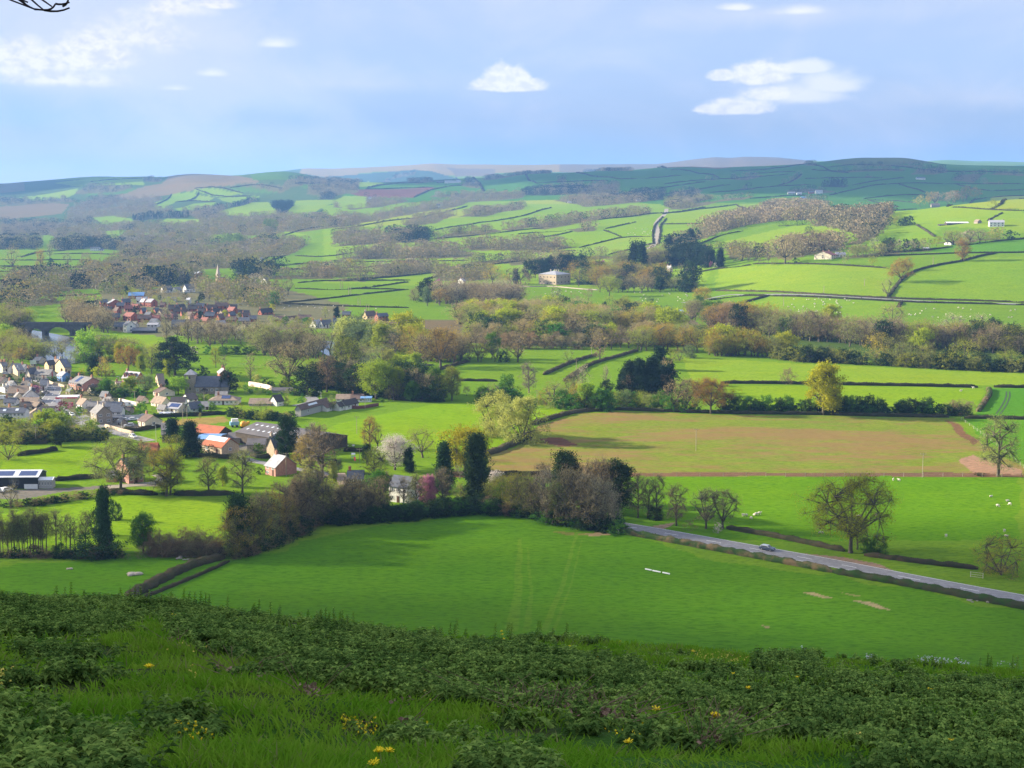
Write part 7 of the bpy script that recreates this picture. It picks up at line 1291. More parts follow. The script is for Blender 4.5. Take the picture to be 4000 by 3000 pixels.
for x, y, ro_, wf, wg, hw, hr, wl, rf, lb, ex in ((555, 518, 0, 130, 0, 30, 40, 'white', 'slate', 'long slate-roofed riverside house with three white dormers', dormers(3)), (680, 512, 0, 70, 0, 52, 10, 'white', 'slate', 'flat-roofed white block right of the dormered riverside house', None), (480, 520, 50, 30, 60, 26, 30, 'white', 'slate', 'white gabled house left of the dormered riverside house', None), (430, 520, 50, 50, 40, 20, 36, 'white', 'light', 'pale-roofed house second left of the dormered riverside house', None),
                                              (800, 460, 50, 36, 60, 28, 32, 'yellow', 'brown', 'ochre-gabled house at the right end of the far village', None), (880, 470, 40, 30, 70, 34, 20, 'brick', 'slate', 'brick house at the right tip of the far village', None), (215, 480, 55, 22, 70, 20, 22, 'rose', 'brown', 'pale pink house with brown roof in the far village', None), (120, 480, 0, 80, 0, 22, 24, 'brick', 'brown', 'long brown-roofed house left of the pale pink one', None), (620, 440, 0, 55, 0, 18, 20, 'brick', 'slate', 'slate-roofed house behind the dormered riverside house', None), (40, 425, 50, 30, 70, 18, 26, 'brick', 'dark', 'dark-roofed brick house at the sheep field edge', None), (300, 470, 0, 90, 0, 20, 24, 'tan', 'brown', 'brown-roofed house in the middle of the far village gardens', None)):
    H_('H', x, y, ro_, wg if ro_ > 0 else wf, wf if ro_ > 0 else wg, hw, hr, wl, rf, lb, 1, (2 if hw > 30 else 1, 3), 8 if not ro_ else None, group='houses at the right end of the far village', extra=ex)
H_('H', 82, 208, 40, 20, 60, 20, 30, 'white', 'slate', 'white house with dark gable in the fields by the spire', 0, (1, 2)); H_('H', -20, 208, 50, 24, 34, 18, 26, 'tan', 'slate', 'cream gabled house just right of the spire trees', 0, (1, 1)); H_('H', 30, 42, 10, 14, 40, 18, 10, 'white', 'slate', 'white cottage with grey roof above the spire trees', 0, (2, 2))
def bridge():
    a, b = at(222, 655 + 30, 'A'), at(720, 650 + 40, 'A'); a.z = b.z = 0
    L = (b - a).length; rz = math.atan2(b.y - a.y, b.x - a.x)
    r = empty('bridge', a, rz, 'dark stone bridge with two low arches over the river', 'bridge'); THINGS.append((r, None))
    ms = plain('bridge_stone', (.10, .095, .10), (.07, .066, .07), .6, .9)
    H = 8.2; arches = [(.03 * L, .30 * L, 4.6), (.34 * L, .78 * L, 5.6)]
    top = [(0, H), (L, H)]; prof = [(0, -2)]
    for x0, x1, h in arches:
        prof.append((x0, -2)); n = 12
        for i in range(n + 1): t = math.pi * i / n; prof.append(((x0 + x1) / 2 - math.cos(t) * (x1 - x0) / 2, .3 + h * math.sin(t)))
        prof.append((x1, -2))
    prof.append((L, -2))
    mb = MB(); n = len(prof); V = []
    for y in (0, 7): V += [(p[0], y, p[1]) for p in prof] + [(p[0], y, H) for p in prof]
    Fc = []
    for i in range(n - 1):
        Fc += [(i, i + 1, n + i + 1, n + i), (2 * n + i + 1, 2 * n + i, 3 * n + i, 3 * n + i + 1), (i + 1, i, 2 * n + i, 2 * n + i + 1), (n + i, n + i + 1, 3 * n + i + 1, 3 * n + i)]
    mb.add(V, Fc); mb.build('arches', ms, r)
    MB().box(-4, L + 4, -.3, .2, H - .5, H + 1.1).build('parapet', ms, r); MB().box(-4, L + 4, 6.8, 7.3, H - .5, H + 1.1).build('parapet', ms, r)
    c = MB()
    for x in (.32 * L, .80 * L): c.prism([(x - 1.1, -2), (x + 1.1, -2), (x + .8, 4), (x - .8, 4)], -1.6, -.02)
    c.build('cutwater', ms, r)
bridge()
WOOL = plain('wool', (.52, .49, .42), (.42, .38, .32), 9, .95); LAMB = WOOL
def sheep_mesh(pose):
    mb = MB()
    if pose == 'lie':
        mb.ball((0, 0, .32), .32, 10, 6, (1.9, 1.0, .95)); mb.ball((.62, .03, .5), .14, 8, 5, (1.3, .8, .9)); mb.ball((.5, 0, .42), .2, 8, 5)
        for y in (-.2, .2): mb.tube((.35, y, .1), (.62, y, .06), .06, .04, 5)
    else:
        mb.ball((0, 0, .66), .33, 10, 7, (1.75, .95, .95)); hd = (.72, .05, .18) if pose == 'graze' else (.72, .02, .98)
        mb.tube((.42, 0, .74), (hd[0] - .1, hd[1], hd[2] + (.1 if pose == 'graze' else -.05)), .17, .1, 7); mb.ball(hd, .13, 8, 5, (1.35, .75, .85))
        for s in (-1, 1): mb.ball((hd[0] - .1, hd[1] + s * .13, hd[2] + .06), .06, 5, 3, (.8, 1.3, .5))
        for x in (-.36, .34):
            for s in (-1, 1): mb.tube((x, s * .15, .5), (x + .03, s * .15, 0), .07, .04, 5)
        mb.tube((-.55, 0, .75), (-.66, 0, .45), .05, .035, 5)
    return mb.mesh('sheep', WOOL, True)
SM = {k: sheep_mesh(k) for k in ('stand', 'graze', 'lie')}
def sheep(fr, x, y, pose, label, group, sc_=1.0, share=True):
    p = at(x, y, fr); o = link('sheep', SM[pose], None, None, p, rs.rand() * 6.28, (sc_,) * 3); tag(o, label, 'sheep', group)
    if share: o['share'] = 1
    THINGS.append((o, None))
g1 = 'sheep in the field beyond the main road'
for x, y, ps, lb in [(785, 283, 'stand', 'leftmost sheep of the little group right of the round bare tree'), (801, 284, 'stand', 'second sheep of the little group right of the round bare tree'), (826, 297, 'graze', 'lowest sheep of the little group right of the round bare tree'), (840, 278, 'lie', 'small sheep in the middle of the group right of the round bare tree'), (851, 277, 'graze', 'sheep beside the highest one of the little group'), (867, 273, 'stand', 'rightmost and highest sheep of the little group'),
                   (1172, 368, 'lie', 'resting pair left of the lone oak, left sheep'), (1188, 368, 'lie', 'resting pair left of the lone oak, right sheep'), (1363, 285, 'lie', 'sheep seen through the lone oak branches'), (1378, 288, 'graze', 'sheep just right of the one seen through the lone oak'), (1463, 283, 'stand', 'sheep at the right edge of the lone oak crown'), (1547, 102, 'stand', 'left sheep of the pair under the long wire fence'), (1577, 104, 'stand', 'right sheep of the pair under the long wire fence'),
                   (1816, 388, 'stand', 'single sheep between the lone oak and the large brown bush'), (2043, 184, 'lie', 'sheep alone at the edge of the shade'), (2078, 234, 'graze', 'sheep lower left of the right-hand trio'), (2130, 206, 'lie', 'highest sheep of the right-hand trio'), (2141, 226, 'graze', 'rightmost sheep of the right-hand trio'), (2112, 362, 'stand', 'sheep above the large brown bush'), (2120, 385, 'lie', 'sheep resting just above the large brown bush')]:
    sheep('O', x, y, ps, lb, g1, 1.0, False)
pts = [('J', 500 + 13 * i * 1.0 + 40 * rs.rand(), 480 + 120 * rs.rand()) for i in range(36)] + [('J', 560 + 420 * rs.rand(), 500 + 70 * rs.rand()) for _ in range(14)]
for f_, x, y in pts: sheep(f_, x, y, ('graze', 'lie', 'stand')[rs.randint(3)], 'tiny white sheep scattered over the pasture below the narrow lane', 'sheep below the narrow lane', 1.25)
for i in range(22): sheep('J', 1370 + 800 * rs.rand(), 550 + 90 * rs.rand(), ('graze', 'lie', 'stand')[rs.randint(3)], 'tiny white sheep in the right-hand pasture below the lane', 'sheep in the right-hand pasture', 1.25)
for i in range(22): sheep('I', 1130 + 460 * rs.rand(), 490 + 80 * rs.rand(), ('graze', 'lie')[rs.randint(2)], 'tiny white sheep in the park below the hillside cottages', 'sheep in the park', 1.25)
for i in range(14): sheep('I', 330 + 430 * rs.rand(), 475 + 25 * rs.rand(), ('graze', 'lie')[rs.randint(2)], 'tiny white sheep below the mansion wall', 'sheep below the mansion', 1.25)
for i in range(24): sheep('H', 120 + 800 * rs.rand(), 360 + 45 * rs.rand(), ('graze', 'lie')[rs.randint(2)], 'tiny white sheep behind the far village houses', 'sheep behind the far village', 1.3)
for i in range(14): sheep('Q', 1820 + 150 * rs.rand(), 465 + 40 * rs.rand(), 'graze', 'tiny pale sheep dotted left of the sunken lane', 'sheep by the sunken lane', 1.6)
sheep('L', 1758, 332, 'stand', 'single sheep under the long straight hedge', 'sheep in the lime field', 1.1, False); sheep('L', 1848, 312, 'stand', 'brown calf at the right end of the long straight hedge', 'sheep in the lime field', 1.3, False)

TYRE = plain('tyre', (.02, .02, .02), (.015, .015, .015), 1, .8); RIM = plain('wheel_rim', (.5, .5, .52), (.4, .4, .42), 1, .35, 0, .8); LAMP = plain('lamp_lens', (.8, .8, .78), (.7, .7, .7), 1, .2)
def paint(n, c): return plain(n, c, tuple(v * .92 for v in c), .5, .28, 0, .1, .6)
def car(p, rz, mat, label, suv=False, van=False, group=None):
    r = empty('van' if van else 'car', p, rz, label, 'van' if van else 'car', group); THINGS.append((r, None))
    h = 1.85 if van else 1.62 if suv else 1.48; w = .9; L = 2.45 if van else 2.2
    body = [(-L, .35), (-L, .9), (-L + .1, 1.0), (L - 1.1, 1.0), (L - .15, .86), (L, .7), (L, .35)] if not van else [(-L, .35), (-L, 1.2), (L - .9, 1.2), (L - .1, 1.0), (L, .8), (L, .35)]
    b = MB().prism(body, -w, w); bo = b.build('body', mat, r)
    z0 = 1.18 if van else .98; cab = [(-L + .12, z0), (-L + .35, h - .1), (-L + .7, h), (L - 2.0, h), (L - 1.15, z0)] if not van else [(-L, z0), (-L, 2.3), (L - 1.9, 2.35), (L - 1.0, z0)]
    MB().prism(cab, -w + .1, w - .1).build('cabin', CARSILV_GLINT if mat is CARBLUE else mat, bo)  # dark blue cars: bright roof reflections put into the cabin colour
    g = MB(); zt = h - .18 if not van else 1.95; zb = z0 + .06
    for s in (-1, 1):
        y = s * (w - .09); g.add([(-L + .55 if not van else L - 2.4, y - .005, zb), (L - 1.5, y - .005, zb), (L - 2.05, y - .005, zt), (-L + .75 if not van else L - 2.4, y - .005, zt), (-L + .55 if not van else L - 2.4, y + .005, zb), (L - 1.5, y + .005, zb), (L - 2.05, y + .005, zt), (-L + .75 if not van else L - 2.4, y + .005, zt)], [(0, 1, 2, 3), (7, 6, 5, 4), (0, 4, 5, 1), (1, 5, 6, 2), (2, 6, 7, 3), (3, 7, 4, 0)])
    g.build('side_window', GLASS, r)
    a0, a1 = (L - 1.12, z0 + .05), (L - 1.9, h - .06 if not van else 2.25)
    MB().add([(a0[0] + .03, -w + .2, a0[1]), (a0[0] + .03, w - .2, a0[1]), (a1[0] + .03, w - .25, a1[1]), (a1[0] + .03, -w + .25, a1[1]), (a0[0] - .05, -w + .2, a0[1]), (a0[0] - .05, w - .2, a0[1]), (a1[0] - .05, w - .25, a1[1]), (a1[0] - .05, -w + .25, a1[1])], [(0, 1, 2, 3), (7, 6, 5, 4), (0, 4, 5, 1), (1, 5, 6, 2), (2, 6, 7, 3), (3, 7, 4, 0)]).build('windscreen', GLASS, r)
    for x in (-L + .85, L - .85):
        for s in (-1, 1):
            t = MB().tube((x, s * (w - .14), .33), (x, s * (w + .03), .33), .33, .33, 14).build('wheel', TYRE, r)
            MB().tube((x, s * (w + .02), .33), (x, s * (w + .045), .33), .2, .2, 10).build('rim', RIM, t)
    for s in (-1, 1): MB().box(L - .06, L + .02, s * .62 - .16, s * .62 + .16, .62, .76).build('headlight', LAMP, r)
    return r
CARBLUE = paint('dark_blue_paint', (.06, .08, .13)); CARWHITE = paint('white_paint', (.72, .72, .72)); CARRED = paint('red_paint', (.55, .03, .03)); CARGREY = paint('grey_paint', (.2, .2, .22)); CARSILV_GLINT = paint('silver_paint_and_glint', (.45, .47, .5))
def road_dir(fr, a, b): A, B = at(*a, fr), at(*b, fr); return math.atan2(B.y - A.y, B.x - A.x)
pc = at(907, 455, 'O'); pc.z += .07; car(pc, road_dir('O', (800, 440), (1000, 474)), CARBLUE, 'dark blue car driving right along the main road')
pc = at(695, 508, 'E'); pc.z += .07; car(pc, road_dir('E', (600, 470), (900, 545)), CARWHITE, 'white car on the village road above the pink farmhouse', True)
for fr, x, y, a, m, lb, k in [('D', 855, 848, 10, CARRED, 'red car parked between the two white bungalows', 0), ('E', 645, 370, 200, CARSILV_GLINT, 'silver car parked behind the lone brown-roofed bungalow', 1), ('G', 75, 815, 60, CARWHITE, 'white and dark car beside the dark metal shed', 1), ('G', 5, 820, 10, CARBLUE, 'dark car cut by the left edge at the dark metal shed', 0),
                            ('C', 430, 1195, 5, CARWHITE, 'long white van behind the tall stone house', 2), ('C', 330, 1205, 30, CARWHITE, 'white car left of the long white van', 0), ('C', 450, 1245, 0, CARRED, 'red car just below the long white van', 0), ('B', 100, 675, 0, CARSILV_GLINT, 'silver car at the top left of the village', 0), ('B', 830, 925, 10, CARSILV_GLINT, 'silver car in front of the white house at the street bend', 1), ('B', 740, 985, 60, CARGREY, 'grey car by the pink cherry', 0),
                            ('B', 1100, 1340, -50, CARGREY, 'grey car below the copper-red tree', 0), ('B', 1165, 1345, -50, CARWHITE, 'pale car right of the grey one below the copper-red tree', 0), ('C', 380, 1425, 0, CARWHITE, 'white car left in the yard behind the brown-roofed bungalow', 0), ('C', 510, 1420, 0, CARWHITE, 'white car right in the yard behind the brown-roofed bungalow', 0), ('H', 885, 990, 0, CARWHITE, 'white car between the trunks above the bright field', 0), ('B', 80, 1085, 0, CARWHITE, 'white van parked among the white gables', 2)]:
    p = at(x, y, fr); p.z += .05; car(p, R(a), m, lb, k == 1, k == 2)
POLEM = plain('pole_wood', (.34, .29, .21), (.25, .21, .15), 3, .9); STEEL = plain('lamp_steel', (.55, .56, .58), (.45, .46, .48), 2, .4, 0, .5); INS = plain('insulator', (.3, .22, .2), (.25, .18, .16), 2, .3)
def pole(fr, x, y, hpx, label, kind='pole', twin=False):
    p = at(x, y, fr); h = hpx * FR[fr][0] * mpp(p); nm = 'telegraph_pole' if kind == 'pole' else 'street_lamp'
    r = empty(nm, p, 0, label, 'telegraph pole' if kind == 'pole' else 'street lamp'); THINGS.append((r, None)); w = max(.13, p.y * .00022)
    if kind == 'pole':
        b = MB().tube((0, 0, -.3), (0, 0, h), w, w * .7, 7)
        if twin: b.tube((2.2, 0, -.3), (2.2, 0, h), w, w * .7, 7)
        b.build('pole', POLEM, r)
        c = MB().box(-1.1, 1.1 + (2.2 if twin else 0), -.08, .08, h - .35, h - .2).build('crossarm', POLEM, r)
        for q in (-.95, 0, .95): MB().tube((q, 0, h - .2), (q, 0, h + .08), .07, .05, 6).build('insulator', INS, c)
    else:
        MB().tube((0, 0, -.1), (0, 0, h), w * .8, w * .5, 7).build('post', STEEL, r); a = MB().tube((0, 0, h - .1), (-1.1, 0, h + .12), .05, .04, 5).build('arm', STEEL, r)
        MB().box(-1.6, -.9, -.13, .13, h + .04, h + .2).build('lamp_head', LAMP, r)
for a in [('L', 1480, 948, 175, 'bare wooden pole near the right end of the wire fence'), ('K', 1877, 760, 162, 'wooden pole with crossarm alone in the sown brown field'), ('F', 1820, 345, 250, 'wooden pole with box top in the bright field behind the barn'), ('F', 1862, 760, 200, 'thin pole behind the play frame lawn'), ('F', 805, 960, 340, 'wooden pole rising beside the grey gable of the stone cottage'),
          ('K', 733, 410, 90, 'pole with pale crossarm right of the big willow'), ('K', 1017, 190, 90, 'pole on the grassy track between the hedges'), ('I', 825, 975, 75, 'pole with crossarm by the front of the middle wood'), ('J', 770, 455, 55, 'pole in the broad smooth pasture, near its lower hedge'), ('J', 1063, 400, 50, 'thin pole right in the broad smooth pasture'), ('J', 480, 545, 70, 'pole in the sheep pasture below the lane'), ('J', 1557, 245, 55, 'pole in the field above the bright ribbed field'),
          ('D', 1455, 825, 150, 'wooden pole in front of the white sunroom'), ('D', 815, 830, 110, 'thin pole behind the red car'), ('D', 245, 880, 110, 'thin pole in the hedge left of the grey bungalow'), ('C', 530, 1190, 250, 'wooden pole right of the white van with wires'), ('C', 1648, 1110, 150, 'pole below the church porch'), ('B', 655, 1090, 260, 'wooden pole beside the pink cherry'), ('G', 425, 250, 200, 'thin pole in the trees at the left field edge'), ('B', 580, 1640, 160, 'thin pole in the bushes below the white terrace')]: pole(*a)
for fr, x, y, h in (('C', 1305, 1450, 330), ('C', 1375, 1470, 290)): pole(fr, x, y, h, 'one of two tall wooden poles before the solar-panelled bungalow, ' + ('left' if x < 1340 else 'right') + ' one')
for i, (x, y, h) in enumerate(((608, 235, 45), (668, 285, 65), (735, 360, 60), (795, 400, 55))): pole('H', x, y, h, 'twin wooden poles in the thin far fields, ' + ('highest pair', 'second pair down', 'third pair down', 'lowest pair by the far village')[i], 'pole', True)
for fr, x, y, h, lb in (('G', 975, 70, 130, 'street lamp beside the tall stone house'), ('G', 1435, 150, 180, 'street lamp on the village road left of the white car'), ('G', 1840, 235, 200, 'street lamp where the village road leaves past the barns'), ('C', 288, 900, 190, 'street lamp left of the yellow-green tree'), ('C', 1310 - 0, 0, 0, None), ('D', 980, 730, 90, 'street lamp at the bungalow close, right one'), ('D', 852, 760, 80, 'street lamp at the bungalow close, left one'), ('B', 315, 710, 150, 'street lamp before the sandstone house'), ('B', 1345, 1560, 270, 'tall street lamp at the lower end of the village street'), ('B', 725, 1120, 80, 'short lamp post left of the filling station sign')):
    if lb: pole(fr, x, y, h, lb, 'lamp')
REDP = plain('red_fascia', (.62, .03, .05), (.55, .025, .045), 1, .4); WHP = plain('white_fascia', (.75, .75, .75), (.68, .68, .68), 1, .4)
def petrol():
    p = at(935, 1205, 'B'); r = empty('petrol_canopy', p, R(6), 'red and white filling station canopy beside the village street', 'canopy'); THINGS.append((r, None))
    MB().box(0, 9.5, 0, 7, 4.3, 5.0).build('canopy_roof', WHP, r); f = MB().box(-.06, 9.56, -.08, -.01, 4.25, 4.75).box(-.09, -.01, -.08, 7, 4.25, 4.75).build('fascia', REDP, r)
    MB().box(2.2, 4.6, -.12, -.085, 4.36, 4.62).build('white_strip', WHP, f)
    for x in (1.5, 8): MB().tube((x, 3.5, -.2), (x, 3.5, 4.3), .14, .14, 8).build('post', WHP, r)
    for x in (3.2, 6.2): MB().box(x - .4, x + .4, 3.1, 3.9, 0, 1.7).build('fuel_pump', REDP, r)
    p = at(935, 1140, 'B'); r = empty('price_sign', p, 0, 'tall white and blue price sign left of the filling station canopy', 'sign'); THINGS.append((r, None))
    MB().box(-1.0, 1.0, -.15, .15, 0, 3.1).build('sign_board', WHP, r); MB().box(-.95, .95, -.2, -.155, 2.2, 3.0).build('red_panel', REDP, r)
    p = at(848, 765, 'B'); r = link('banner', MB().box(-.35, .35, -.1, .1, 0, 4.8).mesh('banner', REDP), None, None, p); tag(r, 'tall narrow red banner at the end of the cream building', 'banner'); THINGS.append((r, None))
petrol()
BLUEP = plain('faded_blue_paint', (.22, .42, .6), (.18, .35, .5), 2, .5); ORG = plain('orange_paint', (.75, .33, .04), (.6, .26, .03), 2, .5)
def trailer():
    p = at(60, 250, 'F'); r = empty('farm_trailer', p, R(20), 'faded blue farm trailer behind the long barns', 'trailer'); THINGS.append((r, None))
    MB().box(-2, 2, -1, 1, .9, 2.4).build('body', BLUEP, r); MB().box(-1.3, 1.6, -.8, .8, 2.4, 3.7).build('cage', WHP, r)
    for x in (-1, 1): MB().tube((x, -1.05, .5), (x, 1.05, .5), .5, .5, 12).build('wheel', TYRE, r)
    p = at(190, 265, 'F'); r = empty('cement_mixer', p, R(10), 'orange round-backed machine beside the faded blue trailer', 'machine'); THINGS.append((r, None))
    MB().ball((0, 0, 1.7), 1.5, 10, 6, (1.0, .9, 1.0)).build('drum', ORG, r, True); MB().tube((1.2, 0, 1.7), (2.6, 0, 2.6), .9, .5, 10).build('chute', ORG, r); MB().box(-1.3, 1.3, -.7, .7, .1, .7).build('frame', TYRE, r)
    p = at(1772, 722, 'F'); r = empty('play_slide', p, 0, 'small blue and red play frame on the sunny lawn', 'play frame'); THINGS.append((r, None))
    for x in (-.6, .6): MB().tube((x, 0, 0), (x, 0, 2.2), .06, .06, 6).build('leg', BLUEP, r)
    MB().box(-.7, .7, -.5, .5, 1.2, 1.35).build('platform', BLUEP, r); MB().add([(.2, -.4, 1.3), (.8, -.4, 1.3), (1.2, -2.4, .15), (.6, -2.4, .15), (.2, -.4, 1.1), (.8, -.4, 1.1), (1.2, -2.4, 0), (.6, -2.4, 0)], [(0, 3, 2, 1), (4, 5, 6, 7), (0, 1, 5, 4), (1, 2, 6, 5), (2, 3, 7, 6), (3, 0, 4, 7)]).build('slide', REDP, r)
    MB().add([(-.7, -.6, 2.1), (.7, -.6, 2.1), (.7, .6, 2.1), (-.7, .6, 2.1), (-.7, 0, 2.7), (.7, 0, 2.7)], [(0, 1, 5, 4), (2, 3, 4, 5), (0, 4, 3), (1, 2, 5), (3, 2, 1, 0)]).build('roof', WHP, r)
trailer()
def wall(fr, pts, h, w, mat, label, name='wall'):
    P = worldline(fr, pts, 3., 1); V = []; c = P[0]; n = len(P)
    for i, p in enumerate(P):
        t = P[min(i + 1, n - 1)] - P[max(i - 1, 0)]; t.z = 0; t.normalize(); nn = Vector((-t.y, t.x, 0))
        for a, b in ((-.5, -.3), (-.45, h), (.45, h), (.5, -.3)): q = p - c + nn * a * w; V.append((q.x, q.y, q.z + b * (1 + .06 * math.sin(i * 1.7)) if b > 0 else q.z + b))
    i = (np.arange(n - 1)[:, None] * 4 + np.arange(3)[None]).ravel()
    o = link(name, npmesh(name, np.array(V), [np.stack([i, i + 4, i + 5, i + 1], 1), np.array([[0, 1, 2, 3], [4 * n - 1, 4 * n - 2, 4 * n - 3, 4 * n - 4]])]), mat, None, c); tag(o, label, 'wall'); THINGS.append((o, None))
wall('I', [(215, 440), (360, 445), (500, 440), (700, 460), (880, 470)], 1.1, .7, WALL['stone'], 'long pale ha-ha wall below the stone mansion')
wall('C', [(50, 1530), (180, 1560), (330, 1610), (500, 1640)], 1.4, .6, WALL['tan'], 'broken sandstone wall above the village road')
wall('C', [(270, 1120), (520, 1170), (560, 1185)], 1.8, .5, WALL['cream'], 'cream wall behind the white van')
wall('C', [(310, 1400), (560, 1390), (680, 1370)], 1.8, .5, WALL['grey'], 'grey wall left of the brown-roofed bungalow')
wall('B', [(770, 800), (870, 840), (1000, 870), (1050, 890)], 1.3, .5, WALL['tan'], 'sandstone wall between the street and the blue house')
wall('F', [(1150, 975), (1400, 980), (1500, 985)], 1.0, .6, WALL['tan'], 'sunlit low wall under the tall bare ash')
wall('D', [(1260, 815), (1400, 825), (1600, 790)], 1.6, .3, plain('red_brown_boards', (.14, .05, .04), (.1, .04, .03), 1, .9), 'red-brown board fence beside the nearest white bungalow', 'garden_fence')
wall('D', [(200, 575), (330, 590), (450, 625)], 2.4, .5, WALL['rose'], 'sunlit pinkish garden wall left of the grey-roofed shed')
def rocks(fr, x, y, n, spread, size, mat, label, name, cat):
    p = at(x, y, fr); mb = MB(); q = np.random.RandomState(int(x))
    for i in range(n): a, b = q.rand(2) * 2 - 1; s = size * (.5 + q.rand()); mb.ball((a * spread, b * spread * .6, s * .3), s, 7, 4, (1 + q.rand(), .7 + .4 * q.rand(), .6))
    o = mb.build(name, mat, None); o.location = p; tag(o, label, cat); THINGS.append((o, None))
rocks('N', 895, 590, 5, 1.4, .75, CHIMS, 'heap of grey stones and stumps in the left near field', 'stone_heap', 'stones'); rocks('N', 455, 550, 2, .8, .55, CHIMS, 'small pale boulder left in the near field', 'boulder', 'stones'); rocks('N', 1230, 478, 7, 3.4, .5, WOODM, 'fallen grey logs by the stream bank', 'log_pile', 'logs'); rocks('O', 1975, 712, 9, 2.6, .4, WOODM, 'pile of cut brushwood under the road hedge', 'brush_pile', 'logs')
rocks('F', 1690, 520, 5, 2.4, .35, WALL['white'], 'pale stones behind the end of the huge barn', 'stone_heap', 'stones')
def pipes():
    for i, (a, b) in enumerate((((287, 555), (318, 561)), ((324, 563), (364, 571)), ((375, 573), (411, 580)))):
        A, B = at(*a, 'O'), at(*b, 'O'); o = MB().tube((0, 0, .3), B - A + Vector((0, 0, .3)), .19, .19, 8).build('pipe', WHP); o.location = A
        tag(o, ('left', 'middle', 'right')[i] + ' one of three white pipes lying in the near field', 'pipe', 'white pipes in the near field'); THINGS.append((o, None))
pipes()
for i, pts in enumerate((((2010, 492), (2050, 440), (2085, 370), (2085, 330)), ((2040, 492), (2080, 440), (2112, 370), (2108, 330)))):
    P = worldline('L', pts, 2.); V, Fc = strip(P, -.35, .35, .04); o = link('wheel_track', npmesh('wheel_track', V, Fc, plain('rut_soil', (.03, .05, .02), (.02, .035, .015), 1))); tag(o, 'dark tractor wheel marks in the deep green crop', kind='structure')

def cloud(target, alt, rx, ry, rz_, opac, label, seed):  # unseen cloud added on the sun's path to shade the target ground
    c = Vector(target) + Vector(sund) * (alt / sund[2]); mb = MB(); q = np.random.RandomState(seed)
    mb.ball((0, 0, 0), 1, 28, 14)
    for i in range(9): a = q.rand() * 6.28; mb.ball((math.cos(a) * .62, math.sin(a) * .62, .1 * q.rand()), .38 + .2 * q.rand(), 14, 8)
    V = np.array(mb.v); d = 1 + .10 * np.sin(V[:, :1] * 7 + seed) * np.sin(V[:, 1:2] * 9) + .06 * np.sin(V[:, :1] * 17 + V[:, 1:2] * 13)
    V = V * d * np.array([rx, ry, rz_])
    m, nt, nn, ll = newmat('shade_cloud_vapour'); t = N(nt, 'ShaderNodeBsdfTransparent'); df = N(nt, 'ShaderNodeBsdfDiffuse'); df.inputs[0].default_value = (.85, .85, .85, 1); x = N(nt, 'ShaderNodeMixShader'); x.inputs[0].default_value = opac; o = N(nt, 'ShaderNodeOutputMaterial')
    ll.new(t.outputs[0], x.inputs[1]); ll.new(df.outputs[0], x.inputs[2]); ll.new(x.outputs[0], o.inputs[0])
    me = bpy.data.meshes.new('cloud'); me.from_pydata([tuple(v) for v in V], [], mb.f); me.update()
    for p in me.polygons: p.use_smooth = True
    o = link('cloud', me, m, None, c); tag(o, label, 'cloud', kind='stuff')
cloud((1500, 5100, 250), 1500, 1500, 1700, 160, .38, 'broad grey cloud added out of view to shade the right-hand far hills', 1)
cloud((-150, 5900, 250), 1500, 560, 620, 90, .5, 'small grey cloud added out of view to shade the middle ridge', 2)
cloud((-2300, 7000, 250), 1700, 800, 700, 90, .55, 'distant grey cloud added out of view to shade the far left hills', 3)
cloud((90, 330, 0), 1000, 260, 95, 36, .24, 'thin veil of cloud added out of view to dim the near field', 4)
NETP = [[(-60, 1270), (330, 1300), (335, 1335), (230, 1375), (60, 1385), (-60, 1380)], [(300, 1300), (620, 1325), (700, 1345), (870, 1372), (1000, 1392), (1250, 1420), (1380, 1440), (1430, 1490), (1390, 1560), (1200, 1555), (900, 1515), (660, 1490), (560, 1450), (400, 1405)],
        [(1430, 1480), (1600, 1465), (1800, 1462), (2280, 1490), (2280, 1625), (1900, 1625), (1600, 1600), (1450, 1545)], [(850, 1352), (1000, 1350), (1320, 1385), (1300, 1398), (1000, 1378), (860, 1368)], [(1060, 1555), (1400, 1575), (1640, 1600), (1560, 1635), (1300, 1615), (1100, 1590)], [(-60, 1540), (120, 1550), (300, 1620), (320, 1720), (-60, 1720)],
        [(320, 1545), (440, 1550), (490, 1590), (420, 1620), (330, 1600)], [(1880, 1630), (2280, 1620), (2280, 1720), (1860, 1720)], [(1020, 1640), (1180, 1640), (1200, 1700), (1000, 1700)], [(60, 1400), (240, 1400), (260, 1440), (120, 1450), (40, 1430)], [(1630, 1420), (1780, 1420), (1780, 1455), (1640, 1455)], [(1880, 1412), (2110, 1420), (2120, 1442), (1900, 1440)]]
def scatter(n, ylo=3.6, yhi=31., power=1.0, umax=.5):
    Y = ylo + (yhi - ylo) * rs.rand(n) ** power; X = Y * umax * (2 * rs.rand(n) - 1); Z = hill(X, Y); px, py = proj(X, Y, Z); return X, Y, Z, px, py
def inpolys(px, py, polys):
    k = np.zeros(len(px), bool)
    for p in polys: k |= pip(px, py, p)
    return k
def jag(px, py): return px + 14 * np.sin(px * .05 + py * .11), py + 5 * np.sin(px * .083)
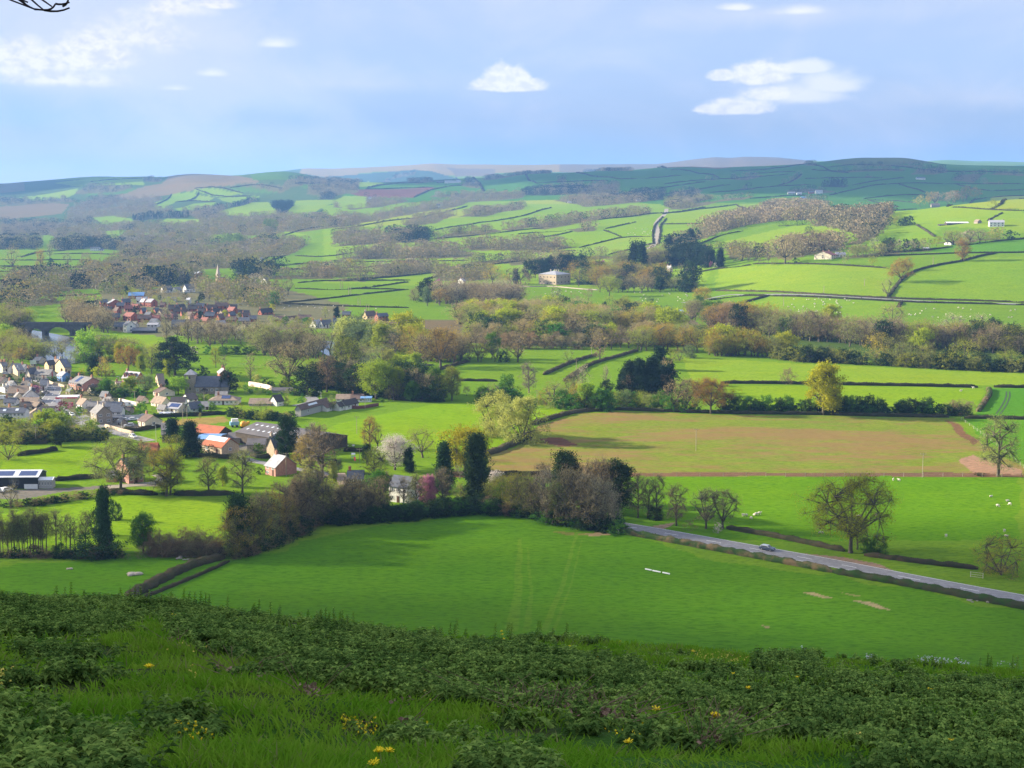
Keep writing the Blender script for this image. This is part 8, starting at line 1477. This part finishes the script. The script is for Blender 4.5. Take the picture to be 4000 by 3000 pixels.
def grass():
    X, Y, Z, px, py = scatter(330000); net = inpolys(*jag(px, py), NETP); net |= vnoise(X, Y, 1.1, 12) > .74
    tuft = vnoise(X, Y, .5, 7) + .6 * vnoise(X, Y, 1.6, 8); k = (~net | (rs.rand(len(X)) < .12)) & (rs.rand(len(X)) < .62 + .5 * tuft)
    X, Y, Z, tuft = X[k], Y[k], Z[k], tuft[k]; n = len(X)
    h = (.045 + .05 * rs.rand(n) + .055 * np.clip(tuft, -.5, 1)) * (1 + .01 * Y); w = .0035 + .00042 * Y
    an = rs.rand(n) * 6.283; ln = .10 * rs.rand(n) + .03; lx = np.cos(an) * ln + .05 * vnoise(X, Y, .8, 9); ly = np.sin(an) * ln
    sa = rs.rand(n) * 3.14; sx, sy = np.cos(sa) * w, np.sin(sa) * w * .6
    b = np.stack([X, Y, Z - .02], 1); s = np.stack([sx, sy, 0 * sx], 1)
    m = b + np.stack([lx * .35, ly * .35, h * .62], 1); t = b + np.stack([lx, ly, h], 1)
    V = np.stack([b - s, b + s, m + s * .8, m - s * .8, t], 1).reshape(-1, 3); i = np.arange(n) * 5
    Q = np.stack([i, i + 1, i + 2, i + 3], 1); T3 = np.stack([i + 3, i + 2, i + 4], 1)
    m_, nt, nn, ll = newmat('meadow_grass'); geo = N(nt, 'ShaderNodeNewGeometry'); f = ramp(nt, noise(nt, 1.3, 4, .6, geo.outputs['Position']), .36, .64)
    c = mixc(nt, f, (.13, .30, .018), (.22, .37, .035)); c = mixc(nt, ramp(nt, geo.outputs['Random Per Island'], .86, 1.0), c, (.24, .25, .09))
    d = N(nt, 'ShaderNodeBsdfDiffuse'); tr = N(nt, 'ShaderNodeBsdfTranslucent'); x = N(nt, 'ShaderNodeMixShader'); x.inputs[0].default_value = .4; o = N(nt, 'ShaderNodeOutputMaterial')
    ll.new(c, d.inputs[0]); ll.new(c, tr.inputs[0]); ll.new(d.outputs[0], x.inputs[1]); ll.new(tr.outputs[0], x.inputs[2]); ll.new(x.outputs[0], o.inputs[0])
    tag(link('meadow_grass', npmesh('meadow_grass', V, [Q, T3], m_)), 'long green grass covering the near hillside', 'grass', kind='stuff')
grass()
def leafset(C, d, size, wd, droop):
    """pointed leaves from C along horizontal direction d, four-cornered with a fold"""
    n = len(C); side = np.stack([-d[:, 1], d[:, 0], 0 * d[:, 0]], 1) * (size * wd)[:, None]; tip = d * size[:, None]; tip[:, 2] -= droop * size; mid = d * size[:, None] * .45; mid[:, 2] += .08 * size
    V = np.stack([C, C + mid - side, C + tip, C + mid + side], 1).reshape(-1, 3); return V, np.arange(4 * n).reshape(n, 4)
NETM = foliage('nettle_leaf', (.18, .30, .065), (.075, .15, .035), .3, .0, 1.4)
def _isl(m):
    nt = m.node_tree; g = nt.nodes.new('ShaderNodeNewGeometry')
    for n in nt.nodes:
        if n.type == 'HUE_SAT':
            nt.links.new(mth(nt, 'MULTIPLY_ADD', g.outputs['Random Per Island'], 1.0, .5), n.inputs['Value']); nt.links.new(mth(nt, 'MULTIPLY_ADD', g.outputs['Random Per Island'], -.04, .515), n.inputs['Hue'])
_isl(NETM)
def nettles():
    X, Y, Z, px, py = scatter(46000, 3.6, 29, .8); k = (inpolys(*jag(px, py), NETP) | (vnoise(X, Y, 1.1, 12) > .7)) & (rs.rand(len(X)) < .62 + .7 * vnoise(X, Y, .7, 3)); X, Y, Z = X[k], Y[k], Z[k]; n = len(X)
    H = (.07 + .10 * rs.rand(n) ** 1.3) * (1 + .45 * vnoise(X, Y, 1.0, 4)) * (1 + .006 * Y); nodes = 5; Vs, Fs, m = [], [], 0
    lean = rs.normal(size=(n, 2)) * .05; segs = []
    for q in range(nodes):
        t = (q + 1) / nodes; base = np.stack([X + lean[:, 0] * t, Y + lean[:, 1] * t, Z + H * t], 1)
        for j in range(4):
            a = rs.rand(n) * .5 + q * 1.57 + j * 1.571; el = .25; d = np.stack([np.cos(a), np.sin(a), el + 0 * a], 1)
            s = (.052 - .022 * t) * (.6 + .8 * rs.rand(n)) * (1 + .02 * Y); v, f = leafset(base, d, s, .34, .35 + .3 * (1 - t)); Vs.append(v); Fs.append(f + m); m += len(v)
    st = tubes([((x, y, z - .03), (x + l[0], y + l[1], z + h),   .003, .002) for x, y, z, h, l in zip(X, Y, Z, H, lean)], 3)
    Vs.append(st[0]); Fs.append(st[1] + m)
    tag(link('nettles', npmesh('nettles', np.concatenate(Vs), np.concatenate(Fs), NETM)), 'dark matted nettle beds across the near hillside', 'nettles', kind='stuff')
nettles()
def litter():
    P = [fvs('T', [(180, 860), (330, 860), (360, 920), (200, 910)]), fvs('T', [(700, 850), (900, 835), (1300, 900), (1850, 980), (1800, 1000), (1200, 970), (880, 930)]), fvs('T', [(230, 1000), (380, 1010), (370, 1040), (250, 1030)]), fvs('S', [(1700, 700), (1830, 720), (1850, 790), (1740, 770)]), fvs('S', [(960, 440), (1050, 460), (1060, 510), (970, 500)]), fvs('S', [(1230, 590), (1560, 690), (1400, 690), (1240, 640)]), fvs('U', [(0, 1080), (280, 1080), (260, 1200), (0, 1250)])]
    X, Y, Z, px, py = scatter(90000, 4, 22); k = inpolys(px, py, P); X, Y, Z = X[k], Y[k], Z[k]
    V, Fc = quads(np.stack([X, Y, Z + .02 + .05 * rs.rand(len(X))], 1), .05, .7)
    n = 260; j = rs.randint(len(X), size=n); st = tubes([((X[i], Y[i], Z[i]), (X[i] + a * .25, Y[i] + b * .1, Z[i] + .06 + .22 * c), .004, .002) for i, a, b, c in zip(j, rs.normal(size=n), rs.normal(size=n), rs.rand(n))], 3); Fc = np.concatenate([Fc, st[1] + len(V)]); V = np.concatenate([V, st[0]])
    tag(link('leaf_litter', npmesh('leaf_litter', V, Fc, foliage('dead_leaf', (.36, .24, .18), (.2, .13, .10), .1, 0, 9))), 'brown dead leaves and stalks in gaps between the nettles', 'leaf litter', kind='stuff')
litter()
YEL = plain('dandelion_yellow', (.85, .66, .01), (.75, .55, .01), 20, .7); WHF = plain('white_petal', (.75, .75, .8), (.65, .66, .72), 20, .7); STM = plain('flower_stalk', (.12, .2, .05), (.1, .16, .04), 9, .8); PALEY = plain('pale_yellow_petal', (.75, .62, .12), (.65, .55, .1), 20, .7)
def dandelions():
    hm = MB()
    for i in range(22): a = i * 2.4; l = .014 + .006 * (i % 3); hm.add([(0, 0, 0), (math.cos(a - .22) * l, math.sin(a - .22) * l, .006 + .0007 * i), (math.cos(a) * l * 1.25, math.sin(a) * l * 1.25, .005 + .0009 * i), (math.cos(a + .22) * l, math.sin(a + .22) * l, .006 + .0007 * i)], [(0, 1, 2, 3)])
    hm.ball((0, 0, .008), .009, 7, 4); hm = hm.mesh('flower_head', YEL); sm = MB().tube((0, 0, 0), (.01, 0, 1), .0035, .0028, 5).mesh('stalk', STM)
    pts = [('T', 105, 1250), ('T', 137, 1238), ('T', 185, 1242), ('T', 1050, 1190), ('T', 1675, 1150), ('T', 988, 842), ('T', 1475, 588), ('T', 1475, 624), ('T', 1838, 918), ('T', 2197, 945), ('T', 890, 442), ('T', 885, 422), ('T', 893, 484), ('T', 1618, 488), ('T', 1307, 528), ('U', 285, 742), ('U', 706, 765), ('U', 382, 838), ('U', 153, 1020), ('U', 1730, 1192), ('U', 1622, 1270), ('U', 1218, 846), ('U', 1590, 845), ('S', 2165, 1165), ('S', 2190, 1155), ('S', 862, 625), ('S', 1000, 325), ('S', 573, 212), ('U', 1445, 1352), ('T', 1350, 900), ('T', 2065, 552)]
    for fr, x, y in pts:
        p = at_h(x, y, fr); h = .20 + .05 * rs.rand(); u, s = ray(*fv(fr, x, y)); p = Vector((p.x, p.y, hill(p.x, p.y)))
        Y = p.y - h / .30 * .8; X = float(u) * Y; Z = float(hill(X, Y)); hh = max(.08, CAMZ + float(s) * Y - Z)
        r = empty('dandelion', (X, Y, Z), rs.rand() * 6, 'yellow dandelion on a thin stalk in the near grass', 'flower', 'dandelions on the near hillside', None); r['share'] = 1; THINGS.append((r, None))
        link('stalk', sm, None, r, None, None, (1, 1, hh)); k = 1.0 if Y < 9 else 1.35; link('flower_head', hm, None, r, (.01, 0, hh), None, (k, k, k))
dandelions()
def flecks(P, n, size, mat, label, nm, hgt):
    X, Y, Z, px, py = scatter(160000, 4, 31); k = np.nonzero(inpolys(px, py, P))[0][:n]; X, Y, Z = X[k], Y[k], Z[k]; C = np.stack([X, Y, Z + hgt * (.6 + .6 * rs.rand(len(k)))], 1)
    C = np.repeat(C, 4, 0) + rs.normal(size=(4 * len(C), 3)) * size * .35
    V, Fc = quads(C, size); tag(link(nm, npmesh(nm, V, Fc, mat)), label, 'flowers', kind='stuff')
flecks([fvs('T', [(1480, 1110), (1760, 1130), (1760, 1180), (1480, 1160)]), fvs('T', [(0, 1080), (120, 1080), (120, 1140), (0, 1140)]), fvs('T', [(340, 1100), (570, 1110), (560, 1140), (350, 1130)]), fvs('S', [(1960, 1000), (2180, 1000), (2160, 1060), (1970, 1050)]), fvs('S', [(1000, 1060), (1250, 1080), (1240, 1120), (1010, 1110)])], 80, .011, YEL, 'loose patches of small yellow celandine in the near grass', 'celandine', .13)
flecks([fvs('U', [(0, 650), (230, 650), (440, 730), (420, 745), (200, 700), (0, 690)]), fvs('S', [(930, 520), (1200, 570), (1190, 600), (950, 560)]), fvs('S', [(0, 740), (90, 760), (80, 820), (0, 800)]), fvs('U', [(880, 1290), (1230, 1300), (1230, 1361), (880, 1361)]), fvs('S', [(1030, 770), (1170, 720), (1170, 800), (1050, 800)]), fvs('T', [(400, 920), (490, 940), (480, 970), (400, 955)])], 170, .014, PALEY, 'pale yellow cowslip clumps along the near slope', 'cowslips', .17)
flecks([fvs('U', [(0, 515), (200, 520), (480, 560), (860, 575), (1180, 600), (1220, 690), (1060, 640), (400, 600), (0, 560)]), fvs('T', [(1640, 455), (2212, 470), (2212, 520), (1660, 490)]), fvs('U', [(1500, 650), (2212, 690), (2212, 720), (1500, 700)]), fvs('T', [(200, 350), (400, 370), (390, 385), (200, 375)])], 120, .024, WHF, 'white lady\'s smock flowers along the lip of the slope', 'white_flowers', .16)
def spires():
    Vs, Fs, m = [], [], 0; segs = []
    for fr, x, y, n in (('S', 1170, 200, 4), ('S', 1340, 240, 8), ('S', 1460, 240, 8), ('S', 1580, 250, 7), ('S', 1760, 290, 4), ('S', 1810, 290, 4), ('S', 2040, 330, 4), ('S', 2115, 330, 5), ('S', 2165, 330, 4), ('T', 60, 360, 4), ('T', 110, 370, 4), ('S', 1000, 220, 4), ('S', 900, 220, 4), ('S', 150, 180, 4), ('S', 20, 180, 3), ('U', 1450, 640, 4), ('U', 1250, 640, 4), ('T', 600, 380, 8), ('T', 1080, 410, 6), ('T', 930, 405, 5)):
        p = at_h(x, y + 22, fr)
        for i in range(n):
            X = p.x + rs.normal() * .22; Y = min(p.y, 25.5) + rs.normal() * .3; Z = float(hill(X, Y)); h = .22 + .20 * rs.rand(); segs.append(((X, Y, Z), (X + .02, Y, Z + h), .006, .004))
            for q in range(6):
                t = .3 + .7 * q / 5; a0 = q * 1.57
                for j in range(4):
                    a = np.array([a0 + j * 1.57]); v, f = leafset(np.array([[X + .02 * t, Y, Z + h * t]]), np.stack([np.cos(a), np.sin(a), .3 + 0 * a], 1), np.array([.075 - .045 * t]), .3, .5); Vs.append(v); Fs.append(f + m); m += 4
    st = tubes(segs, 4); Vs.append(st[0]); Fs.append(st[1] + m)
    tag(link('nettle_spires', npmesh('nettle_spires', np.concatenate(Vs), np.concatenate(Fs), NETM)), 'taller nettle stems along the brow of the near slope', 'nettles', kind='stuff')
spires()
def corner_tree():
    Y = 7.5; X = -6.3; Z = float(hill(X, Y)); r = empty('bare_tree', (X, Y, Z), 0, 'dark bare twigs hanging in at the top left corner', 'tree'); THINGS.append((r, None))
    q = lambda x, y, D: (lambda u, s: np.array([float(u) * D - X, D - Y, CAMZ + float(s) * D - Z]))(*ray(x, y))
    A = np.array([0, 0, 3.2]); segs = [((0, 0, -.4), (.05, 0, 1.5), .2, .16), ((.05, 0, 1.5), tuple(A), .16, .12)]
    B = q(-120, -60, 7.0); segs += bez(A, B, 6, .35, .1, .03, .02); tw = []
    for a, b in (((-120, -60), (75, 20)), ((75, 20), (95, 22)), ((95, 22), (150, 17)), ((40, -30), (95, 22)), ((-20, -30), (60, 5)), ((95, 22), (120, 8)), ((120, 8), (150, 5)), ((60, -20), (112, 14)), ((20, -20), (55, 8)), ((135, 14), (148, -6)), ((-60, -60), (30, -10)), ((30, -10), (75, 20))):
        segs += bez(q(*a, 7.0), q(*b, 7.0), 4, -.01, .006, .004, .008)
    for i in range(9):
        a = i * .9; p = A + np.array([-math.cos(a) * 1.2 - .6, math.sin(a) * 1.6, 1.2 + .25 * i]); segs += bez(A, p, 4, .2, .07, .02, .05)
        for j in range(5): segs += bez(p, p + rs.normal(size=3) * .7 + np.array([-.3, 0, .4]), 3, .05, .018, .006, .03)
    V, Fc = tubes(segs, 6); link('trunk', npmesh('trunk', V, Fc, plain('twig_bark', (.05, .035, .04), (.035, .025, .03), 9, .9)), None, r)
corner_tree()
LM = [('V', 1198, 608, 'the stone mansion'), ('V', 120, 735, 'the stone bridge'), ('C', 1650, 950, 'the church'), ('V', 265, 1040, 'the pink farmhouse'), ('V', 870, 1085, 'the white house'), ('V', 1660, 1183, 'the car on the road'),
      ('V', 1832, 1190, 'the lone oak'), ('F', 1000, 500, 'the big grey barn'), ('V', 1778, 893, 'the tall golden tree'), ('V', 1800, 550, 'the cream farmhouse'), ('R', 2050, 440, 'the hill farm'), ('V', 1100, 950, 'the big willow'),
      ('V', 40, 1050, 'the dark shed'), ('D', 1100, 820, 'the white bungalows'), ('A', 1930, 230, 'the church spire'), ('B', 1600, 1450, 'the tall stone house'), ('V', 1420, 800, 'the conifer clump'), ('V', 490, 1212, 'the near hedge corner'),
      ('V', 2155, 1028, 'the pale bare tree'), ('A', 1300, 640, 'the far village'), ('A', 160, 630, 'the river bend'), ('V', 1035, 1090, 'the tallest ivy column'), ('I', 1530, 650, 'the blue-roofed shed'), ('V', 1950, 605, 'the bright ribbed field'), ('R', 900, 240, 'the far hill farms'), ('Q', 740, 175, 'the ridge farm'), ('P', 595, 590, 'the far left white house'), ('P', 1720, 340, 'the square plantation'), ('V', 1420, 495, 'the sunken lane')]
ORD = ['leftmost', 'second from left', 'third from left', 'fourth from left', 'fifth from left', 'sixth from left', 'seventh from left', 'eighth from left', 'ninth from left', 'tenth from left', 'eleventh from left', 'twelfth from left', '13th from left', '14th from left', '15th from left', '16th from left', '17th from left', '18th from left', '19th from left', '20th from left', '21st from left']
def finish_labels():
    bpy.context.view_layer.update()
    lm = [(*fv(f, x, y), n) for f, x, y, n in LM]
    def pos(o): p = o.matrix_world.translation; return proj(p.x, p.y, p.z)
    by = {}
    for o, place in THINGS:
        if o.get('label'): by.setdefault(o['label'].lower(), []).append(o)
    for lab, os_ in by.items():
        if len(os_) < 2: continue
        for o in os_:
            if o.get('share'): continue
            x, y = pos(o)
            best = min(lm, key=lambda q: (q[0] - x) ** 2 + 2.5 * (q[1] - y) ** 2)
            dx, dy = x - best[0], y - best[1]
            rel = ('left of' if dx < 0 else 'right of') if abs(dx) > 1.6 * abs(dy) else ('behind' if dy < 0 else 'in front of')
            far_ = math.hypot(dx, dy) > 130
            o['label'] = o['label'] + (' far ' if far_ and rel in ('left of', 'right of', 'behind') else ' ') + rel + ' ' + best[2]
    by = {}
    for o, place in THINGS:
        if o.get('label'): by.setdefault(o['label'].lower(), []).append(o)
    for lab, os_ in by.items():
        os_ = [o for o in os_ if not o.get('share')]
        if len(os_) < 2: continue
        os_.sort(key=lambda o: pos(o)[0])
        for i, o in enumerate(os_): o['label'] = o['label'] + ', ' + (ORD[i] if i < len(ORD) and i < len(os_) - 1 else 'rightmost' if i == len(os_) - 1 else 'far along')
    for o in bpy.data.objects:
        if 'share' in o: del o['share']
finish_labels()
def build_world():
    w = bpy.data.worlds.new("World"); sc.world = w; w.use_nodes = True
    nt = w.node_tree; nt.nodes.clear(); ll = nt.links
    sky = N(nt, 'ShaderNodeTexSky'); sky.sky_type = 'NISHITA'; sky.sun_disc = False
    sky.sun_elevation = R(SUN_EL); sky.sun_rotation = math.atan2(sund[0], sund[1]); sky.altitude = 100; sky.air_density = 1.0; sky.dust_density = 1.0; sky.ozone_density = 1.5
    tc = N(nt, 'ShaderNodeTexCoord').outputs['Generated']
    nrm = N(nt, 'ShaderNodeVectorMath'); nrm.operation = 'NORMALIZE'; ll.new(tc, nrm.inputs[0])
    sx = N(nt, 'ShaderNodeSeparateXYZ'); ll.new(nrm.outputs[0], sx.inputs[0])
    az = mth(nt, 'MULTIPLY', mth(nt, 'ARCTAN2', sx.outputs[0], sx.outputs[1]), 180 / math.pi)
    el = mth(nt, 'MULTIPLY', mth(nt, 'ARCSINE', sx.outputs[2]), 180 / math.pi)
    cv = N(nt, 'ShaderNodeCombineXYZ'); ll.new(az, cv.inputs[0]); ll.new(mth(nt, 'MULTIPLY', el, 1.5), cv.inputs[1])
    v = cv.outputs[0]
    puff = mth(nt, 'ADD', mth(nt, 'MULTIPLY', noise(nt, .45, 4, .5, v, .2), .68), mth(nt, 'MULTIPLY', noise(nt, 1.5, 6, .55, v, .2), .32)); fin = noise(nt, 1.5, 7, .62, v, .15); soft = noise(nt, .11, 5, .55, v, .6); wisp = noise(nt, .35, 5, .6, v, .5)
    def ae(x, y):
        a = (x - CX) / F; b = (CY - y) / F
        d = Vector((a, CT + b * ST, -ST + b * CT)).normalized()
        return math.degrees(math.atan2(d.x, d.y)), math.degrees(math.asin(d.z))
    def blob(x, y, rx, ry, k=.9, nz=puff, edge=.28, flat=True):
        a0, e0 = ae(x, y); px = 180 / math.pi / F
        dx = mth(nt, 'MULTIPLY', mth(nt, 'SUBTRACT', az, a0), 1 / (rx * px))
        dy = mth(nt, 'MULTIPLY', mth(nt, 'SUBTRACT', el, e0), 1 / (ry * px))
        if flat: dy = mth(nt, 'MAXIMUM', dy, mth(nt, 'MULTIPLY', dy, -2.6))   # flat bases
        d = mth(nt, 'SQRT', mth(nt, 'ADD', mth(nt, 'MULTIPLY', dx, dx), mth(nt, 'MULTIPLY', dy, dy)))
        d = mth(nt, 'ADD', d, mth(nt, 'MULTIPLY_ADD', nz, k * 2, -k))
        return ramp(nt, mth(nt, 'SUBTRACT', 1.0, d), 0.0, edge)
    mx = lambda *a: a[0] if len(a) == 1 else mth(nt, 'MAXIMUM', a[0], mx(*a[1:]))
    K = 2.55   # everything below is written for the display level, then scaled
    base = mixc(nt, 1.0, sky.outputs[0], (.115, .115, .125), 'MULTIPLY')
    blue = mixc(nt, ramp(nt, el, -2, 9), (.175, .253, .385), (.225, .275, .395))
    c = mixc(nt, .93, base, blue)
    def lay(c, m, k, col_): return mixc(nt, mth(nt, 'MULTIPLY', m, k), c, col_)
    shade = ramp(nt, noise(nt, 1.7, 5, .6, v, .3), .38, .66)
    c = lay(c, ramp(nt, soft, .40, .70), .72, (.32, .345, .43))
    c = lay(c, ramp(nt, noise(nt, .055, 3, .5, v, .4), .48, .66), .5, (.35, .36, .42))
    c = lay(c, blob(60, 385, 480, 44, .5, wisp, 1.0, False), .6, (.39, .385, .42))
    dark = mx(blob(100, 250, 380, 80, .6, wisp, 1.1, False), blob(640, 260, 330, 60, .7, wisp, 1.2, False), blob(2100, 335, 380, 50, .6, wisp, 1.2, False), blob(1000, 330, 500, 50, .7, wisp, 1.2, False))
    c = lay(c, dark, .6, (.165, .26, .42))
    c = lay(c, mx(blob(180, 150, 380, 150, .6, wisp, 1.0), blob(430, 80, 230, 130, .6, wisp, .9)), .8, (.335, .355, .43))
    c = lay(c, mx(blob(2120, 210, 330, 90, .7, wisp, 1.3), blob(1700, 30, 420, 40, .7, wisp, 1.3, False), blob(750, 180, 330, 70, .8, wisp, 1.4)), .6, (.37, .375, .42))
    warm = mixc(nt, shade, (.50, .475, .465), (.365, .365, .44)); lum = mx(blob(45, 140, 115, 100, .9, puff, .7), blob(150, 135, 80, 75, .9, puff, .7), blob(220, 125, 95, 85, .9, puff, .7), blob(315, 85, 130, 95, .9, puff, 1.0), blob(370, 20, 110, 60, .9, puff, 1.0), blob(130, 175, 190, 40, .8, puff, 1.0), blob(470, 12, 60, 24, .9, puff, .8))
    c = lay(c, lum, .85, warm)
    cs = mixc(nt, shade, (.52, .50, .49), (.41, .41, .47)); small = mx(blob(1097, 189, 98, 30, .42, fin, .4), blob(1080, 176, 46, 48, .42, fin, .4), blob(1120, 178, 36, 40, .42, fin, .4), blob(1640, 168, 84, 44, .45, fin, .45), blob(1560, 168, 40, 22, .45, fin, .45), blob(1590, 238, 95, 32, .45, fin, .45), blob(1530, 238, 40, 16, .45, fin, .45), blob(1660, 208, 60, 26, .45, fin, .5))
    c = lay(c, small, .88, cs)
    c = lay(c, mx(blob(1720, 212, 150, 44, .7, puff, .9), blob(1800, 188, 100, 48, .7, puff, .8), blob(1740, 150, 70, 26, .7, puff, .6), blob(600, 97, 50, 22, .8, puff, 1.0), blob(1590, 18, 50, 14, .8, puff, .8), blob(1730, 25, 80, 20, .8, puff, 1.1), blob(460, 160, 40, 16, .8, puff, 1.2), blob(380, 192, 40, 12, .8, puff, 1.2)), .72, (.50, .485, .49))
    c = mixc(nt, mth(nt, 'MULTIPLY', ramp(nt, el, 14, 45), .8), c, (.43, .46, .56))  # overhead sky, out of view, brightened as added fill light
    c = mixc(nt, ramp(nt, el, -9, -3), (.05, .06, .05), c)
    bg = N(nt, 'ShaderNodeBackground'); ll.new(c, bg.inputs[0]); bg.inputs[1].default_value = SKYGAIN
    o = N(nt, 'ShaderNodeOutputWorld'); ll.new(bg.outputs[0], o.inputs[0])
SKYGAIN = .67
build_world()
sun = bpy.data.lights.new('sun', 'SUN'); sun.energy = 5.0; sun.angle = R(.55); sun.color = (1, .88, .68)
so = bpy.data.objects.new('sun', sun); col.objects.link(so)
so.rotation_euler = Vector(sund).to_track_quat('Z', 'Y').to_euler(); so.location = (-50, 0, 160)

def haze_box():
    mb = MB().box(-9500, 9500, -70, 15900, -3, 470)
    m, nt, nn, ll = newmat('valley_air')
    v = N(nt, 'ShaderNodeVolumePrincipled'); v.inputs['Color'].default_value = (.24, .50, 1, 1); v.inputs['Density'].default_value = HAZE; v.inputs['Anisotropy'].default_value = .1
    o = N(nt, 'ShaderNodeOutputMaterial'); ll.new(v.outputs[0], o.inputs['Volume'])
    tag(mb.build('haze', m), 'pale blue evening haze lying over the valley', 'haze', kind='stuff')
HAZE = 6.8e-5
haze_box()
cd = bpy.data.cameras.new('camera'); cam = bpy.data.objects.new('camera', cd); col.objects.link(cam); sc.camera = cam
cd.sensor_width = 36; cd.lens = F / 2212 * 36; cd.clip_start = .3; cd.clip_end = 60000
cam.location = (0, 0, CAMZ); cam.rotation_euler = (math.pi / 2 - TH, 0, 0)
sc.render.engine = 'CYCLES'
sc.cycles.volume_bounces = 0; sc.cycles.max_bounces = 5; sc.cycles.diffuse_bounces = 2; sc.cycles.transparent_max_bounces = 6
sc.cycles.volume_step_rate = 1; sc.cycles.use_denoising = True; sc.cycles.denoising_prefilter = 'ACCURATE'
sc.view_settings.view_transform = 'Standard'; sc.view_settings.look = 'None'; sc.view_settings.gamma = 1; sc.view_settings.exposure = 1.75
